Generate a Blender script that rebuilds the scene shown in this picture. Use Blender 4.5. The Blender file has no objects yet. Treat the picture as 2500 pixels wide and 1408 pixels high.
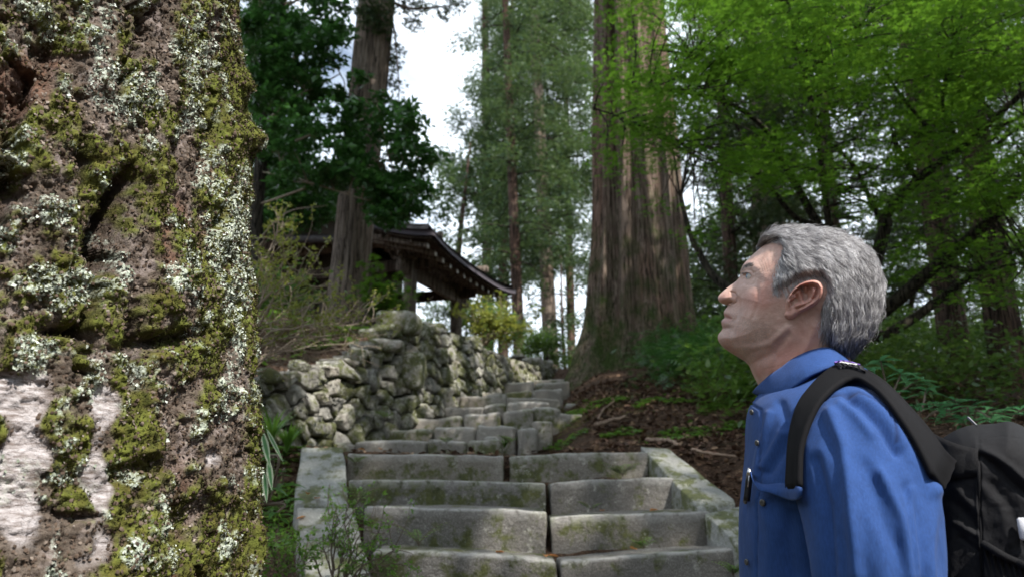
import bpy, math, random
import numpy as np
from mathutils import Vector, Matrix

# ------------------------------------------------------------------ camera, light, exposure
scene = bpy.context.scene
COL = scene.collection
CAMZ = 1.4
PITCH = math.radians(15.1)
FPX = 1800.0                     # focal length in pixels of a 2500 px wide frame
cam_data = bpy.data.cameras.new('camera')
cam_data.sensor_width = 36.0
cam_data.lens = 36.0 * FPX / 2500.0
cam_data.clip_start = 0.05
cam_data.clip_end = 3000.0
cam_data.dof.use_dof = True
cam_data.dof.focus_distance = 1.15
cam_data.dof.aperture_fstop = 6.2
cam = bpy.data.objects.new('camera', cam_data)
COL.objects.link(cam)
cam.location = (0, 0, CAMZ)
cam.rotation_euler = (math.radians(90) + PITCH, 0, 0)
scene.camera = cam

SUN_EL = math.radians(50)
SUN_AZ = math.radians(136)       # from +Y towards +X: behind the camera, to the right
SUN = np.array([math.sin(SUN_AZ)*math.cos(SUN_EL), math.cos(SUN_AZ)*math.cos(SUN_EL), math.sin(SUN_EL)])

world = bpy.data.worlds.new('World')
scene.world = world
world.use_nodes = True
wn, wl = world.node_tree.nodes, world.node_tree.links
wn.clear()
w_out = wn.new('ShaderNodeOutputWorld')
w_bg = wn.new('ShaderNodeBackground')
w_bg.inputs['Strength'].default_value = 0.10
w_sky = wn.new('ShaderNodeTexSky')
w_sky.sky_type = 'NISHITA'
w_sky.sun_disc = False
w_sky.sun_elevation = SUN_EL
w_sky.sun_rotation = SUN_AZ
w_sky.altitude = 600
w_sky.dust_density = 2.0
# broken white cloud over the blue, the same all round the sky
w_tc = wn.new('ShaderNodeTexCoord')
w_map = wn.new('ShaderNodeMapping')
w_map.inputs['Scale'].default_value = (1.6, 1.6, 3.0)
w_map.inputs['Location'].default_value = (0.35, 0.1, 0.9)
w_noise = wn.new('ShaderNodeTexNoise')
w_noise.inputs['Scale'].default_value = 1.5
w_noise.inputs['Detail'].default_value = 7
w_noise.inputs['Roughness'].default_value = 0.55
w_ramp = wn.new('ShaderNodeValToRGB')
w_ramp.color_ramp.elements[0].position = 0.30
w_ramp.color_ramp.elements[1].position = 0.46
w_mix = wn.new('ShaderNodeMix')
w_mix.data_type = 'RGBA'
w_mix.inputs[7].default_value = (9.8, 10.9, 12.2, 1)
wl.new(w_tc.outputs['Generated'], w_map.inputs['Vector'])
wl.new(w_map.outputs['Vector'], w_noise.inputs['Vector'])
wl.new(w_noise.outputs[0], w_ramp.inputs['Fac'])
wl.new(w_ramp.outputs['Color'], w_mix.inputs[0])
wl.new(w_sky.outputs['Color'], w_mix.inputs[6])
wl.new(w_mix.outputs[2], w_bg.inputs['Color'])
wl.new(w_bg.outputs['Background'], w_out.inputs['Surface'])

sun_data = bpy.data.lights.new('sun', 'SUN')
sun_data.energy = 5.0
sun_data.angle = math.radians(0.6)
sun_data.color = (1.0, 0.95, 0.87)
sun = bpy.data.objects.new('sun', sun_data)
COL.objects.link(sun)
sun.rotation_euler = Vector(SUN.tolist()).to_track_quat('Z', 'Y').to_euler()
sun.location = (20, -20, 30)

scene.view_settings.view_transform = 'Standard'
scene.view_settings.look = 'None'
scene.view_settings.exposure = 0.78
scene.view_settings.gamma = 1.0
scene.view_settings.use_curve_mapping = False
scene.render.engine = 'CYCLES'
scene.cycles.use_denoising = True
scene.cycles.max_bounces = 7
scene.cycles.diffuse_bounces = 4
scene.cycles.transmission_bounces = 4
scene.cycles.transparent_max_bounces = 4
scene.cycles.sample_clamp_indirect = 6

# ------------------------------------------------------------------ helpers
RNG = np.random.default_rng(7)
CP, SP = math.cos(PITCH), math.sin(PITCH)
CAMP = np.array([0, 0, CAMZ])

def ray(x, y):
    """direction of the view through a point of the 2500 px wide picture"""
    a, b = np.asarray(x, float) - 1250.0, 704.0 - np.asarray(y, float)
    return np.stack([a + 0*b, FPX*CP - b*SP + 0*a, FPX*SP + b*CP + 0*a], -1)

def P(x, y, Y):
    """the point at distance Y (along world +Y) seen at x, y"""
    r = ray(x, y)
    return CAMP + r * (np.asarray(Y, float) / r[..., 1])[..., None]

def project(V):
    d = V - CAMP
    zc = d[:, 1]*CP + d[:, 2]*SP
    up = -d[:, 1]*SP + d[:, 2]*CP
    zc = np.where(zc < 1e-3, 1e-3, zc)
    return 1250 + FPX*d[:, 0]/zc, 704 - FPX*up/zc, zc

def _h(i, j, k, seed):
    n = (i.astype(np.int64)*374761393 + j.astype(np.int64)*668265263 + k.astype(np.int64)*2147483647 + seed*974634777) & 0xffffffff
    n = ((n ^ (n >> 13)) * 1274126177) & 0xffffffff
    n = ((n ^ (n >> 16)) * 2246822519) & 0xffffffff
    return ((n ^ (n >> 15)) & 0xffffff) / 16777215.0

def vnoise(p, seed=0):
    """smooth value noise, -1..1"""
    f = np.floor(p); t = p - f
    t = t*t*t*(t*(t*6-15)+10)
    i, j, k = f[:, 0].astype(np.int64), f[:, 1].astype(np.int64), f[:, 2].astype(np.int64)
    x, y, z = t[:, 0], t[:, 1], t[:, 2]
    def L(a, b, w): return a + (b-a)*w
    c = [[[_h(i+a, j+b, k+d, seed) for d in (0, 1)] for b in (0, 1)] for a in (0, 1)]
    r = L(L(L(c[0][0][0], c[1][0][0], x), L(c[0][1][0], c[1][1][0], x), y),
          L(L(c[0][0][1], c[1][0][1], x), L(c[0][1][1], c[1][1][1], x), y), z)
    return r*2-1

def fbm(p, octs=4, seed=0, gain=0.5, lac=2.03):
    p = np.asarray(p, float); s = np.zeros(len(p)); a = 1.0; n = 0
    for o in range(octs):
        s += a*vnoise(p + 17.3*o, seed+o); n += a; a *= gain; p = p*lac
    return s/n

def ridged(p, octs=3, seed=0):
    p = np.asarray(p, float); s = np.zeros(len(p)); a = 1.0; n = 0
    for o in range(octs):
        s += a*(1-np.abs(vnoise(p+5.1*o, seed+o)))**2; n += a; a *= 0.5; p = p*2.1
    return s/n

def sstep(a, b, x):
    t = np.clip((np.asarray(x, float)-a)/(b-a), 0, 1)
    return t*t*(3-2*t)

OFF = {}          # world position of each thing's origin

def thing(name, label, cat, loc=(0, 0, 0), group=None, kind=None):
    o = bpy.data.objects.new(name, None)
    o.empty_display_size = 0.2
    COL.objects.link(o)
    o.location = [float(v) for v in loc]
    OFF[o] = np.array(loc, float)
    tag(o, label, cat, group, kind)
    return o

def tag(o, label=None, cat=None, group=None, kind=None):
    if label: o['label'] = label
    if cat: o['category'] = cat
    if group: o['group'] = group
    if kind: o['kind'] = kind
    return o

def mesh_data(name, V, F, smooth=False, attrs=None):
    """V (n,3); F a list of index arrays, each (m,3) or (m,4), or a plain list of tuples"""
    me = bpy.data.meshes.new(name)
    V = np.asarray(V, np.float32)
    if isinstance(F, np.ndarray): F = [F]
    if len(F) and not isinstance(F[0], np.ndarray):
        me.from_pydata(V.tolist(), [], [tuple(int(i) for i in f) for f in F])
    else:
        F = [f for f in F if len(f)]
        nl = sum(f.size for f in F); nf = sum(len(f) for f in F)
        me.vertices.add(len(V)); me.vertices.foreach_set('co', V.ravel())
        me.loops.add(nl); me.polygons.add(nf)
        me.loops.foreach_set('vertex_index', np.concatenate([f.ravel() for f in F]).astype(np.int32))
        tot = np.concatenate([np.full(len(f), f.shape[1]) for f in F]).astype(np.int32)
        me.polygons.foreach_set('loop_start', np.concatenate([[0], np.cumsum(tot)[:-1]]).astype(np.int32))
        me.polygons.foreach_set('loop_total', tot)
        me.update(calc_edges=True)
    if smooth:
        me.polygons.foreach_set('use_smooth', np.ones(len(me.polygons), bool))
    if attrs:
        for k, a in attrs.items():
            at = me.attributes.new(k, 'FLOAT', 'POINT')
            at.data.foreach_set('value', np.asarray(a, np.float32))
    return me

def mk(name, V, F, mat=None, parent=None, smooth=False, attrs=None, origin=None):
    V = np.asarray(V, float)
    if parent is not None: off = OFF[parent]
    elif origin is not None: off = np.array(origin, float)
    else: off = np.zeros(3)
    me = mesh_data(name, V-off, F, smooth, attrs)
    o = bpy.data.objects.new(name, me)
    COL.objects.link(o)
    if mat: me.materials.append(mat)
    OFF[o] = off
    if parent is not None: o.parent = parent
    else: o.location = off.tolist()
    return o

class MB:
    """collects pieces into one mesh"""
    def __init__(s): s.V = []; s.F = {3: [], 4: []}; s.n = 0; s.A = {}
    def add(s, V, *Fs, **attrs):
        V = np.asarray(V, float)
        for F in Fs:
            F = np.asarray(F, int)
            if len(F): s.F[F.shape[1]].append(F+s.n)
        s.V.append(V); s.n += len(V)
        for k, a in attrs.items():
            s.A.setdefault(k, []).append(np.broadcast_to(np.asarray(a, float), (len(V),)))
        return s
    def build(s, name, mat, parent=None, smooth=False, origin=None):
        V = np.concatenate(s.V)
        F = [np.concatenate(f) for f in s.F.values() if f]
        A = {k: np.concatenate(a) for k, a in s.A.items()}
        return mk(name, V, F, mat, parent, smooth, A or None, origin)

BOXF = np.array([[0,3,2,1],[4,5,6,7],[0,1,5,4],[1,2,6,5],[2,3,7,6],[3,0,4,7]])
def box8(lo, hi):
    a, b = lo, hi
    return np.array([[a[0],a[1],a[2]],[b[0],a[1],a[2]],[b[0],b[1],a[2]],[a[0],b[1],a[2]],
                     [a[0],a[1],b[2]],[b[0],a[1],b[2]],[b[0],b[1],b[2]],[a[0],b[1],b[2]]], float)
def obox(c, ax, ay, az, hx, hy, hz):
    """box with centre, three axes, half sizes"""
    c, ax, ay, az = map(lambda v: np.array(v, float), (c, ax, ay, az))
    s = box8((-hx,-hy,-hz), (hx,hy,hz))
    return c + s[:, :1]*ax + s[:, 1:2]*ay + s[:, 2:]*az
def rbox(c, ax, ay, az, hx, hy, hz, r=0.01, taper=1.0):
    """box with chamfered edges (26 faces): verts and quads/tris via a 4x4x4 lattice surface"""
    c, ax, ay, az = map(lambda v: np.array(v, float), (c, ax, ay, az))
    r = min(r, hx*.9, hy*.9, hz*.9)
    V = []; idx = {}
    for sx in (-1, 1):
        for sy in (-1, 1):
            for sz in (-1, 1):
                for k in range(3):
                    p = [sx*(hx-r), sy*(hy-r), sz*(hz-r)]
                    p[k] = [sx*hx, sy*hy, sz*hz][k]
                    idx[(sx, sy, sz, k)] = len(V); V.append(p)
    Q = []; T = []
    g = lambda a, k: idx[(a[0], a[1], a[2], k)]
    for k in range(3):
        i, j = (k+1) % 3, (k+2) % 3
        for s in (-1, 1):
            q = []
            for (u, v) in ((-1,-1),(1,-1),(1,1),(-1,1)):
                a = [0]*3; a[k] = s; a[i] = u; a[j] = v; q.append(g(a, k))
            Q.append(q if s > 0 else q[::-1])
    for k in range(3):        # edges along axis k
        i, j = (k+1) % 3, (k+2) % 3
        for u in (-1, 1):
            for v in (-1, 1):
                a = [0]*3; b = [0]*3
                a[k] = -1; b[k] = 1; a[i] = b[i] = u; a[j] = b[j] = v
                q = [g(a, i), g(b, i), g(b, j), g(a, j)]
                Q.append(q[::-1] if u*v > 0 else q)
    for sx in (-1, 1):
        for sy in (-1, 1):
            for sz in (-1, 1):
                t = [g((sx,sy,sz), 0), g((sx,sy,sz), 1), g((sx,sy,sz), 2)]
                T.append(t if sx*sy*sz > 0 else t[::-1])
    V = np.array(V, float)
    if taper != 1.0:
        f = 1 + (taper-1)*(V[:, 2:]+hz)/(2*hz); V[:, :2] *= f
    return c + V[:, :1]*ax + V[:, 1:2]*ay + V[:, 2:]*az, np.array(Q), np.array(T)

def spline(pts, n):
    """Catmull-Rom through pts (m,k) -> (n,k)"""
    p = np.asarray(pts, float)
    p = np.vstack([2*p[0]-p[1], p, 2*p[-1]-p[-2]])
    m = len(p)-3
    t = np.linspace(0, m-1e-9, n); i = t.astype(int); u = (t-i)[:, None]
    a, b, c, d = p[i], p[i+1], p[i+2], p[i+3]
    return .5*(2*b+(c-a)*u+(2*a-5*b+4*c-d)*u*u+(3*b-a-3*c+d)*u**3)

def sweep(path, rad, nr=8, cap=True, ell=None, up=(0, 0, 1)):
    """tube along path; rad scalar/array; ell=(a array, b array) gives elliptic radii in the frame"""
    path = np.asarray(path, float); n = len(path)
    rad = np.broadcast_to(np.asarray(rad, float), (n,))
    T = np.gradient(path, axis=0); T /= np.linalg.norm(T, axis=1)[:, None]+1e-12
    N = np.zeros_like(T); u = np.array(up, float)
    if abs(T[0] @ u) > .95: u = np.array([1., 0, 0]) if abs(T[0][0]) < .9 else np.array([0., 1, 0])
    N[0] = u - T[0]*(u@T[0]); N[0] /= np.linalg.norm(N[0])
    for i in range(1, n):
        v = N[i-1]-T[i]*(N[i-1]@T[i]); N[i] = v/(np.linalg.norm(v)+1e-12)
    B = np.cross(T, N)
    th = np.linspace(0, 2*np.pi, nr, endpoint=False)
    ra, rb = (rad, rad) if ell is None else ell
    ra = np.broadcast_to(ra, (n,)); rb = np.broadcast_to(rb, (n,))
    V = path[:, None]+ra[:, None, None]*np.cos(th)[None, :, None]*N[:, None]+rb[:, None, None]*np.sin(th)[None, :, None]*B[:, None]
    V = V.reshape(-1, 3)
    i = np.arange(n-1)[:, None]*nr; j = np.arange(nr)[None]; k = (j+1) % nr
    Q = np.stack([i+j, i+k, i+nr+k, i+nr+j], -1).reshape(-1, 4)
    Tt = np.zeros((0, 3), int)
    if cap:
        V = np.vstack([V, path[0], path[-1]])
        a, b = len(V)-2, len(V)-1; jj = np.arange(nr); kk = (jj+1) % nr
        Tt = np.vstack([np.stack([np.full(nr, a), kk, jj], -1), np.stack([np.full(nr, b), (n-1)*nr+jj, (n-1)*nr+kk], -1)])
    return V, Q, Tt

def grid_faces(nu, nv, wrap_u=False):
    """quads for verts laid out [u*nv+v]"""
    iu = np.arange(nu if wrap_u else nu-1)[:, None]; iv = np.arange(nv-1)[None]
    ju = (iu+1) % nu
    return np.stack([iu*nv+iv, ju*nv+iv, ju*nv+iv+1, iu*nv+iv+1], -1).reshape(-1, 4)

def rand_rot(n, rng, flat=0.0):
    """random rotation matrices; flat near 1 keeps local z near up"""
    yaw = rng.uniform(0, 2*np.pi, n)
    tilt = rng.normal(0, 1, n)*(1-flat)*1.2 if flat > 0 else np.arccos(rng.uniform(-1, 1, n))
    tz = rng.uniform(0, 2*np.pi, n)
    ax = np.stack([np.cos(tz), np.sin(tz), np.zeros(n)], -1)
    c, s = np.cos(tilt), np.sin(tilt); C = 1-c
    x, y, z = ax.T
    R = np.stack([np.stack([c+x*x*C, x*y*C-z*s, x*z*C+y*s], -1), np.stack([y*x*C+z*s, c+y*y*C, y*z*C-x*s], -1),
                  np.stack([z*x*C-y*s, z*y*C+x*s, c+z*z*C], -1)], 1)
    cy, sy = np.cos(yaw), np.sin(yaw); o = np.zeros(n); l = np.ones(n)
    Y = np.stack([np.stack([cy, -sy, o], -1), np.stack([sy, cy, o], -1), np.stack([o, o, l], -1)], 1)
    return R @ Y

def frames(z, rng, jitter=0.0):
    """rotation matrices with local z along the given normals"""
    z = z/np.linalg.norm(z, axis=1)[:, None]
    if jitter: z = z+rng.normal(0, jitter, z.shape); z /= np.linalg.norm(z, axis=1)[:, None]
    a = rng.normal(0, 1, z.shape); x = a-z*(a*z).sum(1)[:, None]; x /= np.linalg.norm(x, axis=1)[:, None]
    return np.stack([x, np.cross(z, x), z], -1)

def scatter(T, F, pos, R, size, rng, attr=True):
    """copies of template T (k,3), faces F, at pos with rotations R and sizes -> V, F, rnd"""
    n, k = len(pos), len(T)
    size = np.broadcast_to(np.asarray(size, float), (n,))
    V = np.einsum('nij,kj->nki', R, T)*size[:, None, None]+pos[:, None]
    F = np.asarray(F)
    FF = (F[None]+(np.arange(n)*k)[:, None, None]).reshape(-1, F.shape[1])
    return V.reshape(-1, 3), FF, np.repeat(rng.random(n), k)

# leaf templates: unit length, base at the origin, lying in the xy plane
LEAF = (np.array([[0,0,0],[.28,.35,.05],[0,1,-.06],[-.28,.35,.05],[0,.45,-.03]]), np.array([[0,1,4],[1,2,4],[2,3,4],[3,0,4]]))
DIAMOND = (np.array([[0,-.5,0],[.3,0,.04],[0,.5,0],[-.3,0,.04]]), np.array([[0,1,2],[0,2,3]]))
def _maple():
    V = [[0, .0, 0]]; F = []
    for a, l in ((-112, .55), (-62, .85), (0, 1.0), (62, .85), (112, .55)):
        a = math.radians(a); d = np.array([math.sin(a), math.cos(a)]); n = np.array([d[1], -d[0]])
        m = d*l*.45
        b = len(V)
        V += [[*(m+n*.13), .03], [*(d*l), -.05], [*(m-n*.13), .03]]
        F += [[0, b, b+1], [0, b+1, b+2]]
    return np.array(V, float)*.62, np.array(F)
MAPLE = _maple()
SPRAY = (np.array([[0,0,0],[.10,.5,0],[0,1,-.1],[-.10,.5,0],[.45,.55,-.1],[-.42,.65,-.1],[.12,.2,0],[-.12,.3,0]]),
         np.array([[0,1,2],[0,2,3],[6,4,1],[7,3,5]]))

# ------------------------------------------------------------------ materials
class Mat:
    def __init__(s, name):
        s.m = bpy.data.materials.new(name); s.m.use_nodes = True
        s.nt = s.m.node_tree; s.N = s.nt.nodes; s.L = s.nt.links
        s.N.clear()
        s.out = s.N.new('ShaderNodeOutputMaterial')
        s.b = s.N.new('ShaderNodeBsdfPrincipled')
        s.L.new(s.b.outputs[0], s.out.inputs['Surface'])
        s.b.inputs['Roughness'].default_value = .8
        s.b.inputs['Specular IOR Level'].default_value = .3
        s._tc = None
    def put(s, sock, v):
        if isinstance(v, bpy.types.NodeSocket): s.L.new(v, sock)
        elif isinstance(v, (tuple, list)) and len(v) == 3 and sock.type == 'RGBA': sock.default_value = (*v, 1)
        else: sock.default_value = v
    def coord(s, kind='Object', scale=None):
        if s._tc is None: s._tc = s.N.new('ShaderNodeTexCoord')
        v = s._tc.outputs[kind]
        if scale is not None:
            m = s.N.new('ShaderNodeMapping'); s.L.new(v, m.inputs['Vector'])
            m.inputs['Scale'].default_value = scale if isinstance(scale, (tuple, list)) else (scale,)*3
            v = m.outputs[0]
        return v
    def noise(s, scale, detail=4, rough=.55, vec=None, stretch=None, dist=0):
        n = s.N.new('ShaderNodeTexNoise'); n.inputs['Scale'].default_value = scale
        n.inputs['Detail'].default_value = detail; n.inputs['Roughness'].default_value = rough
        n.inputs['Distortion'].default_value = dist
        s.L.new(vec if vec is not None else s.coord('Object', stretch), n.inputs['Vector'])
        return n.outputs[0]
    def voro(s, scale, feature='F1', stretch=None, out='Distance'):
        n = s.N.new('ShaderNodeTexVoronoi'); n.feature = feature; n.inputs['Scale'].default_value = scale
        s.L.new(s.coord('Object', stretch), n.inputs['Vector']); return n.outputs[out]
    def ramp(s, fac, lo, hi, a=(0,0,0), b=(1,1,1), mid=None):
        r = s.N.new('ShaderNodeValToRGB'); s.L.new(fac, r.inputs[0]); e = r.color_ramp.elements
        e[0].position = lo; e[0].color = (*a, 1); e[1].position = hi; e[1].color = (*b, 1)
        if mid: q = e.new(mid[0]); q.color = (*mid[1], 1)
        return r.outputs[0]
    def mix(s, f, a, b, mode='MIX'):
        m = s.N.new('ShaderNodeMix'); m.data_type = 'RGBA'; m.blend_type = mode
        s.put(m.inputs[0], f); s.put(m.inputs[6], a); s.put(m.inputs[7], b); return m.outputs[2]
    def math(s, op, a, b=0.0, clamp=False):
        m = s.N.new('ShaderNodeMath'); m.operation = op; m.use_clamp = clamp
        s.put(m.inputs[0], a); s.put(m.inputs[1], b); return m.outputs[0]
    def attr(s, name, out='Fac'):
        a = s.N.new('ShaderNodeAttribute'); a.attribute_name = name; return a.outputs[out]
    def objrand(s):
        return s.N.new('ShaderNodeObjectInfo').outputs['Random']
    def color(s, v): s.put(s.b.inputs['Base Color'], v); return s
    def rough(s, v): s.put(s.b.inputs['Roughness'], v); return s
    def spec(s, v): s.b.inputs['Specular IOR Level'].default_value = v; return s
    def bump(s, h, strength=.5, dist=.01):
        b = s.N.new('ShaderNodeBump'); b.inputs['Strength'].default_value = strength; b.inputs['Distance'].default_value = dist
        s.L.new(h, b.inputs['Height'])
        if s.b.inputs['Normal'].is_linked:
            s.L.new(s.b.inputs['Normal'].links[0].from_socket, b.inputs['Normal'])
        s.L.new(b.outputs[0], s.b.inputs['Normal']); return s
    def translucent(s, col, f=.4):
        t = s.N.new('ShaderNodeBsdfTranslucent'); s.put(t.inputs['Color'], col)
        x = s.N.new('ShaderNodeMixShader'); x.inputs[0].default_value = f
        s.L.new(s.b.outputs[0], x.inputs[1]); s.L.new(t.outputs[0], x.inputs[2]); s.L.new(x.outputs[0], s.out.inputs['Surface']); return s

def leaf_mat(name, a, b, c, trans=.4, rough=.5, tcol=None, big=1.2):
    """per-leaf colour from the rnd attribute between a, b and rare c; patches of tone over the crown"""
    m = Mat(name)
    r = m.attr('rnd')
    col = m.ramp(r, 0.0, 1.0, a, c, mid=(.9, b))
    n = m.noise(big, 3, .6)
    col = m.mix(m.ramp(n, .35, .65), col, m.mix(.5, col, tuple(v*.55 for v in a)))
    m.color(col).rough(rough).spec(.35)
    if trans: m.translucent(m.mix(.5, col, tcol or tuple(min(1, v*2.2) for v in b)), trans)
    return m.m
# ------------------------------------------------------------------ stone, soil, bark materials
def stone_mat(name, a, b, speck=.5, moss=.0, lich=.0, bumps=.6, scale=1.0):
    m = Mat(name)
    n1 = m.noise(7*scale, 5, .6); n2 = m.noise(160*scale, 3, .7); n3 = m.noise(30*scale, 4, .65)
    col = m.mix(m.ramp(n1, .3, .7), a, b)
    col = m.mix(m.math('MULTIPLY', m.ramp(n2, .5, .68), speck), col, tuple(min(.75, v*2.0) for v in b))
    col = m.mix(m.math('MULTIPLY', m.ramp(n2, .46, .32), speck), col, tuple(v*.35 for v in a))
    rnd = m.objrand()
    col = m.mix(m.math('MULTIPLY', rnd, .45), col, tuple(v*.5 for v in a))
    col = m.mix(m.math('MULTIPLY', m.ramp(m.math('FRACT', m.math('MULTIPLY', rnd, 7.3)), .5, 1), .35), col, (.30, .25, .19))
    if moss:
        geo = m.N.new('ShaderNodeNewGeometry')
        msk = m.ramp(m.math('ADD', m.noise(9*scale, 5, .7), m.math('MULTIPLY', m.math('FRACT', m.math('MULTIPLY', rnd, 3.7)), .16)), .60-moss*.2, .70-moss*.2)
        mc = m.mix(m.ramp(n3, .3, .7), (.045, .055, .012), (.115, .125, .03))
        col = m.mix(m.math('MULTIPLY', msk, .85), col, mc)
    if lich:
        lk = m.math('MULTIPLY', m.ramp(m.noise(14*scale, 6, .78), .60-lich*.1, .66-lich*.1), m.ramp(n2, .38, .5))
        col = m.mix(m.math('MULTIPLY', lk, .75), col, (.50, .49, .44))
    col = m.mix(m.math('MULTIPLY', m.math('MULTIPLY', m.attr('lit_rim'), m.ramp(n3, .32, .5)), .55), col, (.52, .51, .49))  # sky light on the step rims, put into the colour as a paler edge
    m.color(col).rough(.9).spec(.25)
    m.bump(m.noise(45*scale, 6, .7), bumps, .012)
    m.bump(n2, bumps*.7, .003)
    return m.m

M_granite = stone_mat('granite', (.235, .215, .195), (.37, .355, .33), .7, .18, .10, 1.0)
M_granite_pale = stone_mat('granite_pale', (.30, .30, .28), (.42, .43, .40), .5, .12, .22, .8)
M_rough = stone_mat('path_stone', (.25, .225, .20), (.37, .345, .31), .3, .10, .2, .8)
M_wall = stone_mat('wall_stone', (.24, .23, .21), (.39, .375, .345), .35, .45, .75, 1.0)

def soil_mat():
    m = Mat('soil')
    n = m.noise(2.2, 5, .6); f = m.noise(55, 5, .75); g = m.noise(16, 4, .7)
    col = m.mix(m.ramp(f, .35, .65), (.028, .018, .012), (.115, .068, .045))
    col = m.mix(m.ramp(m.noise(130, 2, .6), .58, .66), col, (.22, .15, .10))
    col = m.mix(m.math('MULTIPLY', m.ramp(m.math('MULTIPLY', g, n), .29, .37), .30), col, (.045, .06, .014))
    m.color(col).rough(.95).spec(.15)
    m.bump(f, .9, .03); m.bump(g, .6, .05)
    return m.m
M_soil = soil_mat()

def bark_mat(name, a, b, red=(.20, .10, .07), moss=.3, vs=26):
    """stringy vertical conifer bark"""
    m = Mat(name)
    n = m.noise(vs, 6, .62, stretch=(1, 1, .035)); n2 = m.noise(vs*3.2, 4, .7, stretch=(1, 1, .03))
    big = m.noise(1.6, 4, .6, stretch=(1, 1, .35))
    col = m.mix(m.ramp(n, .34, .62), a, b)
    col = m.mix(m.math('MULTIPLY', m.ramp(big, .45, .62), .6), col, red)
    col = m.mix(m.ramp(n2, .52, .36), col, tuple(v*.35 for v in a))
    mk_ = m.math('MULTIPLY', m.ramp(m.math('ADD', m.noise(3.5, 6, .72), m.attr('moss')), .62, .86), moss)
    col = m.mix(mk_, col, m.mix(m.ramp(m.noise(40, 3), .3, .7), (.02, .035, .008), (.055, .085, .02)))
    m.color(col).rough(.92).spec(.15)
    m.bump(n, .9, .04); m.bump(n2, .7, .012)
    return m.m
M_cedar_big = bark_mat('bark_big_cedar', (.12, .082, .062), (.25, .195, .16), (.21, .12, .088), .95, 20)
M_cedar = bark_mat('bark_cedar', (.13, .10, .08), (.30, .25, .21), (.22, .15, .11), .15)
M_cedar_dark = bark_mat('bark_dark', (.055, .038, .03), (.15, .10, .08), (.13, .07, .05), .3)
M_twig = Mat('twig').color((.13, .10, .075)).m
M_twig_pale = Mat('twig_pale').color((.26, .21, .16)).m
M_limb = bark_mat('bark_limb', (.025, .022, .018), (.075, .065, .05), (.05, .045, .03), .4)

# ------------------------------------------------------------------ retaining wall line (plan) and terrain
WA0 = np.array([-3.6, 4.05]); WA = P(600, 1000, 4.35)[:2]; WB = P(955, 880, 5.9)[:2]; WC = P(1392, 915, 11.0)[:2]; WD = np.array([1.9, 12.6])
WPTS = np.array([WA0, WA, WB, WC, WD])
WSEG = np.linalg.norm(np.diff(WPTS, axis=0), axis=1)
WS = np.concatenate([[0], np.cumsum(WSEG)])
def wall_xy(s):
    return np.stack([np.interp(s, WS, WPTS[:, 0]), np.interp(s, WS, WPTS[:, 1])], -1)
_sx = np.linspace(0, WS[-1], 240)
_xy = wall_xy(_sx)
def _solve(xs, ys):
    z = np.full(len(_sx), 2.3)
    for _ in range(6):
        px, py, zc = project(np.column_stack([_xy, z]))
        yt = np.interp(px, xs, ys)
        z = P(px, yt, _xy[:, 1])[:, 2]
    return z
_zt = _solve([560, 640, 720, 800, 850, 880, 902, 925, 945, 1000, 1060, 1120, 1200, 1290, 1390, 1450], [930, 916, 903, 886, 874, 860, 834, 804, 788, 792, 795, 818, 858, 888, 903, 905])
_zb = _solve([560, 640, 720, 830, 900, 960, 1040, 1100, 1200, 1300, 1390, 1450], [1085, 1080, 1075, 1065, 1042, 1012, 985, 965, 942, 925, 912, 910])
_zb = np.minimum(_zb, _zt-.05)
def wall_top(s): return np.interp(s, _sx, _zt)
def wall_bot(s): return np.interp(s, _sx, _zb)

NOSE_Y = np.array([-50, 1.0, 1.3, 3.05, 3.33, 3.62, 3.92, 4.7, 5.5, 6.1, 6.7, 7.4, 8.1, 9.2, 10.2, 12, 16, 40, 120, 600])
NOSE_Z = np.array([0, 0, .15, 1.134, 1.302, 1.444, 1.575, 1.62, 1.874, 2.044, 2.20, 2.387, 2.56, 2.84, 3.02, 3.05, 3.1, 2.4, -4, -60])

def wall_sd(x, y):
    """signed distance behind the wall line (left/up-hill side positive) and arc length"""
    p = np.stack([x, y], -1)
    best = np.full(len(x), 1e9); sg = np.zeros(len(x)); ss = np.zeros(len(x))
    for i in range(len(WPTS)-1):
        a, b = WPTS[i], WPTS[i+1]; d = b-a; L = np.linalg.norm(d); d = d/L
        t = np.clip((p-a)@d, 0, L); q = a+t[:, None]*d
        r = p-q; dist = np.linalg.norm(r, axis=1)
        side = d[0]*r[:, 1]-d[1]*r[:, 0]
        m = dist < best
        best[m] = dist[m]; sg[m] = np.sign(side[m]); ss[m] = WS[i]+t[m]
    return best*sg, ss

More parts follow.
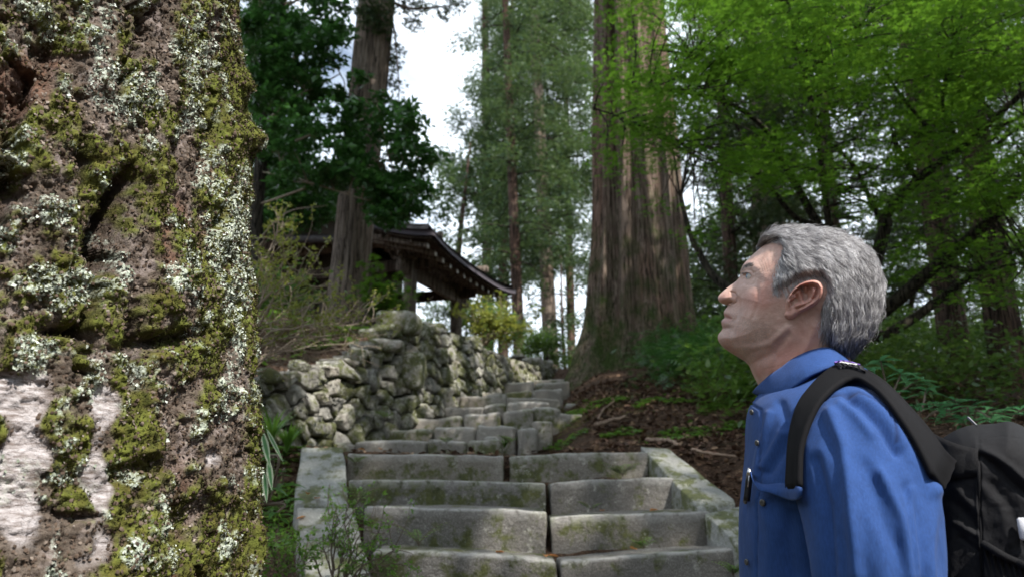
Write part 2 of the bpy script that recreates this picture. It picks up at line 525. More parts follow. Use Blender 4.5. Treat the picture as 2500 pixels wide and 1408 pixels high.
def ground_z(x, y, detail=True):
    x = np.asarray(x, float).ravel(); y = np.asarray(y, float).ravel()
    z = np.interp(y, NOSE_Y, NOSE_Z)
    inst = sstep(-1.7, -1.4, x)*(1-sstep(.95+.0*y, 1.25, x))
    z = z - .17*inst*sstep(1.0, 1.4, y)*(1-sstep(3.9, 4.1, y)) - .24*sstep(4.05, 4.8, y)*(1-sstep(9.5, 10.2, y))*(1-sstep(.1+(y-5)*.12, .6+(y-5)*.12, x))
    # right bank
    rb = sstep(.35+.10*(y-4), 1.2+.1*(y-4), x)*sstep(3.9, 4.6, y)*(1-sstep(9, 12, y))
    z = z+.10*rb + .12*sstep(1.2, 2.0, x)*sstep(1.5, 3, y)*(1-sstep(9, 12, y))
    z = z-.10*np.clip(x-5, 0, 60)
    w, s = wall_sd(x, y)
    zt = wall_top(s)
    up = zt-.03 + (np.maximum(3.0, zt)-zt)*sstep(.2, 1.8, w)
    up = up + .0*w
    k = sstep(-.02, .14, w)*(y > 3.2)
    k = np.where(s <= 0.01, sstep(-.02, .14, w)*sstep(3.6, 4.2, y), k)
    z = np.where(y < 14, z*(1-k)+np.maximum(z, up)*k, z)
    if detail:
        p = np.column_stack([x, y, np.zeros(len(x))])
        z = z+.035*fbm(p*1.7, 3, 11)+.014*fbm(p*9, 2, 12)*(np.abs(y) < 20)
    return z

g = np.linspace(-1, 1, 420)
gx = np.sinh(g*5.2)/np.sinh(5.2)*420 + .3
gy = np.sinh(g*5.2)/np.sinh(5.2)*420 + 4.5
GX, GY = np.meshgrid(gx, gy, indexing='ij')
GZ = ground_z(GX, GY)
ground = mk('ground', np.column_stack([GX.ravel(), GY.ravel(), GZ]), grid_faces(420, 420), M_soil, smooth=True)
tag(ground, kind='structure')

# ------------------------------------------------------------------ stone blocks
def lattice(h, r, n):
    h = float(h); r = min(r, h*.8)
    inner = np.linspace(-(h-r), h-r, n+1)
    return np.concatenate([[-h, -h+.3*r], inner, [h-.3*r, h]])

def block(hx, hy, hz, r=.02, n=(6, 2, 2), amp=.01, freq=8, seed=0, fine=0):
    """box with rounded, weathered edges as one smooth skin"""
    xs, ys, zs = lattice(hx, r, n[0]), lattice(hy, r, n[1]), lattice(hz, r, n[2])
    idx = {}; V = []; Q = []
    def vid(i, j, k):
        if (i, j, k) not in idx:
            idx[(i, j, k)] = len(V); V.append((xs[i], ys[j], zs[k]))
        return idx[(i, j, k)]
    X, Y, Z = len(xs)-1, len(ys)-1, len(zs)-1
    for i in range(X):
        for j in range(Y):
            Q.append((vid(i,j,0), vid(i,j+1,0), vid(i+1,j+1,0), vid(i+1,j,0)))
            Q.append((vid(i,j,Z), vid(i+1,j,Z), vid(i+1,j+1,Z), vid(i,j+1,Z)))
    for i in range(X):
        for k in range(Z):
            Q.append((vid(i,0,k), vid(i+1,0,k), vid(i+1,0,k+1), vid(i,0,k+1)))
            Q.append((vid(i,Y,k), vid(i,Y,k+1), vid(i+1,Y,k+1), vid(i+1,Y,k)))
    for j in range(Y):
        for k in range(Z):
            Q.append((vid(0,j,k), vid(0,j,k+1), vid(0,j+1,k+1), vid(0,j+1,k)))
            Q.append((vid(X,j,k), vid(X,j+1,k), vid(X,j+1,k+1), vid(X,j,k+1)))
    V = np.array(V)
    rr = np.array([min(r, hx*.8), min(r, hy*.8), min(r, hz*.8)])
    lim = np.array([hx, hy, hz])-rr
    c = np.clip(V, -lim, lim); d = V-c; L = np.linalg.norm(d, axis=1)[:, None]
    V = np.where(L > 1e-9, c+d/np.maximum(L, 1e-9)*rr.min(), V)
    if amp:
        s = seed*13.7
        V = V+amp*np.stack([fbm(V*freq+s, 3, 1), fbm(V*freq+s+50, 3, 2), fbm(V*freq+s+90, 3, 3)], -1)
    return V, np.array(Q)

# ------------------------------------------------------------------ granite stairway
stair = thing('granite_stairway', 'lower flight of long cut granite steps between sloping curb slabs', 'stairs', (0.1, 1.2, 0))
def edge_slab(px3, d, depth=.42, h=.20, seed=0, mat=None, r=.009):
    """slab whose front top edge runs through three picture points at distance d"""
    pts = np.array([P(x, y, dd) for (x, y), dd in zip(px3, d if isinstance(d, (list, tuple)) else [d]*3)])
    L = np.linalg.norm(pts[2]-pts[0])
    hz_ = h/2
    V, Q = block(L/2-.003, depth/2, h/2, r, (40, 5, 5), .009, 7, seed)
    V[:, 2] -= .006*sstep(.25, .6, fbm(V*np.array([9, 9, 3])+seed*3, 3, 40))*(V[:, 2] > 0)
    u = (V[:, 0]+L/2)/L
    a = (2*(u-.5)*(u-1))[:, None]*pts[0]+(-4*u*(u-1))[:, None]*pts[1]+(2*u*(u-.5))[:, None]*pts[2]
    W = a+np.column_stack([np.zeros(len(V)), V[:, 1]+depth/2, V[:, 2]-h/2])
    W[:, 2] += .006*fbm(W*3+seed, 2, 9)
    lit_rim = sstep(hz_-.020, hz_-.004, V[:, 2])*sstep(-depth/2+.05, -depth/2+.01, V[:, 1])  # mask for the sky light painted along the front top edge
    return mk('step_slab', W, Q, mat or M_granite, stair, smooth=True, attrs={'lit_rim': lit_rim})
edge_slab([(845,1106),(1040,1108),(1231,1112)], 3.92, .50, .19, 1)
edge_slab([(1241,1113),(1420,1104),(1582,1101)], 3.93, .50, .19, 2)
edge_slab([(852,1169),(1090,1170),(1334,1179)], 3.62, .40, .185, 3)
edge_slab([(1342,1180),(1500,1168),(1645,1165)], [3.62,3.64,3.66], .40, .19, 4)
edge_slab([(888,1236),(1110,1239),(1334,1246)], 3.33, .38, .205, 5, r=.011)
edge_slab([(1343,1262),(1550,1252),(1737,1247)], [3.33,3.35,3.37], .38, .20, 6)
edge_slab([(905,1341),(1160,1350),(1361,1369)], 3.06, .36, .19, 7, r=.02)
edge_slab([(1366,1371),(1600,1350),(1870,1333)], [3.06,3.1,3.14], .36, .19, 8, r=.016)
for i in range(5):
    y = 2.78-.29*i; z = NOSE_Z[3]-.158*(i+1)
    for (x0, x1) in ((-.75-.06*i, .15+.07*(i % 2)), (.165+.07*(i % 2), 1.25+.06*i)):
        L = x1-x0
        V, Q = block(L/2, .2, .1, .022, (10, 3, 3), .009, 7, 20+i)
        mk('step_slab', V+np.array([(x0+x1)/2, y+.2, z-.1]), Q, M_granite, stair, smooth=True)
def quad_slab(c4, h=.22, seed=0, mat=None, name='curb_slab'):
    """slab with a bilinear top through TL, TR, BR, BL (x, y, distance)"""
    TL, TR, BR, BL = [P(*c) for c in c4]
    V, Q = block(.5, .5, .5, .05, (8, 10, 2), 0)
    u, v, w = V[:, 0]+.5, .5-V[:, 1], V[:, 2]-.5
    top = ((1-u)*(1-v))[:, None]*TL+(u*(1-v))[:, None]*TR+(u*v)[:, None]*BR+((1-u)*v)[:, None]*BL
    W = top+np.column_stack([0*u, 0*u, w*h])
    W = W+.012*np.stack([fbm(W*6+seed, 3, 1), fbm(W*6+seed+9, 3, 2), .7*fbm(W*6+seed+19, 3, 3)], -1)
    return mk(name, W, Q, mat or M_granite_pale, stair, smooth=True)
quad_slab([(736,1089,4.0),(839,1085,4.0),(855,1228,3.47),(718,1228,3.47)], seed=1)
quad_slab([(724,1237,3.45),(868,1236,3.45),(878,1306,3.2),(732,1308,3.2)], seed=2)
quad_slab([(736,1316,3.18),(882,1314,3.18),(915,1440,2.85),(748,1440,2.85)], seed=3)
quad_slab([(740,1450,2.83),(918,1450,2.83),(960,1640,2.4),(760,1640,2.4)], seed=4)
quad_slab([(1562,1087,4.05),(1632,1092,4.05),(1798,1222,3.45),(1708,1243,3.38)], seed=5)
quad_slab([(1718,1251,3.36),(1806,1231,3.43),(1905,1330,3.05),(1828,1348,3.02)], seed=6)
quad_slab([(1835,1356,3.0),(1915,1338,3.04),(2050,1500,2.6),(1950,1520,2.58)], seed=7)

# ------------------------------------------------------------------ rough upper stairway
rough = thing('rough_stone_stairway', 'upper flight of low uneven fieldstone steps climbing beside the mossy wall', 'stairs', (-.3, 4.9, 1.6))
def step_stone(x0, x1, yt0, yt1, d, h, dep, seed):
    h = h+.12
    a, b = P(x0, yt0, d), P(x1, yt1, d)
    L = np.linalg.norm(b-a)
    V, Q = block(L/2-.002, dep/2, h/2, min(.03, L*.2), (6, 2, 2), .026, 5.5, seed)
    u = ((V[:, 0]+L/2)/L)[:, None]
    W = a*(1-u)+b*u+np.column_stack([0*u, V[:, 1]+dep/2, V[:, 2]-h/2])
    return mk('stone', W, Q, M_rough, rough, smooth=True, attrs={'lit_rim': .8*sstep(h/2-.03, h/2-.005, V[:, 2])})  # paler top rim stands in for sky light on the stone
rows = [  # distance, riser, tread depth, [x splits], [top y at splits]
    (4.9, .20, .5, [700, 865, 1045, 1140, 1225], [1079, 1077, 1072, 1072, 1066]),
    (5.5, .17, .5, [770, 930, 1060, 1160, 1262], [1050, 1047, 1041, 1037, 1036]),
    (5.95, .14, .4, [880, 992, 1130, 1226, 1300, 1365], [1024, 1019, 1013, 1003, 993, 995]),
    (6.35, .12, .4, [975, 1085, 1182, 1236, 1345], [999, 994, 988, 984, 975]),
    (6.8, .17, .5, [1010, 1120, 1240, 1370], [975, 964, 966, 965]),
    (7.4, .17, .5, [1050, 1128, 1226, 1300, 1375], [958, 952, 956, 949, 944]),
    (8.1, .16, .6, [1040, 1143, 1210, 1305, 1392], [949, 946, 934, 933, 928]),
    (8.9, .15, .6, [1130, 1215, 1300, 1400], [938, 930, 928, 922]),
    (10.0, .16, .7, [1200, 1280, 1340, 1420], [925, 918, 914, 908]),
    (10.8, .16, .9, [1270, 1325, 1372, 1425], [910, 906, 904, 902]),
]
k = 0
for d, h, dep, xs, ys in rows:
    for i in range(len(xs)-1):
        k += 1
        step_stone(xs[i], xs[i+1], ys[i]+RNG.uniform(-2, 4), ys[i+1]+RNG.uniform(-2, 4), d+RNG.uniform(-.06, .06), h, dep, k)
for x0, x1, y, d in ((1350, 1420, 1006, 6.0), (1300, 1350, 1024, 5.6), (1262, 1310, 1045, 5.4), (1180, 1215, 1066, 5.2), (985, 1050, 1000, 6.2), (1378, 1440, 985, 6.9)):
    k += 1; step_stone(x0, x1, y, y, d, .15, .3, k)

# ------------------------------------------------------------------ dry-stone wall
wall = thing('retaining_wall', 'old dry-stone retaining wall of mossy grey stones left of the steps', 'wall', (WB[0], WB[1], float(wall_bot(WS[2]))))
def wall_point(s, z, out=0.0):
    """point of the battered wall face; out is towards the path"""
    s = np.asarray(s, float); xy = wall_xy(s)
    e = .04; t = wall_xy(np.minimum(s+.15, WS[-1]))-wall_xy(np.maximum(s-.15, 0)); t /= np.linalg.norm(t, axis=1)[:, None]
    n = np.stack([t[:, 1], -t[:, 0]], -1)
    lean = .18*(wall_top(s)-z)+out
    return np.column_stack([xy+n*lean[:, None], z])
rng = np.random.default_rng(5)
seeds = []
S0, S1 = WS[1]-.7, WS[-1]-.6
for it in range(60000):
    s = rng.uniform(S0, S1); zb, zt = float(wall_bot(s))-.08, float(wall_top(s))
    if zt-zb < .08: zb = zt-.08
    z = rng.uniform(zb, zt)
    far = np.interp(s, [0, WS[1], WS[2], WS[3]], [1.0, 1.0, .95, 1.05])
    R = rng.choice([.115, .155, .225], p=[.35, .45, .2])*far
    if all((s-a)**2+((z-b)*1.15)**2 > (.5*(R+c))**2 for a, b, c in seeds): seeds.append((s, z, R))
    if len(seeds) > 270: break
SP_ = np.array([(a, b) for a, b, c in seeds])
ext = [tuple(p) for p in SP_]
for (s, z) in SP_:                         # mirrored seeds close the cells at the top and bottom
    zt, zb = float(wall_top(s)), float(wall_bot(s))-.1
    if zt-z < .3: ext.append((s, 2*zt-z+.0))
    if z-zb < .3: ext.append((s, 2*zb-z))
ext = np.array(ext)
def clip_poly(poly, m, n):
    """keep the side (p-m).n <= 0"""
    out = []
    for i in range(len(poly)):
        a, b = poly[i], poly[(i+1) % len(poly)]
        da, db = (a-m)@n, (b-m)@n
        if da <= 0: out.append(a)
        if da*db < 0: out.append(a+(b-a)*(da/(da-db)))
    return out
def stone_from_poly(poly, seed, depth=.16, bulge=.05, gap=.015):
    poly = np.array(poly); c = poly.mean(0)
    pts = []
    n = len(poly)
    for i in range(n):                     # round the corners, break long sides
        a, b, d = poly[i-1], poly[i], poly[(i+1) % n]
        pts += [b+(a-b)*.09, b+(d-b)*.09] if min(np.linalg.norm(a-b), np.linalg.norm(d-b)) > .035 else [b]
        if np.linalg.norm(d-b) > .12: pts.append((b+d)/2)
    pts = np.array(pts)
    r = np.linalg.norm(pts-c, axis=1)[:, None]; pts = c+(pts-c)*np.maximum(.3, (r-gap)/np.maximum(r, 1e-6))
    m = len(pts); rg = np.random.default_rng(seed)
    tilt = rg.uniform(-.30, .30, 2); pr = rg.uniform(-.02, .03)
    rings = []
    for f, o in ((1.0, -depth), (1.0, -.012), (.965, .72), (.88, .98), (.45, 1.04)):
        q = c+(pts-c)*f
        out = np.full(m, o if o < 0 else bulge*o)+rg.normal(0, .008, m)*(f < .99)
        if o >= 0: out = out+(q-c)@tilt+pr
        rings.append((q+rg.normal(0, .004, (m, 2))*(f < .99), out))
    Q2 = np.vstack([a for a, b in rings]+[c[None]]); O = np.concatenate([b for a, b in rings]+[[bulge+pr]])
    V = wall_point(Q2[:, 0], Q2[:, 1], O)
    K = len(rings); i = np.arange(m); j = (i+1) % m
    Q = np.concatenate([np.stack([k*m+i, k*m+j, (k+1)*m+j, (k+1)*m+i], -1) for k in range(K-1)])
    T = np.stack([(K-1)*m+i, (K-1)*m+j, np.full(m, K*m)], -1)
    return V, Q, T
for i, (s, z) in enumerate(SP_):
    c = np.array([s, z])
    poly = [c+np.array(v) for v in ((-.3, -.3), (.3, -.3), (.3, .3), (-.3, .3))]
    o = np.argsort(((ext-c)**2).sum(1))[1:26]
    for jn in o:
        q = ext[jn]; poly = clip_poly(poly, (c+q)/2, q-c)
        if len(poly) < 3: break
    if len(poly) < 3: continue
    V, Q, T = stone_from_poly(poly, i, bulge=.025+.16*seeds[i][2]*rng.uniform(.4, 1.1))
    mk('stone', V, [Q, T], M_wall, wall, smooth=True)
ss = np.linspace(0, WS[-1], 120)
core = np.concatenate([wall_point(ss, wall_bot(ss)-.3, -.10+0*ss), wall_point(ss, wall_top(ss)-.03, -.09+0*ss), wall_point(ss, wall_top(ss)-.03, -.3+0*ss)])
i = np.arange(119)
mk('earth_core', core, np.concatenate([np.stack([i, i+1, i+121, i+120], -1), np.stack([i+120, i+121, i+241, i+240], -1)]), M_soil, wall)
# capstones lying on the rim
for (x, y, d, hx, hz, sd) in ((975, 792, 6.0, .17, .09, 1), (945, 846, 5.75, .15, .05, 2), (876, 868, 5.5, .08, .05, 3), (1060, 806, 6.9, .12, .07, 4), (1150, 838, 8.3, .12, .07, 5),
                          (1300, 890, 10.6, .16, .09, 6), (1326, 893, 10.9, .14, .08, 7), (1005, 905, 5.95, .10, .15, 8), (735, 900, 4.9, .08, .04, 9), (655, 925, 4.55, .08, .05, 10)):
    V, Q = block(hx, .13, hz, .05, (3, 2, 2), .03, 6, sd)
    mk('stone', V+P(x, y, d), Q, M_wall, wall, smooth=True)
# ------------------------------------------------------------------ the man (frame: u towards his back, w towards the camera side, z up)
_r = ray(1960, 700); _r = _r/(_r[1]*CP+_r[2]*SP)       # camera depth 1
HC = CAMP+_r*1.07
_sh = np.array([HC[0], HC[1]]); _sh /= np.linalg.norm(_sh)
MU = np.array([_sh[1], -_sh[0], 0.]); ML = np.array([-_sh[0], -_sh[1], 0.]); MZ = np.array([0, 0, 1.])
def pm(x, y, w=0.0):
    """picture point -> (u, z) in the plane w metres from his middle"""
    r = ray(x, y); o = HC+ML*w if np.ndim(w) == 0 else HC+ML*np.asarray(w)[..., None]
    t = ((o-CAMP)@ML)/(r@ML)
    p = CAMP+r*t[..., None]
    return np.stack([(p-HC)@MU, p[..., 2]], -1)
def MW(u, w, z):
    return HC*np.array([1, 1, 0])+np.outer(u, MU)+np.outer(w, ML)+np.outer(z, MZ)
man = thing('person', 'grey-haired man in a blue long-sleeved shirt gazing up at the mossy trunk', 'person', (HC[0], HC[1], 0.02))

class TPS:
    def __init__(s, pts, val, lam=1e-5):
        s.p = np.asarray(pts, float); n = len(s.p)
        K = s._k(s.p)+lam*np.eye(n); Pm = np.column_stack([np.ones(n), s.p])
        A = np.block([[K, Pm], [Pm.T, np.zeros((3, 3))]])
        s.c = np.linalg.solve(A, np.concatenate([val, np.zeros(3)]))
    def _k(s, q):
        r2 = ((q[:, None]-s.p[None])**2).sum(-1); return .5*r2*np.log(r2+1e-12)
    def __call__(s, q):
        q = np.asarray(q, float); out = []
        for i in range(0, len(q), 20000):
            b = q[i:i+20000]; out.append(s._k(b)@s.c[:-3]+s.c[-3]+b@s.c[-2:])
        return np.concatenate(out)
def seg_dist(q, poly, closed=True):
    poly = np.asarray(poly, float); best = np.full(len(q), 1e9)
    n = len(poly)
    for i in range(n if closed else n-1):
        a, b = poly[i], poly[(i+1) % n]; d = b-a; t = np.clip(((q-a)@d)/(d@d+1e-12), 0, 1)
        best = np.minimum(best, ((q-a-t[:, None]*d)**2).sum(1))
    return np.sqrt(best)
def inside(q, poly):
    poly = np.asarray(poly, float); c = np.zeros(len(q), bool); j = len(poly)-1
    for i in range(len(poly)):
        a, b = poly[i], poly[j]
        m = ((a[1] > q[:, 1]) != (b[1] > q[:, 1])) & (q[:, 0] < (b[0]-a[0])*(q[:, 1]-a[1])/(b[1]-a[1]+1e-12)+a[0])
        c ^= m; j = i
    return c
MPX = 1.07/FPX      # metres per picture pixel at his middle

# profile of skull, face and neck in picture pixels, anticlockwise from the neck front
PROF = [(1905,1060),(1880,1000),(1862,965),(1850,937),(1837,912),(1829,892),(1818,880),(1803,871),(1786,861),(1769,850),(1758,839),(1752.5,829),(1752,821),(1755,813.5),(1761,807),(1764.5,801),
 (1762,794),(1760.5,787),(1763,780),(1769.5,775),(1768.5,771),(1766,765),(1768,758),(1773,751.5),(1777.5,746),(1775,742.5),(1766,741),(1757.5,737.5),(1752.8,731),(1752.5,724.5),
 (1758,717),(1768,708),(1781,698),(1795,688),(1804,679),(1807.5,671),(1807,663),(1811,652),(1818,641),(1828,631),(1842,618),(1858,604),(1880,588),(1910,575),(1945,568),(1985,570),(2025,576),
 (2060,588),(2092,606),(2117,632),(2133,665),(2140,700),(2138,740),(2127,775),(2108,806),(2088,832),(2078,860),(2078,890),(2084,930),(2092,990),(2100,1060)]
PROF = np.array(PROF, float)
# half width of the head in mm at picture points
WP = [(1757,726,9),(1753,724,8),(1766,733,11),(1768,720,11.5),(1780,735,17),(1790,736,18),(1782,722,14),(1779,707,9.5),(1790,700,11),(1796,692,11.5),(1804,684,13),
 (1797,712,16),(1800,722,19),(1806,735,25),(1798,744,22),(1788,748,19),
 (1772,757,17),(1780,757,21),(1772,767,20),(1784,768,25),(1766,786,19),(1776,786,24),(1768,797,21),(1764,806,19),(1783,797,27),
 (1757,824,17),(1763,836,19),(1772,824,25),(1785,820,31),(1775,845,24),(1790,855,29),(1808,868,33),(1800,800,37),(1797,776,32),(1800,757,27),(1812,770,41),(1815,790,44),
 (1812,745,34),(1820,755,44),(1812,722,31),(1814,705,33),(1822,712,42),(1826,725,49),(1840,735,57),(1855,720,63),(1870,705,67),(1850,700,61),(1836,700,52),
 (1812,690,26),(1820,689,32),(1812,673,21),(1822,673,26.5),(1832,673,33.5),(1842,672,44.5),(1852,672,55),(1812,659,30),(1822,655,40),(1834,651,48),(1848,650,56),(1860,655,61),(1870,680,65),
 (1830,638,42),(1850,625,48),(1870,630,59),(1880,655,67),(1890,680,70),(1900,620,64),(1930,610,68),(1900,655,70),(1920,690,73),(1950,660,76),(1990,640,77),(2040,650,77),(2080,680,72),(2110,720,62),
 (1905,720,72),(1950,720,75),(2000,730,77),(2050,740,72),(2090,770,60),(1890,760,66),(1860,760,61),(1840,770,56),(1835,800,51),(1860,800,56),(1890,800,62),(1925,790,66),(1940,770,70),
 (1830,830,45),(1860,835,49),(1895,835,56),(1925,820,63),(1820,860,40),(1850,860,44),(1880,865,50),(1915,860,55),(1950,830,63),(1990,800,68),(2030,800,66),(2060,820,60),
 (1860,900,46),(1900,900,55),(1950,890,60),(2000,870,62),(2050,880,58),(1870,940,50),(1920,940,60),(1980,930,66),(2040,930,64),(1900,1000,60),(1960,1000,74),(2040,1000,76),(1960,1060,90),(2040,1060,90)]
WP = np.array(WP, float)
_tps = TPS((WP[:, :2]-1900)/100, WP[:, 2], 2e-4)
def groove(q, line, sig, amp):
    return amp*np.exp(-(seg_dist(q, np.array(line), False)/sig)**2)
EYE = (1821.5, 671.5)
def head_w(q, hair=False):
    """half width (m) of the head at picture points q inside the profile"""
    W = _tps((q-1900)/100)
    d = seg_dist(q, PROF)*MPX*1000
    R = np.clip(W*1.02, 5, 200)
    k = np.clip(d/R, 0, 1)
    W = W*np.sqrt(np.clip(1-(1-k)**2, 0, 1))
    # lines and folds
    g = np.zeros(len(q))
    g += groove(q, [(1768,774.5),(1776,775.5),(1786,778)], 1.8, -3.6)          # mouth
    g += groove(q, [(1766,766),(1776,768),(1783,772)], 2.5, 1.2)
    g += groove(q, [(1763,786),(1773,784),(1783,781)], 3, 1.6)
    g += groove(q, [(1766,800),(1778,800)], 4, -2.0)
    g += groove(q, [(1785,712),(1795,715),(1800,724),(1799,736),(1790,742)], 2.4, -3.2)      # behind the wing of the nose
    g += groove(q, [(1790,728),(1782,724),(1774,728)], 5, 1.8)
    g += groove(q, [(1766,738),(1776,739.5),(1785,738)], 2.7, -9.5)      # nostril
    g += groove(q, [(1803,728),(1806,745),(1803,762),(1798,778)], 3.2, -2.4)   # fold from nose to mouth
    g += groove(q, [(1812,742),(1812,765),(1806,785)], 7, 1.6)
    g += groove(q, [(1790,782),(1793,795),(1788,808)], 4, -1.6)
    g += groove(q, [(1816,680),(1824,683),(1833,680)], 2.2, -1.6)        # under the lower lid
    g += groove(q, [(1816,692),(1828,697),(1842,694)], 4, -1.8)
    g += groove(q, [(1813,664),(1822,658.5),(1834,659.5),(1841,667)], 2.6, -4.2)   # crease of the upper lid
    g += groove(q, [(1813,667.5),(1821,664),(1830,666.5),(1837,673)], 2.2, 3.2)
    g += groove(q, [(1814,677.5),(1822,679),(1831,676)], 1.9, 2.0)
    g += groove(q, [(1812,655),(1822,648),(1836,646),(1846,652)], 5, 2.2)      # brow
    for k_, (o, a) in enumerate(((0, 1.5), (7, 1.5), (14, 1.3), (21, 1.0))):      # forehead lines
        g += groove(q, [(1822-2+o*.85, 640-o*.95), (1836+o, 633-o*.6), (1850+o, 637-o*.2), (1858+o*.9, 650+o*.2), (1862+o*.8, 664)], 1.9, -a*1.1)
    for (x, y) in ((1846, 664), (1848, 671), (1847, 678)):               # crow's feet
        g += groove(q, [(x-6, y-(671-y)*-.4), (x+12, y+(y-671)*.9)], 1.5, -.9)
    g += groove(q, [(1845,690),(1852,715),(1850,745),(1838,775)], 5, -1.6)     # cheek hollow
    g += groove(q, [(1920,800),(1880,838),(1835,850),(1800,848)], 8, 2.6)      # jaw line
    g += groove(q, [(1925,820),(1890,862),(1850,880)], 9, -2.6)
    g += groove(q, [(1990,800),(1960,860),(1915,930)], 12, 3.4)                 # neck muscle
    g += groove(q, [(1900,870),(1885,920)], 10, -2.6)
    for o in (0, 16, 31):
        g += groove(q, [(1850+o*.4, 905+o), (1900, 893+o), (1960, 868+o)], 2.0, -.7)
    eye = np.exp(-(((q[:, 0]-EYE[0])/6.8)**2+((q[:, 1]-EYE[1])/(3.6-.16*(q[:, 0]-EYE[0])).clip(1.2, 5))**2)**2)
    g += -5.5*eye
    W = W+g*k**.6*sstep(0, .25, k)
    sh = fbm(np.column_stack([q/11, q[:, 0]*0]), 3, 31)*.45*k
    return (W+sh)*.001

def polar(outline, c, nt, n=None):
    """grid of picture points filling the star-shaped outline, dense at its rim"""
    o = np.asarray(outline, float)
    t = np.sin(np.linspace(0, np.pi/2, nt))
    return c+(o[:, None]-c)*t[None, ::-1, None]
def resample(poly, n):
    p = np.vstack([poly, poly[:1]]); L = np.concatenate([[0], np.cumsum(np.linalg.norm(np.diff(p, axis=0), axis=1))])
    s = np.linspace(0, L[-1], n, endpoint=False)
    return np.column_stack([np.interp(s, L, p[:, 0]), np.interp(s, L, p[:, 1])])
def smooth_closed(poly, it=2):
    for _ in range(it): poly = .5*poly+.25*np.roll(poly, 1, 0)+.25*np.roll(poly, -1, 0)
    return poly
def two_sided(name, outline, c, nt, wfun, mat, parent, attrs=None, asym=None):
    o = outline; G = polar(o, np.array(c, float), nt); no = len(o)
    q = G.reshape(-1, 2)
    w = wfun(q).reshape(no, nt); w[:, 0] = 0
    V = []
    for s in (1, -1):
        uz = pm(G[..., 0], G[..., 1], 0.0)
        if True:          # things on the near side are drawn where they are seen: correct the parallax of their half width
            wc = np.clip(w, 0, .1)
            uz = pm(G[..., 0], G[..., 1], wc)
        V.append(MW(uz[..., 0].ravel(), (w*s).ravel(), uz[..., 1].ravel()))
    F = grid_faces(no, nt, wrap_u=True)
    N = no*nt
    VV = np.vstack(V)
    F2 = F[:, ::-1]+N
    # share the rim
    remap = np.arange(2*N); rim = np.arange(no)*nt; remap[rim+N] = rim
    cidx = np.arange(no)*nt+nt-1
    remap[cidx] = cidx[0]; remap[cidx+N] = cidx[0]+N
    FF = remap[np.vstack([F, F2])]
    tri = FF[(FF[:, 2] == FF[:, 3])|(FF[:, 1] == FF[:, 2])|(FF[:, 0] == FF[:, 1])|(FF[:, 0] == FF[:, 3])]
    quad = FF[~((FF[:, 2] == FF[:, 3])|(FF[:, 1] == FF[:, 2])|(FF[:, 0] == FF[:, 1])|(FF[:, 0] == FF[:, 3]))]
    T = []
    for f in tri:
        u = []
        for i in f:
            if i not in u: u.append(i)
        if len(u) == 3: T.append(u)
    A = None
    if attrs:
        A = {k: np.concatenate([f(q)]*2) for k, f in attrs.items()}
    ob = mk(name, VV, [quad, np.array(T)] if T else [quad], mat, parent, smooth=True, attrs=A)
    return ob

def skin_mat():
    m = Mat('skin')
    n = m.noise(40, 5, .65); n2 = m.noise(14, 3, .6)
    col = m.mix(m.ramp(n, .35, .68), (.41, .25, .205), (.55, .375, .32))
    col = m.mix(m.math('MULTIPLY', m.ramp(n2, .48, .66), .4), col, (.46, .17, .13))
    col = m.mix(m.math('MULTIPLY', m.attr('red'), .6), col, (.50, .15, .12))
    col = m.mix(m.math('MULTIPLY', m.math('MULTIPLY', m.attr('beard'), m.ramp(m.noise(520, 2, .7), .42, .62)), .62), col, (.27, .225, .22))
    col = m.mix(m.math('MULTIPLY', m.attr('lip'), .55), col, (.36, .14, .13))
    col = m.mix(m.attr('brow'), col, (.14, .10, .085))
    m.color(col).rough(.5).spec(.4)
    m.b.inputs['Subsurface Weight'].default_value = .18
    m.b.inputs['Subsurface Radius'].default_value = (.012, .005, .003)
    m.b.inputs['Subsurface Scale'].default_value = .6
    m.bump(m.noise(420, 4, .7), .35, .0012); m.bump(m.noise(110, 4, .6), .3, .0025)
    return m.m
M_skin = skin_mat()
def gauss(q, x, y, sx, sy): return np.exp(-((q[:, 0]-x)/sx)**2-((q[:, 1]-y)/sy)**2)
A_skin = {
 'red': lambda q: np.clip(+.45*gauss(q, 1762, 728, 18, 14)+.5*gauss(q, 1873, 690, 8, 8)+.6*gauss(q, 1850, 730, 40, 26)+.9*gauss(q, 1930, 880, 60, 45), 0, 1),
 'beard': lambda q: np.clip(np.maximum(sstep(860, 790, q[:, 0]-1000)*sstep(742, 762, q[:, 1])*.8, sstep(755, 805, q[:, 1]-(q[:, 0]-1850)*.35)*sstep(915, 865, q[:, 1])*sstep(1935, 1870, q[:, 0])*.85)+.9*gauss(q, 1890, 715, 14, 22), 0, 1),
 'lip': lambda q: np.clip(groove(q, [(1767,767),(1782,773)], 4, 1)+groove(q, [(1763,784),(1782,779)], 4.5, 1), 0, 1),
 'brow': lambda q: np.clip(groove(q, [(1811,657),(1818,650),(1828,647)], 3.5, .55)+groove(q, [(1813,668),(1821,665.5),(1830,668),(1834,673)], 1.5, .8), 0, .8),
}
outl = smooth_closed(resample(smooth_closed(resample(PROF, 900), 2), 620), 1)
# finer face: keep original density near the front
body = two_sided('body', outl, (1955, 760), 110, head_w, M_skin, man, A_skin)

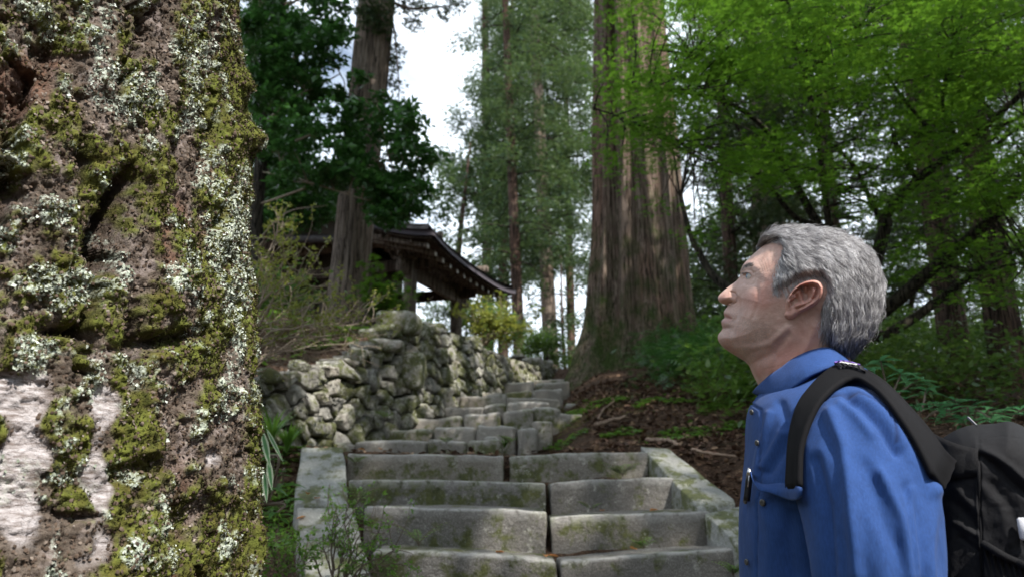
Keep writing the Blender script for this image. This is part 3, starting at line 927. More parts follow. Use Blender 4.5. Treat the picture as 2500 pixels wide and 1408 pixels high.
# eye
M_eye = Mat('eye'); 
_d = M_eye.attr('iris')
M_eye.color(M_eye.mix(M_eye.ramp(_d, .55, .62), M_eye.mix(M_eye.ramp(_d, .2, .24), (.02, .02, .02), (.10, .17, .24)), (.62, .60, .60))).rough(.08).spec(.6)
def eyeball(side):
    uz = pm(1832, 671.5, .028)
    c = MW(np.array([uz[0]+.004]), np.array([.0178*side]), np.array([uz[1]]))[0]
    look = -MU*.86+MZ*.30+ML*side*.30; look /= np.linalg.norm(look)
    th = np.linspace(0, np.pi, 20); ph = np.linspace(0, 2*np.pi, 28, endpoint=False)
    a = np.cross(look, MZ); a /= np.linalg.norm(a); b = np.cross(look, a)
    V = np.array([c+.0115*(math.cos(t)*look+math.sin(t)*(math.cos(p)*a+math.sin(p)*b)) for p in ph for t in th])
    ir = np.tile(th, len(ph))/.9
    return mk('eyeball', V, grid_faces(28, 20, wrap_u=True), M_eye.m, man, smooth=True, attrs={'iris': ir})
eyeball(1); eyeball(-1)

# ear (drawn from the side, standing off the skull)
EAR = np.array([(1913,771),(1917,759),(1916,748),(1918,735),(1924,724),(1931,713),(1940,702),(1951,693),(1965,687),(1980,683.5),(1994,684),(2004,690),(2009.5,701),(2009,715),(2003,729),(1994,741),(1981,750),
                (1967,757),(1955,763),(1946,769),(1939,776),(1931,780),(1922,779)], float)
def ear_h(q):
    """height in mm above the head side"""
    t = np.clip(((q[:, 0]-1915)*.80-(q[:, 1]-745)*.35)/90, 0, 1)
    base = 2.0+13*t
    d = seg_dist(q, EAR)
    rim = [(1927,722),(1937,707),(1952,696.5),(1967,690.5),(1984,687.5),(1998,691.5),(2004.5,703),(2003,716),(1996,729),(1985,739),(1970,748),(1952,757)]
    h = base+groove(q, rim, 4.2, 4.5)
    h += groove(q, [(1936,716),(1950,703),(1966,697),(1984,696),(1995,704),(1993,717),(1984,728)], 3.2, -4.2)      # groove inside the rim
    h += groove(q, [(1958,703),(1962,716),(1966,731)], 7, -9)      # hollow
    h += groove(q, [(1976,703),(1972,724)], 7, -8)
    h += groove(q, [(1987,709),(1986,722),(1975,734),(1958,742),(1944,746)], 4.2, 4.8)      # inner ridge
    h += groove(q, [(1946,722),(1949,735),(1936,742)], 5, -5.5)
    h += groove(q, [(1933,739),(1942,732)], 4.2, -10)      # canal
    h += groove(q, [(1924,734),(1929,742)], 4.0, 3.8)      # tragus
    h += groove(q, [(1920,768),(1930,770),(1940,762)], 6.5, 2.6)      # lobe
    h *= sstep(0, 3.5, d)*.5+.5
    return h
def ear(side):
    o = resample(smooth_closed(resample(EAR, 220), 3), 150); nt = 40
    G = polar(o, np.array([1957., 733.]), nt); q = G.reshape(-1, 2)
    hw = head_w(q)
    W0 = hw+ear_h(q)*.001
    uz = pm(q[:, 0], q[:, 1], W0)
    V = MW(uz[:, 0], W0*side, uz[:, 1])
    # rim rolls back to the head
    orim = G[:, 0]; back = []
    for f, sc in ((.35, .985), (.9, .93)):
        qq = np.array([1957., 733.])+(orim-np.array([1957., 733.]))*sc
        hb = head_w(orim); hh = hb+ear_h(orim)*.001*(1-f)-.004*f
        u2 = pm(qq[:, 0], qq[:, 1], hb+ear_h(orim)*.001); back.append(MW(u2[:, 0], hh*side, u2[:, 1]))
    F = grid_faces(150, nt, wrap_u=True); N = 150*nt
    i = np.arange(150); j = (i+1) % 150
    F1 = np.stack([N+i, N+j, j*nt, i*nt], -1); F2 = np.stack([N+150+i, N+150+j, N+j, N+i], -1)
    FF = np.vstack([F, F1, F2])
    if side < 0: FF = FF[:, ::-1]
    red = np.concatenate([np.full(N, .45), np.full(300, .6)])
    return mk('ear', np.vstack([V]+back), FF, M_skin, man, smooth=True, attrs={'red': red})
ear(1); ear(-1)

# ------------------------------------------------------------------ hair
HAIR_OUT = np.array([(1843,604),(1850,592),(1858,580),(1868,571),(1880,563),(1895,557),(1912,552),(1940,549),(1980,552),(2020,557),(2060,567),(2095,585),(2125,612),(2145,648),(2155,688),(2157,730),(2150,768),
                     (2136,800),(2118,826),(2098,850),(2080,870),(2062,878)], float)
HAIRLINE = np.array([(1846,606),(1860,602),(1880,596),(1902,592),(1908,606),(1903,622),(1897,640),(1892,656),(1888,676),(1889,694),(1894,706),(1904,708),(1918,704),(1930,702),(1944,690),(1962,681),(1985,677),
                     (2003,679),(2013,692),(2015,712),(2007,732),(2000,750),(2000,775),(2003,800),(2008,820),(2016,838),(2028,852),(2044,866),(2062,878)], float)
HAIRREG = np.vstack([HAIRLINE, HAIR_OUT[::-1]])
H_C = np.array([1990., 715.])
# outline of the cap: hair silhouette where there is hair, tucked inside the skull elsewhere
def cap_outline():
    c = np.array([1955., 760.])
    ang = np.arctan2(outl[:, 1]-c[1], outl[:, 0]-c[0])
    dense = resample(np.vstack([HAIR_OUT]), 1)  # unused seed
    ho = HAIR_OUT; L = np.concatenate([[0], np.cumsum(np.linalg.norm(np.diff(ho, axis=0), axis=1))])
    s = np.linspace(0, L[-1], 400); hp = np.column_stack([np.interp(s, L, ho[:, 0]), np.interp(s, L, ho[:, 1])])
    ha = np.arctan2(hp[:, 1]-c[1], hp[:, 0]-c[0]); hr = np.linalg.norm(hp-c, axis=1)
    r = np.linalg.norm(outl-c, axis=1)
    out = r*.97
    # hair silhouette spans the angles from the front tuft over the top to the nape
    au = np.where(ang > 2.2, ang-2*np.pi, ang); hu = np.where(ha > 2.2, ha-2*np.pi, ha)
    lo, hi = hu.min(), hu.max()
    o = np.argsort(hu)
    m = (au >= lo) & (au <= hi)
    out[m] = np.interp(au[m], hu[o], hr[o])-3.0
    return c+(outl-c)*(out/r)[:, None], m
capo, capm = cap_outline()
_HR_d = None
def hair_thick(q):
    ins = inside(q, HAIRREG)
    d = seg_dist(q, HAIRLINE, False)
    sd = np.where(ins, d, -d)
    t = sstep(-3, 26, sd)
    th = -3.5+t*(12.5+4*sstep(1900, 2060, q[:, 0]))
    side = sstep(1935, 1890, q[:, 0])*sstep(640, 700, q[:, 1])
    th = th-side*t*6
    th = th-5*t*sstep(1895, 1855, q[:, 0])*sstep(640, 610, q[:, 1])
    return th
def cap_w(q):
    W = _tps((q-1900)/100)
    W = W+hair_thick(q)
    d = seg_dist(q, capo)*MPX*1000
    R = np.clip(W*1.0, 5, 200); k = np.clip(d/R, 0, 1)
    W = W*np.sqrt(np.clip(1-(1-k)**2, 0, 1))
    fl = np.column_stack([q[:, 0]/16+q[:, 1]/40, q[:, 1]/26-q[:, 0]/60, q[:, 0]*0])
    W = W+1.6*fbm(fl, 3, 44)*k
    # outside the hairline the base stays under the skin
    ins = inside(q, HAIRREG); dh = seg_dist(q, HAIRLINE, False); sd = np.where(ins, dh, -dh)
    hw = head_w(q)*1000; hw = np.where(inside(q, PROF), hw, 0)
    near = sstep(1870, 1850, q[:, 0]) if False else 0
    b = sstep(-2, 16, sd)
    W = np.where(sd < 60, (hw-4*(1-b)+0*W)*(1-b)+W*b, W)
    W = np.maximum(W, 0)
    return W*.001
M_cap = Mat('hair_base'); M_cap.color(M_cap.mix(M_cap.ramp(M_cap.noise(60, 4, .7), .35, .65), (.10, .095, .10), (.26, .255, .265))).rough(.8)
two_sided('hair_base', capo, (1955, 760), 70, cap_w, M_cap.m, man)

# flow of the hair in the picture plane
FL = [(1860,595,.75,-.5),(1880,575,.9,-.35),(1920,570,1,.0),(1960,570,1,.05),(2010,575,1,.2),(2060,590,.9,.45),(2100,620,.65,.75),(2130,670,.25,.97),(2140,720,-.05,1),(2130,770,-.3,.95),(2100,810,-.45,.9),(2070,845,-.4,.9),
      (1910,610,.75,.65),(1905,640,.35,.93),(1900,670,.25,.95),(1896,695,.1,1),(1930,625,.8,.6),(1940,660,.6,.8),(1930,690,.45,.9),(1980,620,.9,.45),(1990,660,.7,.7),(2030,640,.75,.65),(2050,700,.35,.93),(2020,720,.3,.95),(2000,690,.6,.8),
      (2080,680,.4,.9),(2090,740,.0,1),(2050,770,-.1,1),(2020,790,-.1,1),(2070,800,-.3,.95),(2030,835,-.2,.95),(2000,600,.95,.3)]
FL = np.array(FL, float)
def flow(q):
    d2 = ((q[:, None]-FL[None, :, :2])**2).sum(-1); w = 1/(d2+180)**1.6
    v = (w@FL[:, 2:])/w.sum(1)[:, None]
    return v/np.linalg.norm(v, axis=1)[:, None]
def hair_strands():
    rg = np.random.default_rng(3)
    N = 30000
    q = np.column_stack([rg.uniform(1838, 2160, N*2), rg.uniform(545, 872, N*2)])
    q = q[inside(q, HAIRREG)][:N]; N = len(q)
    side = np.where(rg.random(N) < .78, 1, -1)
    K = 9
    clump = vnoise(np.column_stack([q/9, np.zeros(N)]), 71)          # neighbours wave together
    clump2 = vnoise(np.column_stack([q/5, np.zeros(N)+9]), 72)
    L = rg.uniform(24, 54, N)*(1-.45*sstep(1930, 1890, q[:, 0])*sstep(630, 690, q[:, 1]))
    L = L*(1-.3*sstep(800, 850, q[:, 1]))
    stray = rg.random(N) < .045
    ph = clump*4+rg.normal(0, .5, N); amp = .42+.26*clump2
    pos = q.copy(); Q = [pos.copy()]
    ang0 = clump2*.28+rg.normal(0, .10, N)
    for k in range(1, K):
        v = flow(pos); a = ang0+amp*np.sin(ph+k*.85)*(k/K+.3)+np.where(stray, rg.normal(0, .35, N), 0)
        c, s = np.cos(a), np.sin(a)
        v = np.stack([v[:, 0]*c-v[:, 1]*s, v[:, 0]*s+v[:, 1]*c], -1)
        pos = pos+v*(L/K)[:, None]; Q.append(pos.copy())
    Q = np.stack(Q, 1)           # N,K,2
    # strands gather into locks: each follows the strand of its lock's centre
    nc = 850; ci = rg.choice(N, nc, replace=False); sd_ = q[ci]
    near_ = np.concatenate([np.argmin(((q[i:i+2000, None]-sd_[None])**2).sum(-1), 1) for i in range(0, N, 2000)])
    gd = Q[ci][near_]; tcl = (np.linspace(0, 1, K)**.8)[None, :, None]*rg.uniform(.25, .70, (N, 1, 1))*(~stray)[:, None, None]
    Q = Q*(1-tcl)+(gd+(q-sd_[near_])[:, None]*.25)*tcl
    lockv = rg.normal(0, 1, nc)[near_]; lockh = rg.uniform(-.4, 1.0, nc)[near_]
    cc = np.array([1955., 760.])
    # surface: cap width evaluated on a raster
    gx = np.arange(1735, 2175, 2.5); gy = np.arange(535, 885, 2.5)
    X, Y = np.meshgrid(gx, gy, indexing='ij'); g = np.column_stack([X.ravel(), Y.ravel()])
    W = cap_w(g).reshape(X.shape)
    ing = inside(g, capo).reshape(X.shape); W = np.where(ing, W, 0)
    # radial limit of the silhouette
    th = np.arctan2(capo[:, 1]-cc[1], capo[:, 0]-cc[0]); rr = np.linalg.norm(capo-cc, axis=1); o = np.argsort(th)
    def rmax(p): return np.interp(np.arctan2(p[:, 1]-cc[1], p[:, 0]-cc[0]), th[o], rr[o], period=2*np.pi)
    f = Q.reshape(-1, 2)
    r = np.linalg.norm(f-cc, axis=1); rm = rmax(f)
    out = np.maximum(0, r-rm*.995)                 # beyond the rim: stay at the rim
    pull = (rm*.995)/np.maximum(r, 1e-6)
    fin = np.where((r > rm*.995)[:, None], cc+(f-cc)*pull[:, None], f)
    ix = np.clip((fin[:, 0]-gx[0])/2.5, 0, len(gx)-1.01); iy = np.clip((fin[:, 1]-gy[0])/2.5, 0, len(gy)-1.01)
    i0, j0 = ix.astype(int), iy.astype(int); a, b = ix-i0, iy-j0
    w = W[i0, j0]*(1-a)*(1-b)+W[i0+1, j0]*a*(1-b)+W[i0, j0+1]*(1-a)*b+W[i0+1, j0+1]*a*b
    w = w.reshape(N, K)
    t = np.linspace(0, 1, K)[None]
    rough_ = (.5+.5*clump2)[:, None]
    lift = (.0006+.0042*np.sin(t*np.pi*.8)*rg.uniform(.3, 1.25, N)[:, None]*(.4+1.0*rough_)+.0030*lockh[:, None]*t)
    lift = lift+.010*t*sstep(1905, 1850, q[:, 0])[:, None]*sstep(610, 585, q[:, 1])[:, None]*rg.random((N, 1))
    lift = lift+np.where(stray[:, None], .008*t*rg.random((N, 1)), 0)
    fin = fin.reshape(N, K, 2)
    wt = w*side[:, None]
    uz = pm(fin[..., 0], fin[..., 1], np.clip(w, 0, .1))
    Pw = MW(uz[..., 0].ravel(), wt.ravel(), uz[..., 1].ravel()).reshape(N, K, 3)
    uc = pm(cc[0]+30, cc[1]-60, 0.0); C = MW(np.array([uc[0]]), np.array([0.]), np.array([uc[1]]))[0]
    n = Pw-C; n /= np.linalg.norm(n, axis=2)[..., None]
    Pw = Pw+n*lift[..., None]
    # colour
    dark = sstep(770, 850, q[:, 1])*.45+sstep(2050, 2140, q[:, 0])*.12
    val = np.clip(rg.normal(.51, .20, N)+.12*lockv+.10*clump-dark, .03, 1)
    return Pw, val, rg
PW, hv, rg = hair_strands()
N, K = PW.shape[:2]
def hair_mat():
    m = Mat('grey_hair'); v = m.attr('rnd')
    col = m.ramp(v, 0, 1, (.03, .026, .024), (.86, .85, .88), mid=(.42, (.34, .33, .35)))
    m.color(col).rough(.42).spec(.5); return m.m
M_hair = hair_mat()
def ribbons(name, PW, wid, val, mat, parent):
    """thin three-sided strands"""
    N, K = PW.shape[:2]
    T = np.gradient(PW, axis=1); T /= np.linalg.norm(T, axis=2)[..., None]+1e-9
    v = np.random.default_rng(1).normal(0, 1, (N, 1, 3)); A = np.cross(T, v); A /= np.linalg.norm(A, axis=2)[..., None]+1e-9
    B = np.cross(T, A)
    tap = np.interp(np.linspace(0, 1, K), [0, .15, .7, 1], [.8, 1, .8, .15])[None, :, None]*np.broadcast_to(wid, (N,))[:, None, None]
    R = [PW+tap*(A*math.cos(a)+B*math.sin(a)) for a in (0, 2.094, 4.189)]
    V = np.stack(R, 2).reshape(-1, 3)          # N,K,3
    base = (np.arange(N)*K*3)[:, None, None]; k = (np.arange(K-1)*3)[None, :, None]; j = np.arange(3)[None, None]
    jn = (j+1) % 3
    Q = np.stack([base+k+j, base+k+jn, base+k+3+jn, base+k+3+j], -1).reshape(-1, 4)
    return mk(name, V, Q, mat, parent, smooth=True, attrs={'rnd': np.repeat(val, K*3)})
N1 = 16000
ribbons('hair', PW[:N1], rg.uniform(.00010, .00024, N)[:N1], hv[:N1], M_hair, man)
# brows and lashes
def short_hairs(name, line, n, length, direction, val, w0, wid=.00018, spread=3):
    rg = np.random.default_rng(9); line = np.array(line, float)
    t = rg.uniform(0, len(line)-1.001, n); i = t.astype(int); f = (t-i)[:, None]
    q = line[i]*(1-f)+line[i+1]*f+rg.normal(0, spread, (n, 2))*np.array([.6, .8])
    w = head_w(q)
    Pp = []
    for k in range(4):
        qq = q+np.array(direction)*length*k/3*rg.uniform(.6, 1.2, n)[:, None]+rg.normal(0, .5, (n, 2))
        ww = w+w0*(.3+k/3); uz = pm(qq[:, 0], qq[:, 1], np.clip(ww, 0, .1)); Pp.append(MW(uz[:, 0], ww, uz[:, 1]))
    ribbons(name, np.stack(Pp, 1), wid, np.clip(rg.normal(val, .12, n), 0, 1), M_hair, man)
short_hairs('eyebrow', [(1810,660),(1815,652),(1824,647),(1836,648)], 260, 7, (.75, -.5), .22, .0022)
short_hairs('eyelashes', [(1813,667),(1820,664.5),(1828,667)], 40, 5, (-.8, .1), .05, .002, .00016, .5)
short_hairs('sideburn', [(1893,690),(1891,705),(1897,716)], 260, 6, (.1, 1), .5, .0009, .00013, 5)
# ------------------------------------------------------------------ shirt
def vnormals(V, Q):
    a = V[Q[:, 2]]-V[Q[:, 0]]; b = V[Q[:, 3 if Q.shape[1] == 4 else 1]]-V[Q[:, 1 if Q.shape[1] == 4 else 0]]
    n = np.cross(a, b); N = np.zeros_like(V)
    for k in range(Q.shape[1]): np.add.at(N, Q[:, k], n)
    return N/(np.linalg.norm(N, axis=1)[:, None]+1e-12)
def cloth_mat(name, col, dark, scale=1):
    m = Mat(name)
    c = m.mix(m.ramp(m.noise(90, 4, .6), .3, .7), col, tuple(v*.86 for v in col))
    c = m.mix(m.math('MULTIPLY', m.ramp(m.noise(700, 3, .7, stretch=(1, 1, .12)), .42, .62), .38), c, tuple(min(1, v*1.6) for v in col))
    c = m.mix(m.math('MULTIPLY', m.ramp(m.noise(16, 4, .6), .5, .7), .10), c, tuple(min(1, v*1.5) for v in col))
    c = m.mix(m.math('MULTIPLY', m.attr('seam'), .9), c, dark)
    m.color(c).rough(.85).spec(.2)
    m.b.inputs['Sheen Weight'].default_value = .04
    m.bump(m.noise(1400, 2, .6), .25, .0006)
    m.bump(m.noise(45, 4, .5, stretch=(1, 1, .45)), .2, .004)
    return m.m
M_shirt = cloth_mat('blue_cotton', (.019, .054, .180), (.006, .016, .06))

def ring_loft(rings, nphi, nper, expo=2.4, back=.05):
    """rings: (Fx,Fy,Bx,By,w,drop)"""
    R = spline(np.array(rings, float), nper)
    ph = np.linspace(0, 2*np.pi, nphi, endpoint=False)
    V = []
    for r in R:
        F = pm(r[0], r[1], 0.); B = pm(r[2], r[3], 0.)
        c, s = np.cos(ph), np.sin(ph)
        cc = np.sign(c)*np.abs(c)**(2/expo); ss = np.sign(s)*np.abs(s)**(2/expo)
        mid = (F+B)/2; h = (B-F)/2
        u = mid[0]+h[0]*cc+r[6]*ss**2; z = mid[1]+h[1]*cc-r[5]*ss**2
        V.append(MW(u, r[4]*ss, z))
    return np.vstack(V), grid_faces(nper, nphi)[:, ::-1], R
def loft_faces(nper, nphi):
    i = np.arange(nper-1)[:, None]*nphi; j = np.arange(nphi)[None]; k = (j+1) % nphi
    return np.stack([i+j, i+nphi+j, i+nphi+k, i+k], -1).reshape(-1, 4)
rings = [(1853,966,2068,884,.064,0,.0),(1845,976,2078,888,.076,0,.01),(1834,990,2092,900,.105,.002,.025),(1826,1012,2112,922,.140,.006,.038),(1822,1045,2130,955,.165,.014,.04),(1822,1095,2152,1010,.178,.02,.035),
         (1817,1160,2170,1095,.178,.02,.02),(1809,1260,2182,1230,.166,.005,.0),(1810,1408,2182,1400,.158,0,0),(1815,1600,2182,1600,.168,0,0),(1822,1850,2187,1850,.178,0,0)]
NP, NR = 260, 300
TV, _, _ = ring_loft(rings, NP, NR)
TF = loft_faces(NR, NP)
SEAM = [(1955,1060),(1962,1035),(1975,1010),(2000,986),(2030,966),(2060,958),(2095,960),(2130,974),(2160,998),(2180,1032),(2192,1075)]
def px_of(V): x, y, z = project(V); return np.column_stack([x, y])
n = vnormals(TV, TF)
if (n@(-MU)*(TV@MU < (TV@MU).mean())).sum() < 0: n = -n; TF = TF[:, ::-1]
q = px_of(TV)
zz = TV[:, 2]; uu = (TV-HC)@MU; ww = (TV-HC)@ML
dsp = (.0035*fbm(np.column_stack([uu*16, ww*16, zz*5]), 3, 5)+.001*fbm(np.column_stack([uu*50, ww*50, zz*30]), 2, 6))*sstep(930, 1080, q[:, 1])
near = ww > -.02
dg = groove(q, [(1905,985),(1935,1060),(1880,1150)], 12, -.004)+groove(q, [(1880,1010),(1862,1100),(1850,1160)], 9, .004)+groove(q, [(1912,1060),(1870,1140)], 10, .005)
dg += groove(q, [(1835,985),(1858,1000),(1866,1080),(1862,1160),(1852,1250),(1848,1408)], 2.5, -.0022)          # placket edge
dg += groove(q, SEAM, 2.2, -.0016)
dg += groove(q, [(1866,1225),(1885,1300),(1880,1408)], 20, .004)+groove(q, [(1930,1250),(1925,1330),(1935,1408)], 16, -.004)
dsp += np.where(near, dg, 0)
seam = np.where(near, groove(q, SEAM, 1.6, 1)+groove(q, [(1866,1010),(1866,1080),(1862,1160),(1852,1250),(1848,1408)], 1.2, .7), 0)
TV2 = TV+n*dsp[:, None]
shirt = mk('shirt', TV2, TF, M_shirt, man, smooth=True, attrs={'seam': seam})

def sleeve(side):
    w = side
    def p(x, y, ww): a = pm(x, y, ww); return (a[0], ww, a[1])
    ctr = [p(2045,1052,.045), p(2062,1056,.09), p(2080,1072,.135), p(2092,1125,.163), p(2108,1215,.184), p(2130,1305,.200), p(2140,1408,.208)]
    last = np.array(ctr[-1]); ctr += [tuple(last+[.012, .004, -.13]), tuple(last+[-.01, .0, -.26]), tuple(last+[-.09, -.01, -.37]), tuple(last+[-.13, -.015, -.41])]
    rr = [.052, .060, .067, .071, .0715, .068, .064, .058, .053, .043, .040]
    A_ = np.array([list(c)+[r] for c, r in zip(ctr, rr)]); s_ = np.concatenate([[0], np.cumsum(np.linalg.norm(np.diff(A_[:, :3], axis=0), axis=1))])
    C = np.column_stack([np.interp(np.linspace(0, s_[-1], 260), s_, A_[:, k]) for k in range(4)])
    for _ in range(3): C[1:-1] = np.column_stack([np.convolve(np.pad(C[:, k], 8, 'edge'), np.hanning(19)[1:-1]/np.hanning(19)[1:-1].sum(), 'valid') for k in range(4)])[1:-1]
    V, Q, T = sweep(MW(C[:, 0], C[:, 1]*w, C[:, 2]), C[:, 3], 160, True)
    if side < 0: pass
    n = vnormals(V, Q)
    ctrp = np.repeat(MW(C[:, 0], C[:, 1]*w, C[:, 2]), 160, 0)
    if ((V[:len(ctrp)]-ctrp)*n[:len(ctrp)]).sum() < 0: n = -n; Q = Q[:, ::-1]
    q = px_of(V); uu = (V-HC)@MU; ww = (V-HC)@ML; zz = V[:, 2]
    rot = np.column_stack([(uu*.90+zz*.42)*17, ww*12, (zz*.90-uu*.42)*3.2])
    d = .0032*(fbm(rot, 3, 15))*2+.0011*fbm(np.column_stack([uu*40, ww*40, zz*18]), 3, 16)
    fade = sstep(960, 1120, q[:, 1])
    d = d*(.05+.95*fade)
    d += .0011*(ridged(np.column_stack([(uu*.92+zz*.40)*42+2*fbm(rot*.6, 2, 19), ww*30, (zz*.92-uu*.40)*12]), 2, 18)-.5)*sstep(.0, .35, fbm(rot*.5, 2, 23)+.25)
    if side > 0:
        g = groove(q, [(2068,968),(2105,990),(2150,1035),(2195,1100)], 11, -.009)
        g += groove(q, [(2050,985),(2085,1010),(2130,1060)], 9, .004)
        g += groove(q, [(2100,968),(2150,1000),(2190,1050),(2235,1130),(2275,1200)], 14, .004)
        g += groove(q, [(2030,1010),(2058,1090),(2072,1180),(2082,1290),(2092,1408)], 17, .008)
        g += groove(q, [(2110,1130),(2150,1230),(2185,1330),(2200,1450)], 20, -.0032)
        g += groove(q, [(2150,1150),(2205,1260),(2228,1408)], 12, .006)
        g += groove(q, [(2222,1190),(2246,1280),(2262,1480)], 15, -.005)
        g += groove(q, [(2277,1190),(2284,1260),(2276,1450)], 11, .004)
        g += groove(q, [(2230,1190),(2240,1290),(2250,1408)], 9, .005)
        g += groove(q, [(1992,1120),(2015,1230),(2030,1408)], 12, -.006)
        g += groove(q, SEAM, 2.4, -.0026)
        # puckers along the seam
        sd = seg_dist(q, np.array(SEAM), False)
        g += .0011*np.sin(q[:, 0]*.62-q[:, 1]*.75)*np.exp(-((sd-7)/6)**2)*sstep(2045, 2020, q[:, 0])
        seam = groove(q, SEAM, 3.0, 1)
        # the sleeve head lies level with the yoke above the seam
        d = d+g
    else: seam = np.zeros(len(V))
    V = V+n*d[:, None]
    return mk('sleeve', V, [Q, T], M_shirt, man, smooth=True, attrs={'seam': seam}), V, C
sl, SV, SC = sleeve(1)
sl2, _, SC2 = sleeve(-1)
_SA = np.vstack([TV2, SV]); _SQ = px_of(_SA); _SW = (_SA-HC)@ML
def shirt_w(x, y, r=9):
    d = (_SQ[:, 0]-x)**2+(_SQ[:, 1]-y)**2 < r*r
    return float(_SW[d].max()) if d.any() else 0.0

# collar: a folded sheet round the neck
def collar():
    near_up = [(1836,957,.004),(1846,944,.03),(1868,924,.046),(1900,900,.057),(1940,872,.064),(1985,851,.066),(2025,848,.058),(2052,858,.03),(2058,863,0)]
    near_lo = [(1889,982,.052),(1893,981,.076),(1915,962,.090),(1945,938,.100),(1975,917,.104),(2010,900,.100),(2045,890,.083),(2072,884,.04),(2078,886,0)]
    # the front point of the upper edge and the tip of the collar
    A = spline(np.array(near_up, float), 60); B = spline(np.array(near_lo, float), 60)
    def w3(L, s): uz = pm(L[:, 0], L[:, 1], L[:, 2]); return MW(uz[:, 0], L[:, 2]*s, uz[:, 1])
    for s in (1, -1):
        a, b = w3(A, s), w3(B, s); rows = []
        T = np.linspace(0, 1, 14)
        for t in T:
            bulge = math.sin(t*math.pi)*.004
            pnt = a*(1-t)+b*t; pnt = pnt+ML*s*bulge
            rows.append(pnt)
        outer = np.stack(rows, 1)
        nrm = np.cross(outer[1:, 0]-outer[:-1, 0], outer[:-1, -1]-outer[:-1, 0]); nrm = np.vstack([nrm, nrm[-1:]]); nrm /= np.linalg.norm(nrm, axis=1)[:, None]
        nrm = np.where((nrm@(ML*s)[:, None]) < 0, -nrm, nrm)
        uo = fbm(outer.reshape(-1, 3)*40, 3, 8).reshape(outer.shape[:2])*.0012
        outer = outer+nrm[:, None]*uo[..., None]
        inner = outer-nrm[:, None]*.0028
        n0, n1 = outer.shape[:2]
        V = np.vstack([outer.reshape(-1, 3), inner.reshape(-1, 3)]); F = grid_faces(n0, n1); M = n0*n1
        fr = np.arange(n1-1); e0 = np.stack([fr, fr+1, M+fr+1, M+fr], -1); fl = (n0-1)*n1+fr; e1 = np.stack([fl+1, fl, M+fl, M+fl+1], -1)
        k = np.arange(n0-1)*n1; e2 = np.stack([k+n1, k, M+k, M+k+n1], -1); kl = k+n1-1; e3 = np.stack([kl, kl+n1, M+kl+n1, M+kl], -1)
        tt = np.tile(T, n0); se = np.concatenate([np.exp(-((tt-.9)/.02)**2)*.6]*2)
        mk('collar', V, np.vstack([F, F[:, ::-1]+M, e0, e1, e2, e3]), M_shirt, man, smooth=True, attrs={'seam': se})
        # stand: inner band under the fold
        st = spline(np.array([(1843,972,.03),(1870,945,.050),(1905,918,.059),(1945,893,.067),(1990,872,.070),(2030,868,.060),(2060,876,.0)], float), 40)
        st2 = st.copy(); st2[:, 1] += 34; st2[:, 2] *= 1.05
        c, dn = w3(st, s), w3(st2, s)
        V = np.vstack([c, dn]); i = np.arange(39)
        mk('collar_stand', V, np.stack([i, i+1, i+41, i+40], -1), M_shirt, man, smooth=True)
collar()

# buttons, pocket flap, pen
M_button = Mat('snap_metal').color((.10, .10, .10)).rough(.35).m; M_button.node_tree.nodes['Principled BSDF'].inputs['Metallic'].default_value = .6
def at_shirt(x, y, lift=.003):
    w = shirt_w(x, y)+lift; a = pm(x, y, w); return MW(np.array([a[0]]), np.array([w]), np.array([a[1]]))[0]
def disc(name, c, nrm, r, h, mat, parent, n=20):
    nrm = nrm/np.linalg.norm(nrm)
    path = np.array([c-nrm*h, c+nrm*h*.2, c+nrm*h*.7, c+nrm*h, c+nrm*h*.75])
    V, Q, T = sweep(path, [r, r, r*.9, r*.55, r*.2], n)
    return mk(name, V, [Q, T], mat, parent, smooth=True)
fn = ML*.6-MU*.8
for x, y in ((1847,1080),(1819,1222),(1822,1371),(1834,1005)):
    disc('button', at_shirt(x, y, .002), fn, .0038, .0011, M_button, man)
disc('button', at_shirt(1861, 1226, .002), ML*.8-MU*.6, .0042, .0012, M_button, man)
def flap():
    top = spline(np.array([(1832,1148,.0),(1838,1168,.012),(1862,1180,.004),(1905,1178,.002),(1938,1184,.010),(1957,1189,.011)], float), 30)
    bot = spline(np.array([(1836,1172,.013),(1850,1196,.017),(1880,1203,.012),(1922,1218,.012),(1942,1220,.012),(1957,1210,.009)], float), 30)
    rows = []
    for t in np.linspace(0, 1, 8):
        L = top*(1-t)+bot*t
        w = np.array([max(shirt_w(x, y, 14), .02) for x, y in L[:, :2]]); w = np.convolve(np.pad(w, 4, 'edge'), np.ones(9)/9, 'valid')+.004+L[:, 2]+.005*math.sin(t*3.1)
        uz = pm(L[:, 0], L[:, 1], w); rows.append(MW(uz[:, 0], w, uz[:, 1]))
    O = np.stack(rows, 1); I = O-(ML*.7-MU*.3)*.003
    V = np.vstack([O.reshape(-1, 3), I.reshape(-1, 3)]); F = grid_faces(30, 8); M = 240
    k = np.arange(7); e0 = np.stack([k+1, k, M+k, M+k+1], -1); k2 = np.arange(29)*8+7; e3 = np.stack([k2, k2+8, M+k2+8, M+k2], -1); k3 = np.arange(29)*8; e2 = np.stack([k3+8, k3, M+k3, M+k3+8], -1)
    mk('pocket_flap', V, np.vstack([F, F[:, ::-1]+M, e0, e3, e2]), M_shirt, man, smooth=True)
flap()
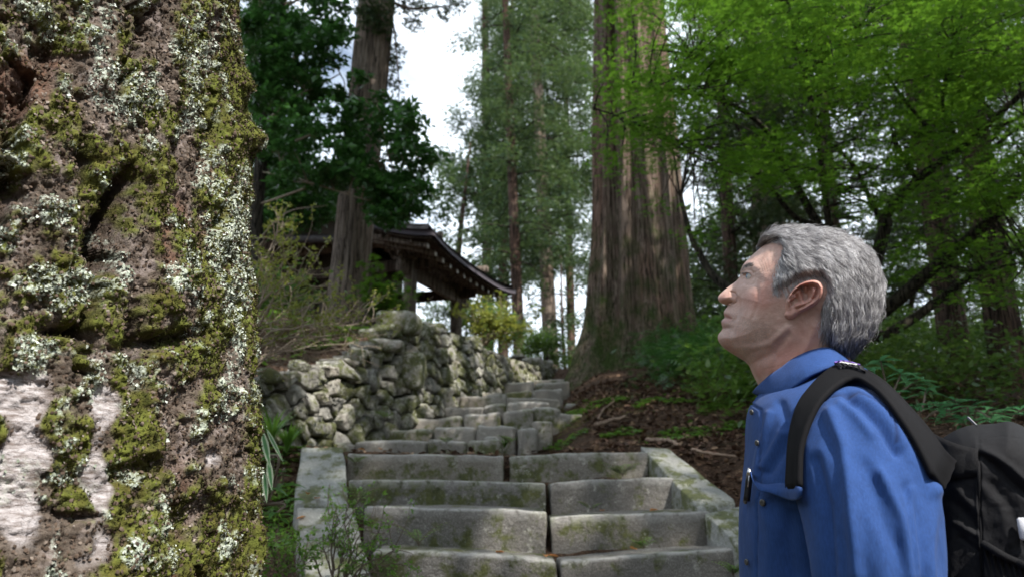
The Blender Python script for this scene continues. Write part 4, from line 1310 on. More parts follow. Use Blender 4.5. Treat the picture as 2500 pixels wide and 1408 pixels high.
# outer pocket bulging at the chest edge
a = at_shirt(1812, 1250, 0)
M_pen = Mat('pen_black').color((.012, .012, .014)).rough(.3).m
M_silver = Mat('pen_silver').color((.5, .5, .52)).rough(.25).m; M_silver.node_tree.nodes['Principled BSDF'].inputs['Metallic'].default_value = .9
pc = at_shirt(1826, 1150, .008)
pen = thing('pen', 'black pen with silver tip clipped to the shirt front', 'pen', at_shirt(1822, 1215, .008))
pa, pb, pt = at_shirt(1830, 1165, .010), at_shirt(1823, 1218, .006), at_shirt(1829, 1140, .012)
pw = max((pa-HC)@ML, (pt-HC)@ML)
def fixw(x, y, w): a = pm(x, y, w); return MW(np.array([a[0]]), np.array([w]), np.array([a[1]]))[0]
pa, pb, pt = fixw(1830, 1158, pw), fixw(1823, 1222, pw), fixw(1828.5, 1141, pw)
V, Q, T = sweep(spline(np.array([pa, pb]), 6), .0042, 12); mk('barrel', V, [Q, T], M_pen, pen, smooth=True)
V, Q, T = sweep(np.array([pt, (pt+pa)/2, pa]), [.0012, .0028, .0042], 12); mk('tip', V, [Q, T], M_silver, pen, smooth=True)
V, Q, T = rbox((pa*.75+pb*.25)+ML*.0045, (pb-pa)/np.linalg.norm(pb-pa), MU, ML, .007, .0006, .0004, .0002); mk('clip', V, [Q, T], M_silver, pen)

# ------------------------------------------------------------------ trousers, boots, hands (below the picture, for completeness)
M_trouser = cloth_mat('trouser_cloth', (.13, .115, .085), (.05, .04, .03))
M_boot = Mat('boot_leather').color((.05, .035, .025)).rough(.6).m
hip = pm(2000, 1800, 0.)
zb0 = 0.03
for s in (1, -1):
    pts = np.array([(hip[0]-.01, .05*s, 1.0, .12), (hip[0]-.01, .09*s, .86, .115), (hip[0], .10*s, .70, .09), (hip[0]+.005, .105*s, .50, .07), (hip[0]+.02, .11*s, .30, .06), (hip[0]+.02, .11*s, .11, .055)])
    C = spline(pts, 40); V, Q, T = sweep(MW(C[:, 0], C[:, 1], C[:, 2]), C[:, 3], 32)
    V = V+.004*fbm(V*14, 3, 5)[:, None]*np.array([1, 1, 0]); mk('trouser_leg', V, [Q, T], M_trouser, man, smooth=True)
    C = spline(np.array([(hip[0]+.06, .11*s, .07, .042, .05), (hip[0]+.02, .11*s, .09, .05, .06), (hip[0]-.05, .112*s, .07, .048, .05), (hip[0]-.13, .115*s, .055, .045, .036), (hip[0]-.19, .117*s, .05, .02, .02)]), 24)
    V, Q, T = sweep(MW(C[:, 0], C[:, 1], C[:, 2]), .04, 24, True, (C[:, 4], C[:, 3])); V[:, 2] = np.maximum(V[:, 2], .025)
    mk('boot', V, [Q, T], M_boot, man, smooth=True)
C = spline(np.array([(hip[0]-.0, 0, 1.12, .11, .165), (hip[0]-.0, 0, 1.0, .12, .175), (hip[0]-.0, 0, .88, .11, .17), (hip[0]-.0, 0, .82, .06, .12)]), 20)
V, Q, T = sweep(MW(C[:, 0], C[:, 1], C[:, 2]), .1, 32, True, (C[:, 3], C[:, 4]), up=tuple(-MU)); mk('trousers', V, [Q, T], M_trouser, man, smooth=True)
def hand(C, s):
    e = MW(C[-1:, 0], C[-1:, 1]*s, C[-1:, 2])[0]; d = e-MW(C[-12:-11, 0], C[-12:-11, 1]*s, C[-12:-11, 2])[0]; d /= np.linalg.norm(d)
    side_ = ML*s; up_ = np.cross(d, side_); up_ /= np.linalg.norm(up_); m = MB()
    V, Q, T = sweep(spline(np.array([e-d*.02, e+d*.03, e+d*.07, e+d*.10]), 12), .03, 20, True, (np.linspace(.026, .042, 12), np.linspace(.022, .014, 12)), up=tuple(up_)); m.add(V, Q, T)
    for k, (o, L) in enumerate(((-.032, .060), (-.011, .070), (.011, .066), (.031, .052))):
        b = e+d*.088+up_*o
        V, Q, T = sweep(spline(np.array([b, b+d*L*.4-side_*.004, b+d*L*.75-side_*.018, b+d*L*.95-side_*.036]), 12), np.linspace(.0095, .007, 12), 10); m.add(V, Q, T)
    b = e+d*.02+up_*.03
    V, Q, T = sweep(spline(np.array([b-up_*.01, b+d*.025+up_*.018-side_*.01, b+d*.055+up_*.022-side_*.02]), 10), np.linspace(.013, .008, 10), 10); m.add(V, Q, T)
    m.build('hand', M_skin, man, smooth=True)
hand(SC, 1); hand(SC2, -1)

# ------------------------------------------------------------------ backpack
def nylon(name, base=.006, weave=.5):
    m = Mat(name)
    ck = m.N.new('ShaderNodeTexWave'); ck.inputs['Scale'].default_value = 700; ck.inputs['Distortion'].default_value = 1.5; ck.bands_direction = 'DIAGONAL'
    m.L.new(m.coord('Object'), ck.inputs['Vector'])
    c = m.mix(m.ramp(ck.outputs[1], .3, .8), (base, base, base*1.15), (base*2.6, base*2.6, base*3.1))
    m.color(c).rough(.8).spec(.14); m.bump(ck.outputs[1], weave*.5, .0003); m.bump(m.noise(35, 4, .6), .35, .006)
    return m.m
M_nylon = nylon('black_nylon'); M_web = nylon('black_webbing', .005, .9); M_foam = Mat('strap_fabric'); M_foam.color((.0045, .0045, .006)).rough(.85).spec(.15).bump(M_foam.noise(900, 2), .3, .0006)
pk = MW(np.array([pm(2450, 1500, 0.)[0]]), np.array([0.]), np.array([1.0]))[0]
pack = thing('backpack', "black nylon backpack carried on the man's back by a padded strap", 'backpack', pk)
PACK = np.array([(2275,1120),(2292,1092),(2306,1071),(2330,1050),(2365,1037),(2395,1035),(2430,1033),(2462,1026),(2492,1036),(2535,1066),(2575,1115),(2600,1190),(2612,1300),(2616,1420),(2610,1560),(2590,1690),(2520,1730),(2400,1735),(2300,1720),(2262,1650),(2248,1500),(2248,1350),(2255,1220)], float)
def pack_w(q):
    d = seg_dist(q, packo)*MPX*1000
    k = np.clip(d/55, 0, 1); W = 140*np.sqrt(np.clip(1-(1-k)**2.4, 0, 1))
    W = W-10*sstep(2395, 2290, q[:, 0])*k
    g = groove(q, [(2387,1030),(2390,1130),(2391,1230),(2396,1320),(2399,1420),(2402,1700)], 3.0, -4.5)
    g += groove(q, [(2382,1040),(2384,1130),(2385,1230),(2390,1320),(2393,1420)], 4, 2.0)
    g += groove(q, [(2392,1080),(2418,1066),(2455,1064),(2510,1072)], 2.2, -2.5)
    g += groove(q, [(2390,1090),(2430,1110),(2470,1140),(2520,1185)], 10, 5)
    g += groove(q, [(2395,1112),(2430,1135),(2480,1185),(2520,1215)], 9, -6)
    g += groove(q, [(2300,1165),(2340,1200),(2385,1245)], 13, 3.5)
    g += groove(q, [(2310,1215),(2350,1240),(2385,1290)], 11, -2.5)
    g += groove(q, [(2330,1275),(2385,1305)], 9, 3)+groove(q, [(2345,1310),(2390,1345)], 8, -2.5)
    g += groove(q, [(2400,1190),(2440,1230),(2460,1320)], 16, 3)+groove(q, [(2420,1180),(2470,1240),(2500,1330)], 13, -2.5)
    # gathered side pocket
    ln = np.array([(2399,1322),(2420,1334),(2450,1352),(2480,1366),(2520,1380),(2600,1384)], float)
    yl = np.interp(q[:, 0], ln[:, 0], ln[:, 1])
    below = sstep(0, 5, q[:, 1]-yl)*sstep(2397, 2403, q[:, 0])
    g += below*(7+3.5*np.sin((q[:, 0]-q[:, 1]*.25)*.42)*np.exp(-np.maximum(q[:, 1]-yl, 0)/45))
    g += 1.1*fbm(np.column_stack([q[:, 0]/30+q[:, 1]/60, q[:, 1]/34-q[:, 0]/60, q[:, 0]*0]), 3, 21)
    return (W+g*k)*.001
packo = smooth_closed(resample(PACK, 360), 3)
def pack_sided():
    uz0 = globals()['two_sided']
    return two_sided('pack_body', packo, (2430, 1380), 170, pack_w, M_nylon, pack)
_clip = np.clip
def two_sided_pack():
    G = polar(packo, np.array([2430., 1380.]), 170); no, nt = 360, 170
    q = G.reshape(-1, 2); w = pack_w(q).reshape(no, nt); w[:, 0] = 0
    VV = []
    for s in (1, -1):
        uz = pm(G[..., 0], G[..., 1], w); VV.append(MW(uz[..., 0].ravel(), (w*s).ravel(), uz[..., 1].ravel()))
    F = grid_faces(no, nt, wrap_u=True)
    mk('pack_body', np.vstack(VV), np.vstack([F, F[:, ::-1]+no*nt]), M_nylon, pack, smooth=True)
two_sided_pack()
def pt_pack(x, y, lift=0.0):
    w = float(pack_w(np.array([[x, y]], float))[0])+lift; a = pm(x, y, w); return MW(np.array([a[0]]), np.array([w]), np.array([a[1]]))[0]
def patch(name, quad, mat, nx=12, ny=6, lift=.003, parent=pack):
    q = np.array(quad, float); rows = []
    for t in np.linspace(0, 1, ny):
        a, b = q[0]*(1-t)+q[3]*t, q[1]*(1-t)+q[2]*t
        rows.append([pt_pack(*(a*(1-s)+b*s), lift) for s in np.linspace(0, 1, nx)])
    O = np.array(rows); I = O-ML*.004; V = np.vstack([O.reshape(-1, 3), I.reshape(-1, 3)]); F = grid_faces(ny, nx); M = nx*ny
    k = np.arange(nx-1); e0 = np.stack([k, k+1, M+k+1, M+k], -1); k2 = (ny-1)*nx+k; e1 = np.stack([k2+1, k2, M+k2, M+k2+1], -1)
    return mk(name, V, np.vstack([F, e0, e1]), mat, parent, smooth=True)
patch('webbing', [(2290,1092),(2388,1096),(2386,1158),(2272,1150)], M_web)
def wing():
    rows = []
    for t in np.linspace(0, 1, 7):
        a, b = np.array([2246, 1036])*(1-t)+np.array([2266, 1172])*t, np.array([2388, 1094])*(1-t)+np.array([2387, 1162])*t
        wb = float(pack_w(b[None])[0])+.002; r_ = []
        for s in np.linspace(0, 1, 12):
            xy = a*(1-s)+b*s; xy[1] += 14*math.sin(s*math.pi)*(1-t)*0+(s*(1-s))*40*(1-t); w = (.112*(1-s)+wb*s)+.008*math.sin(s*math.pi)
            u = pm(xy[0], xy[1], w); r_.append(MW(np.array([u[0]]), np.array([w]), np.array([u[1]]))[0])
        rows.append(r_)
    O = np.array(rows); V = np.vstack([O.reshape(-1, 3), (O-ML*.005).reshape(-1, 3)]); F = grid_faces(7, 12)
    k = np.arange(11); e0 = np.stack([k, k+1, 85+k, 84+k], -1); k2 = 72+k; e1 = np.stack([k2+1, k2, 84+k2, 85+k2], -1)
    mk('strap_wing', V, np.vstack([F, F[:, ::-1]+84, e0, e1]), M_web, pack, smooth=True)
wing()
hem = spline(np.array([pt_pack(x, y, .004) for x, y in ((2399,1326),(2420,1338),(2450,1356),(2480,1370),(2520,1384),(2580,1388))]), 40)
V, Q, T = sweep(hem, .0042, 10); mk('pocket_hem', V, [Q, T], M_web, pack, smooth=True)
pp = spline(np.array([pt_pack(x, y, .0008) for x, y in ((2386,1040),(2389,1130),(2390,1230),(2395,1320),(2398,1420))]), 50)
V, Q, T = sweep(pp, .0018, 8); mk('piping', V, [Q, T], M_web, pack, smooth=True)
M_white = Mat('white_plastic').color((.62, .62, .66)).rough(.4).m
V, Q, T = rbox(pt_pack(2502, 1290, .006), MU, MZ, ML, .006, .0115, .003, .002); mk('tag', V, [Q, T], M_white, pack)
V, Q, T = rbox(pt_pack(2376, 1030, -.055), MU*.8+MZ*.6, -MU*.6+MZ*.8, ML, .0010, .009, .003, .001); mk('zip_pull', V, [Q, T], Mat('zip_grey').color((.25, .25, .27)).m, pack)

UP = [(2010,1340),(1962,1290),(1932,1240),(1922,1190),(1924,1140),(1926,1095),(1933,1040),(1950,985),(1983,940),(2012,911),(2035,895),(2060,890),(2100,900),(2140,919),(2182,955),(2230,1005),(2266,1046),(2300,1092),(2330,1122)]
LO = [(2050,1340),(2005,1290),(1970,1240),(1955,1190),(1954,1140),(1957,1095),(1973,1040),(2000,985),(2030,952),(2056,934),(2075,926),(2095,926),(2118,938),(2148,962),(2184,1005),(2228,1070),(2258,1128),(2276,1165),(2300,1195)]
def strap():
    U = spline(np.array(UP, float), 90); L = spline(np.array(LO, float), 90)
    wl = np.array([shirt_w(x, y, 12) for x, y in L]); wu = np.array([shirt_w(x, y, 12) for x, y in U])
    wl = np.maximum(wl, .115)+.004
    wu = np.maximum(wu+.003, wl-.045)
    sm = lambda a: np.convolve(np.pad(a, 8, 'edge'), np.ones(17)/17, 'valid')
    wl, wu = sm(wl)+.003, sm(wu)+.002
    tt = np.linspace(0, 1, 90); dn = .15*sstep(.175, .09, tt)+.045*sstep(.93, 1, tt); wl = wl-dn; wu = wu-dn
    def w3(A, w): uz = pm(A[:, 0], A[:, 1], w); return MW(uz[:, 0], w, uz[:, 1])
    a, b = w3(U, wu), w3(L, wl)
    t = np.gradient((a+b)/2, axis=0); n = np.cross(b-a, t); n /= np.linalg.norm(n, axis=1)[:, None]
    n = np.where((n@(ML*.6+MZ*.4))[:, None] < 0, -n, n)
    sec = [(0, -.003), (0, .0015), (.06, .0035), (.14, .0026), (.30, .0042), (.5, .0036), (.70, .0042), (.86, .0026), (.94, .0035), (1, .0015), (1, -.003)]
    R = np.stack([a*(1-f)+b*f+n*o for f, o in sec], 1)
    m = len(sec); V = R.reshape(-1, 3)
    i = np.arange(89)[:, None]*m; j = np.arange(m)[None]; k = (j+1) % m
    Q = np.stack([i+j, i+k, i+m+k, i+m+j], -1).reshape(-1, 4)
    mk('shoulder_strap', V, Q, M_foam.m, pack, smooth=True)
    # far strap, mirrored over the other shoulder
    V2 = V-2*np.outer((V-HC)@ML, ML)
    mk('shoulder_strap', V2, Q[:, ::-1], M_foam.m, pack, smooth=True)
    pass
    return a, b, n
SA_, SB_, SN_ = strap()
# maker's label on the strap
def px_near(A, x): return int(np.argmin(np.abs(px_of(A)[:, 0]-x)))
i0, i1 = px_near(SA_, 2036), px_near(SA_, 2104)
m_lab = Mat('label_purple'); m_lab.color((.18, .10, .42)).rough(.6); m_blk = Mat('label_black').color((.01, .01, .015)).rough(.7).m
idx = np.linspace(i0, i1, 16).astype(int)
def lab(name, rows, off, mat, a=0, b=16):
    O = np.stack([SA_[idx]*(1-f)+SB_[idx]*f+SN_[idx]*(h+off) for f, h in [(ff, hh+.0012) for ff, hh in rows]], 1)[a:b]
    I = O-SN_[idx][a:b, None]*.003
    n_, r_ = O.shape[:2]; V = np.vstack([O.reshape(-1, 3), I.reshape(-1, 3)]); F = grid_faces(n_, r_); M = r_*n_
    k = np.arange(n_-1)*r_; e = np.vstack([np.stack([k, k+r_, M+k+r_, M+k], -1), np.stack([k+2*r_-1, k+r_-1, M+k+r_-1, M+k+2*r_-1], -1)])
    k = np.arange(r_-1); e = np.vstack([e, np.stack([k+1, k, M+k, M+k+1], -1), np.stack([(n_-1)*r_+k, (n_-1)*r_+k+1, M+(n_-1)*r_+k+1, M+(n_-1)*r_+k], -1)])
    return mk(name, V, np.vstack([F, e]), mat, pack)
lab('label', [(.02, .0045), (.10, .0056), (.3, .0062), (.45, .0058)], .0, m_blk)
lab('label_band', [(.04, .0055), (.10, .0062), (.16, .0064)], .0004, m_lab.m, 1, 15)
tc = bpy.data.curves.new('label_text', 'FONT'); tc.body = 'patagonia'; tc.size = 1.0; tc.align_x = 'CENTER'; tc.align_y = 'CENTER'; tc.extrude = .02
_to = bpy.data.objects.new('tmp_text', tc); _me = bpy.data.meshes.new_from_object(_to); bpy.data.objects.remove(_to)
_me.materials.clear(); _me.materials.append(Mat('label_white').color((.8, .8, .8)).m)
to = bpy.data.objects.new('label_text', _me); COL.objects.link(to); to.parent = pack
mid = (i0+i1)//2
xa = SA_[i1]*.67+SB_[i1]*.33-(SA_[i0]*.67+SB_[i0]*.33); Lx = np.linalg.norm(xa); xa /= Lx
ya = SA_[mid]-SB_[mid]; ya -= xa*(ya@xa); Ly = np.linalg.norm(ya); ya /= Ly; za = np.cross(xa, ya)
if za@(ML+MZ) < 0: za = -za
ctr = SA_[mid]*.70+SB_[mid]*.30+SN_[mid]*.0085
sc_ = Lx*.9/4.6*.92
to.matrix_local = Matrix.Translation(Vector((ctr-OFF[pack]).tolist())) @ Matrix(((xa[0]*sc_, ya[0]*sc_*1.2, za[0]*sc_, 0), (xa[1]*sc_, ya[1]*sc_*1.2, za[1]*sc_, 0), (xa[2]*sc_, ya[2]*sc_*1.2, za[2]*sc_, 0), (0, 0, 0, 1)))
# ------------------------------------------------------------------ foreground mossy trunk
TC = np.array([-.887, 1.096])
def t1_radius(z):
    return np.interp(z, [0, .4, .9, 1.25, 1.5, 1.76, 2.05, 2.32, 3, 5, 9, 12], [.80, .65, .545, .496, .474, .450, .421, .390, .355, .31, .22, .12])
old = thing('tree', 'massive old trunk in the left foreground crusted with moss and pale lichen', 'tree', (TC[0], TC[1], 0))
def t1_build():
    face = math.atan2(-TC[1], -TC[0])          # towards the camera
    a1 = np.radians(np.linspace(-50, 92, 520)); a0 = np.radians(np.linspace(-180, -50, 40, endpoint=False)); a2 = np.radians(np.linspace(92, 180, 34))[1:-1]
    ang = face+np.concatenate([a0, a1, a2])
    zs = np.concatenate([np.linspace(-.1, 1.12, 46, endpoint=False), np.linspace(1.12, 2.50, 600), np.linspace(2.50, 12, 150)[1:]])
    A, Z = np.meshgrid(ang, zs, indexing='ij')
    A = A.ravel(); Z = Z.ravel(); R0 = t1_radius(Z)
    rc = np.column_stack([np.cos(A)*.47, np.sin(A)*.47, Z])
    base = np.column_stack([TC[0]+np.cos(A)*R0, TC[1]+np.sin(A)*R0, Z])
    px, py, zc = project(base)
    q = np.column_stack([px, py]); vis = (zc > .3) & (zc < 2)
    big = fbm(rc*np.array([3.2, 3.2, 1.4]), 3, 101)
    plates = ridged(rc*np.array([9, 9, 3.2])+big[:, None]*.6, 3, 102)
    lump = fbm(rc*22, 4, 103, .6); fine = fbm(rc*75, 4, 104, .62); vf = fbm(rc*190, 2, 105)
    mossn = fbm(rc*np.array([15, 15, 9]), 4, 106, .62)
    def G(x, y, sx, sy, rot=0):
        c, s = math.cos(math.radians(rot)), math.sin(math.radians(rot))
        dx, dy = px-x, py-y; u = dx*c+dy*s; v = -dx*s+dy*c
        return np.where(vis, np.exp(-(u/sx)**2-(v/sy)**2), 0)
    # smooth pale bark patches with horizontal lenticels
    pale = 1.1*G(30, 960, 85, 75)+1.1*G(60, 1120, 75, 80)+G(235, 1180, 42, 115)+.9*G(265, 990, 40, 60)+.9*G(60, 1260, 110, 70)+.7*G(390, 270, 22, 110, -18)+.7*G(400, 1010, 55, 70)+.5*G(290, 730, 40, 40)+.8*G(500, 1120, 28, 40)+.6*G(150, 1360, 150, 60)
    pale = pale+.75*fbm(rc*16, 3, 107); palem = sstep(.55, .85, pale)
    wav = np.sin((Z*1.0+.05*fbm(rc*6, 2, 108)+.012*vf)*2*np.pi/.030+3*fbm(rc*7, 2, 109))
    # hollows and cracks
    pits = G(278, 545, 34, 78, 12)+.8*G(300, 470, 20, 60, 20)+.7*G(200, 400, 14, 60)+.6*G(515, 330, 10, 80, 14)+.8*G(330, 860, 18, 110)+.5*G(170, 805, 60, 14)+.6*G(540, 520, 9, 60, 20)+.5*G(130, 110, 40, 60, 20)+.6*G(400, 830, 70, 20, -10)+.5*G(440, 1290, 30, 90)
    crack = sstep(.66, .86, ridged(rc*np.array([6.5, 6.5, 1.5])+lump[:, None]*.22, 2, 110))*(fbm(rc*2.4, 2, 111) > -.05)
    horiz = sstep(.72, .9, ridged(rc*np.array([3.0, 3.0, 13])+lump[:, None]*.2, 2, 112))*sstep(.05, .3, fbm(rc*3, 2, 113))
    knob = 1.0*G(601, 335, 40, 38)+.5*G(612, 440, 24, 60)+.45*G(596, 205, 22, 30)+.3*G(640, 700, 30, 60)
    moss = sstep(-.10, .16, .8*mossn+.5*lump+.28*fine+.12-.9*palem+.12*sstep(400, 640, px)*vis-.5*np.clip(pits, 0, 1))
    lich = sstep(.20, .46, fbm(rc*np.array([30, 30, 24]), 4, 114, .62)+.36*fine+.0+.26*(G(430, 650, 190, 110)+G(120, 680, 110, 80)+G(90, 60, 90, 50)+G(230, 100, 60, 60)+G(320, 250, 90, 140, -30)+G(560, 700, 70, 400)*.6+G(310, 1370, 80, 40)+G(400, 1230, 50, 60)+G(70, 870, 60, 60)+G(480, 150, 40, 130)))
    lich = lich*(1-.7*palem)
    disp = .026*big+.024*(plates-.55)+.013*lump*(1-.7*palem)+(.0075*fine)*(1-.7*palem)+.0026*vf*(1-.4*palem)
    disp += moss*(.002+.003*np.maximum(lump, 0)+.0018*vf)+lich*(.002+.0022*np.maximum(fine, 0))
    disp += -.075*np.clip(pits, 0, 1.2)-.046*crack*(1-palem)-.018*horiz*(1-palem)+.040*knob
    disp += palem*(.0042*wav*(.5+.5*sstep(-.2, .4, fbm(rc*5, 2, 115)))-.004)
    disp = np.where(np.abs(Z-1.8) < 1.0, disp, disp*.8)
    V = base+np.column_stack([np.cos(A), np.sin(A), 0*A])*disp[:, None]
    red = np.clip(sstep(.1, .5, np.clip(pits, 0, 1))*0+.9*G(440, 1270, 34, 110)+.9*G(520, 400, 16, 70, 10)+.7*G(360, 1020, 40, 70)+.6*G(140, 140, 30, 30)+.55*sstep(.1, .35, fbm(rc*7, 3, 116)), 0, 1)*(1-moss*.7)
    nA, nZ = len(ang), len(zs)
    F = grid_faces(nA, nZ, wrap_u=True)
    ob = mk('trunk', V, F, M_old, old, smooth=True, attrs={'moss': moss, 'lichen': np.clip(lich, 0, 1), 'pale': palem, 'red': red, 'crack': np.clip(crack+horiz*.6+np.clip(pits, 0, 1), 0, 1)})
    n = vnormals(V, F)
    rad = np.column_stack([np.cos(A), np.sin(A), 0*A])
    if (n*rad).sum() < 0: n = -n
    sel = vis & (np.abs(Z-1.8) < .72) & (px > -60) & (px < 720)
    return V, n, moss, lich, sel, palem
m = Mat('mossy_bark')
nf = m.noise(85, 5, .7); n3 = m.noise(30, 5, .65); n4 = m.noise(330, 3, .7)
col = m.mix(m.ramp(nf, .32, .66), (.034, .025, .019), (.14, .112, .092))
col = m.mix(m.math('MULTIPLY', m.ramp(n3, .5, .62), .5), col, (.30, .25, .24))
col = m.mix(m.math('MULTIPLY', m.attr('red'), .8), col, m.mix(m.ramp(nf, .3, .7), (.07, .028, .014), (.24, .10, .055)))
col = m.mix(m.attr('pale'), col, m.mix(m.ramp(m.noise(60, 4, .65, stretch=(1, 1, 5)), .36, .6), (.17, .14, .13), (.44, .41, .42)))
mo = m.mix(m.ramp(n3, .32, .68), m.mix(m.ramp(nf, .35, .65), (.035, .033, .008), (.10, .085, .02)), m.mix(m.ramp(nf, .35, .65), (.06, .075, .012), (.16, .19, .035)))
col = m.mix(m.math('MULTIPLY', m.attr('moss'), m.ramp(m.math('ADD', nf, m.math('MULTIPLY', m.attr('moss'), .25)), .45, .6)), col, mo)
lm = m.math('MULTIPLY', m.attr('lichen'), m.ramp(m.noise(120, 4, .75), .46, .56))
col = m.mix(lm, col, m.mix(m.ramp(n4, .3, .7), (.30, .36, .28), (.60, .64, .58)))
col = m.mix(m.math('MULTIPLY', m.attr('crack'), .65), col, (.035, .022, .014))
m.color(col).rough(.92).spec(.2); m.bump(nf, .7, .008); m.bump(n4, .6, .003)
M_old = m.m
TVV, TN, Tm, Tl, Tsel, Tpale = t1_build()
def tufts():
    rg = np.random.default_rng(12)
    # moss: tiny upright blades
    mm = Mat('moss'); r = mm.attr('rnd')
    c = mm.ramp(r, 0, 1, (.022, .018, .008), (.10, .105, .030), mid=(.5, (.055, .050, .017)))
    mm.color(c).rough(.9).spec(.1); mm.translucent(mm.mix(.5, c, (.12, .16, .03)), .25)
    pm_ = Tm*Tsel; pm_ = pm_/pm_.sum(); i = rg.choice(len(TVV), 52000, p=pm_)
    pos = TVV[i]+TN[i]*.0005+rg.normal(0, .0012, (len(i), 3))
    T = np.array([[-.25, 0, -.1], [.25, 0, -.1], [0, .12, 1], [.0, -.25, -.1], [0, .25, -.1], [.15, 0, .9]]); F = np.array([[0, 1, 2], [3, 4, 5]])
    V, FF, rn = scatter(T, F, pos, frames(TN[i]+np.array([0, 0, .25]), rg, .55), rg.uniform(.002, .0052, len(i)), rg)
    tone = np.repeat(np.clip(.33+.8*fbm(pos*9, 3, 7)+rg.normal(0, .15, len(i)), 0, 1), 6)
    mk('moss', V, FF, mm.m, old, attrs={'rnd': tone})['kind'] = 'stuff'
    # lichen: crinkled little cups
    ll = Mat('lichen'); r = ll.attr('rnd')
    c = ll.ramp(r, 0, 1, (.13, .15, .11), (.56, .60, .55), mid=(.5, (.32, .36, .30))); ll.color(c).rough(.9).spec(.15)
    pl = (Tl**2)*Tsel; pl = pl/pl.sum(); i = rg.choice(len(TVV), 15000, p=pl)
    pos = TVV[i]+TN[i]*.0016+rg.normal(0, .0012, (len(i), 3))
    a = np.linspace(0, 2*np.pi, 7, endpoint=False); R = np.array([1, .55, .95, .6, 1.05, .5, .9])
    T = np.vstack([[0, 0, 0], np.column_stack([np.cos(a)*R, np.sin(a)*R, .45*(R-.3)])])*.5
    F = np.array([[0, 1+k, 1+(k+1) % 7] for k in range(7)])
    V, FF, rn = scatter(T, F, pos, frames(TN[i], rg, .5), rg.uniform(.0018, .0050, len(i))*rg.choice([.6, 1, 1.3], len(i)), rg)
    mk('lichen', V, FF, ll.m, old, attrs={'rnd': rn})['kind'] = 'stuff'
tufts()
def flakes():
    rg = np.random.default_rng(14)
    fl = Mat('bark_crumb'); r = fl.attr('rnd')
    c = fl.ramp(r, 0, 1, (.024, .016, .011), (.28, .24, .21), mid=(.62, (.10, .072, .055))); fl.color(c).rough(.9).spec(.15)
    pl = np.clip(1-1.1*Tpale-.35*Tm, .0, 1)*Tsel; pl = pl/pl.sum(); i = rg.choice(len(TVV), 40000, p=pl)
    pos = TVV[i]+TN[i]*.0008+rg.normal(0, .001, (len(i), 3))
    T = np.array([[0, 0, .35], [.55, .1, 0], [.15, .5, .1], [-.5, .25, -.05], [-.35, -.45, .1], [.3, -.5, 0]]); F = np.array([[0, 1, 2], [0, 2, 3], [0, 3, 4], [0, 4, 5], [0, 5, 1]])
    tone = np.repeat(np.clip(.45+.45*fbm(pos*14, 3, 9)+rg.normal(0, .17, len(i)), 0, 1), 6)
    V, FF, rn = scatter(T, F, pos, frames(TN[i], rg, .45), rg.uniform(.0015, .0052, len(i)), rg)
    mk('bark_flakes', V, FF, fl.m, old, attrs={'rnd': tone})['kind'] = 'stuff'
flakes()

# ------------------------------------------------------------------ trees: trunks, limbs, crowns
def trunk_mesh(path, rad, parent, mat, nr=64, nl=160, flute=.05, bark=.02, seed=0, name='trunk', buttress=None, moss=0.0, closefrac=0):
    C = spline(np.column_stack([path, rad]), nl)
    V, Q, T = sweep(C[:, :3], C[:, 3], nr, True)
    ctr = np.repeat(C[:, :3], nr, 0); r = np.repeat(C[:, 3], nr)
    d = V[:nl*nr]-ctr; L = np.linalg.norm(d, axis=1)[:, None]; d = d/L
    h = np.repeat(np.concatenate([[0], np.cumsum(np.linalg.norm(np.diff(C[:, :3], axis=0), axis=1))]), nr)
    p = np.column_stack([d[:, :2]*1.0, h*0])
    fl = fbm(np.column_stack([d[:, 0]*2.2, d[:, 1]*2.2, h*.12])+seed*3.1, 3, 60)
    fi = fbm(np.column_stack([d[:, 0]*9, d[:, 1]*9, h*.35])+seed, 4, 61, .6)
    disp = r*(flute*fl*2.0+bark*fi*2)
    if buttress is not None: disp = disp+buttress(d, h, r)
    V[:nl*nr] += d*disp[:, None]
    mo = np.concatenate([np.clip(moss*np.exp(-h/2.2)+.0*h, 0, 1), [0, 0]])
    return mk(name, V, [Q, T], mat, parent, smooth=True, attrs={'moss': mo})

def up_path(x0, y0, x1, y1, Y, top=14, base_drop=.3):
    """trunk centre line through two picture points at distance Y, carried down into the ground and up beyond the frame"""
    a, b = P(x0, y0, Y), P(x1, y1, Y)
    d = (b-a)/(b[2]-a[2])
    g0 = float(ground_z([a[0]], [a[1]])[0])-base_drop
    return [a+d*(z-a[2]) for z in (g0, (g0*.7+a[2]*.3), a[2], (a[2]+b[2])/2, b[2], b[2]+(top-b[2])*.4, top)], a, b

# big cedar: two fused stems with flaring foot
big = thing('cedar_tree', 'huge cedar trunk with flared mossy foot standing right beside the steps', 'tree', P(1560, 960, 9.0)*np.array([1, 1, 0])+np.array([0, 0, 2.5]))
Yb = 9.0
def bigp(x, y): return P(x, y, Yb)
pts = [(1574, 1010, 1.0), (1567, 940, .90), (1560, 880, .745), (1558, 800, .64), (1556, 700, .595), (1556, 600, .565), (1552, 450, .54), (1546, 300, .515), (1540, 150, .49), (1534, 0, .46)]
pth = [bigp(x, y) for x, y, r in pts]; rr = [r for x, y, r in pts]
dlast = (pth[-1]-pth[-2])/np.linalg.norm(pth[-1]-pth[-2])
pth += [pth[-1]+dlast*4, pth[-1]+dlast*9, pth[-1]+dlast*14]; rr += [.40, .30, .12]
def butt(d, h, r):
    th = np.arctan2(d[:, 1], d[:, 0]); k = np.exp(-h/.75)
    f = k*r*(.22*np.cos(5*th+.6)+.14*np.cos(9*th+1.3))
    g = -.13*np.exp(-((np.angle(np.exp(1j*(th-math.radians(-132)))))/.14)**2)*(1-k*.6)*r*2.0      # groove where the stems join
    return f+g+.02*np.cos(13*th+h*.4)
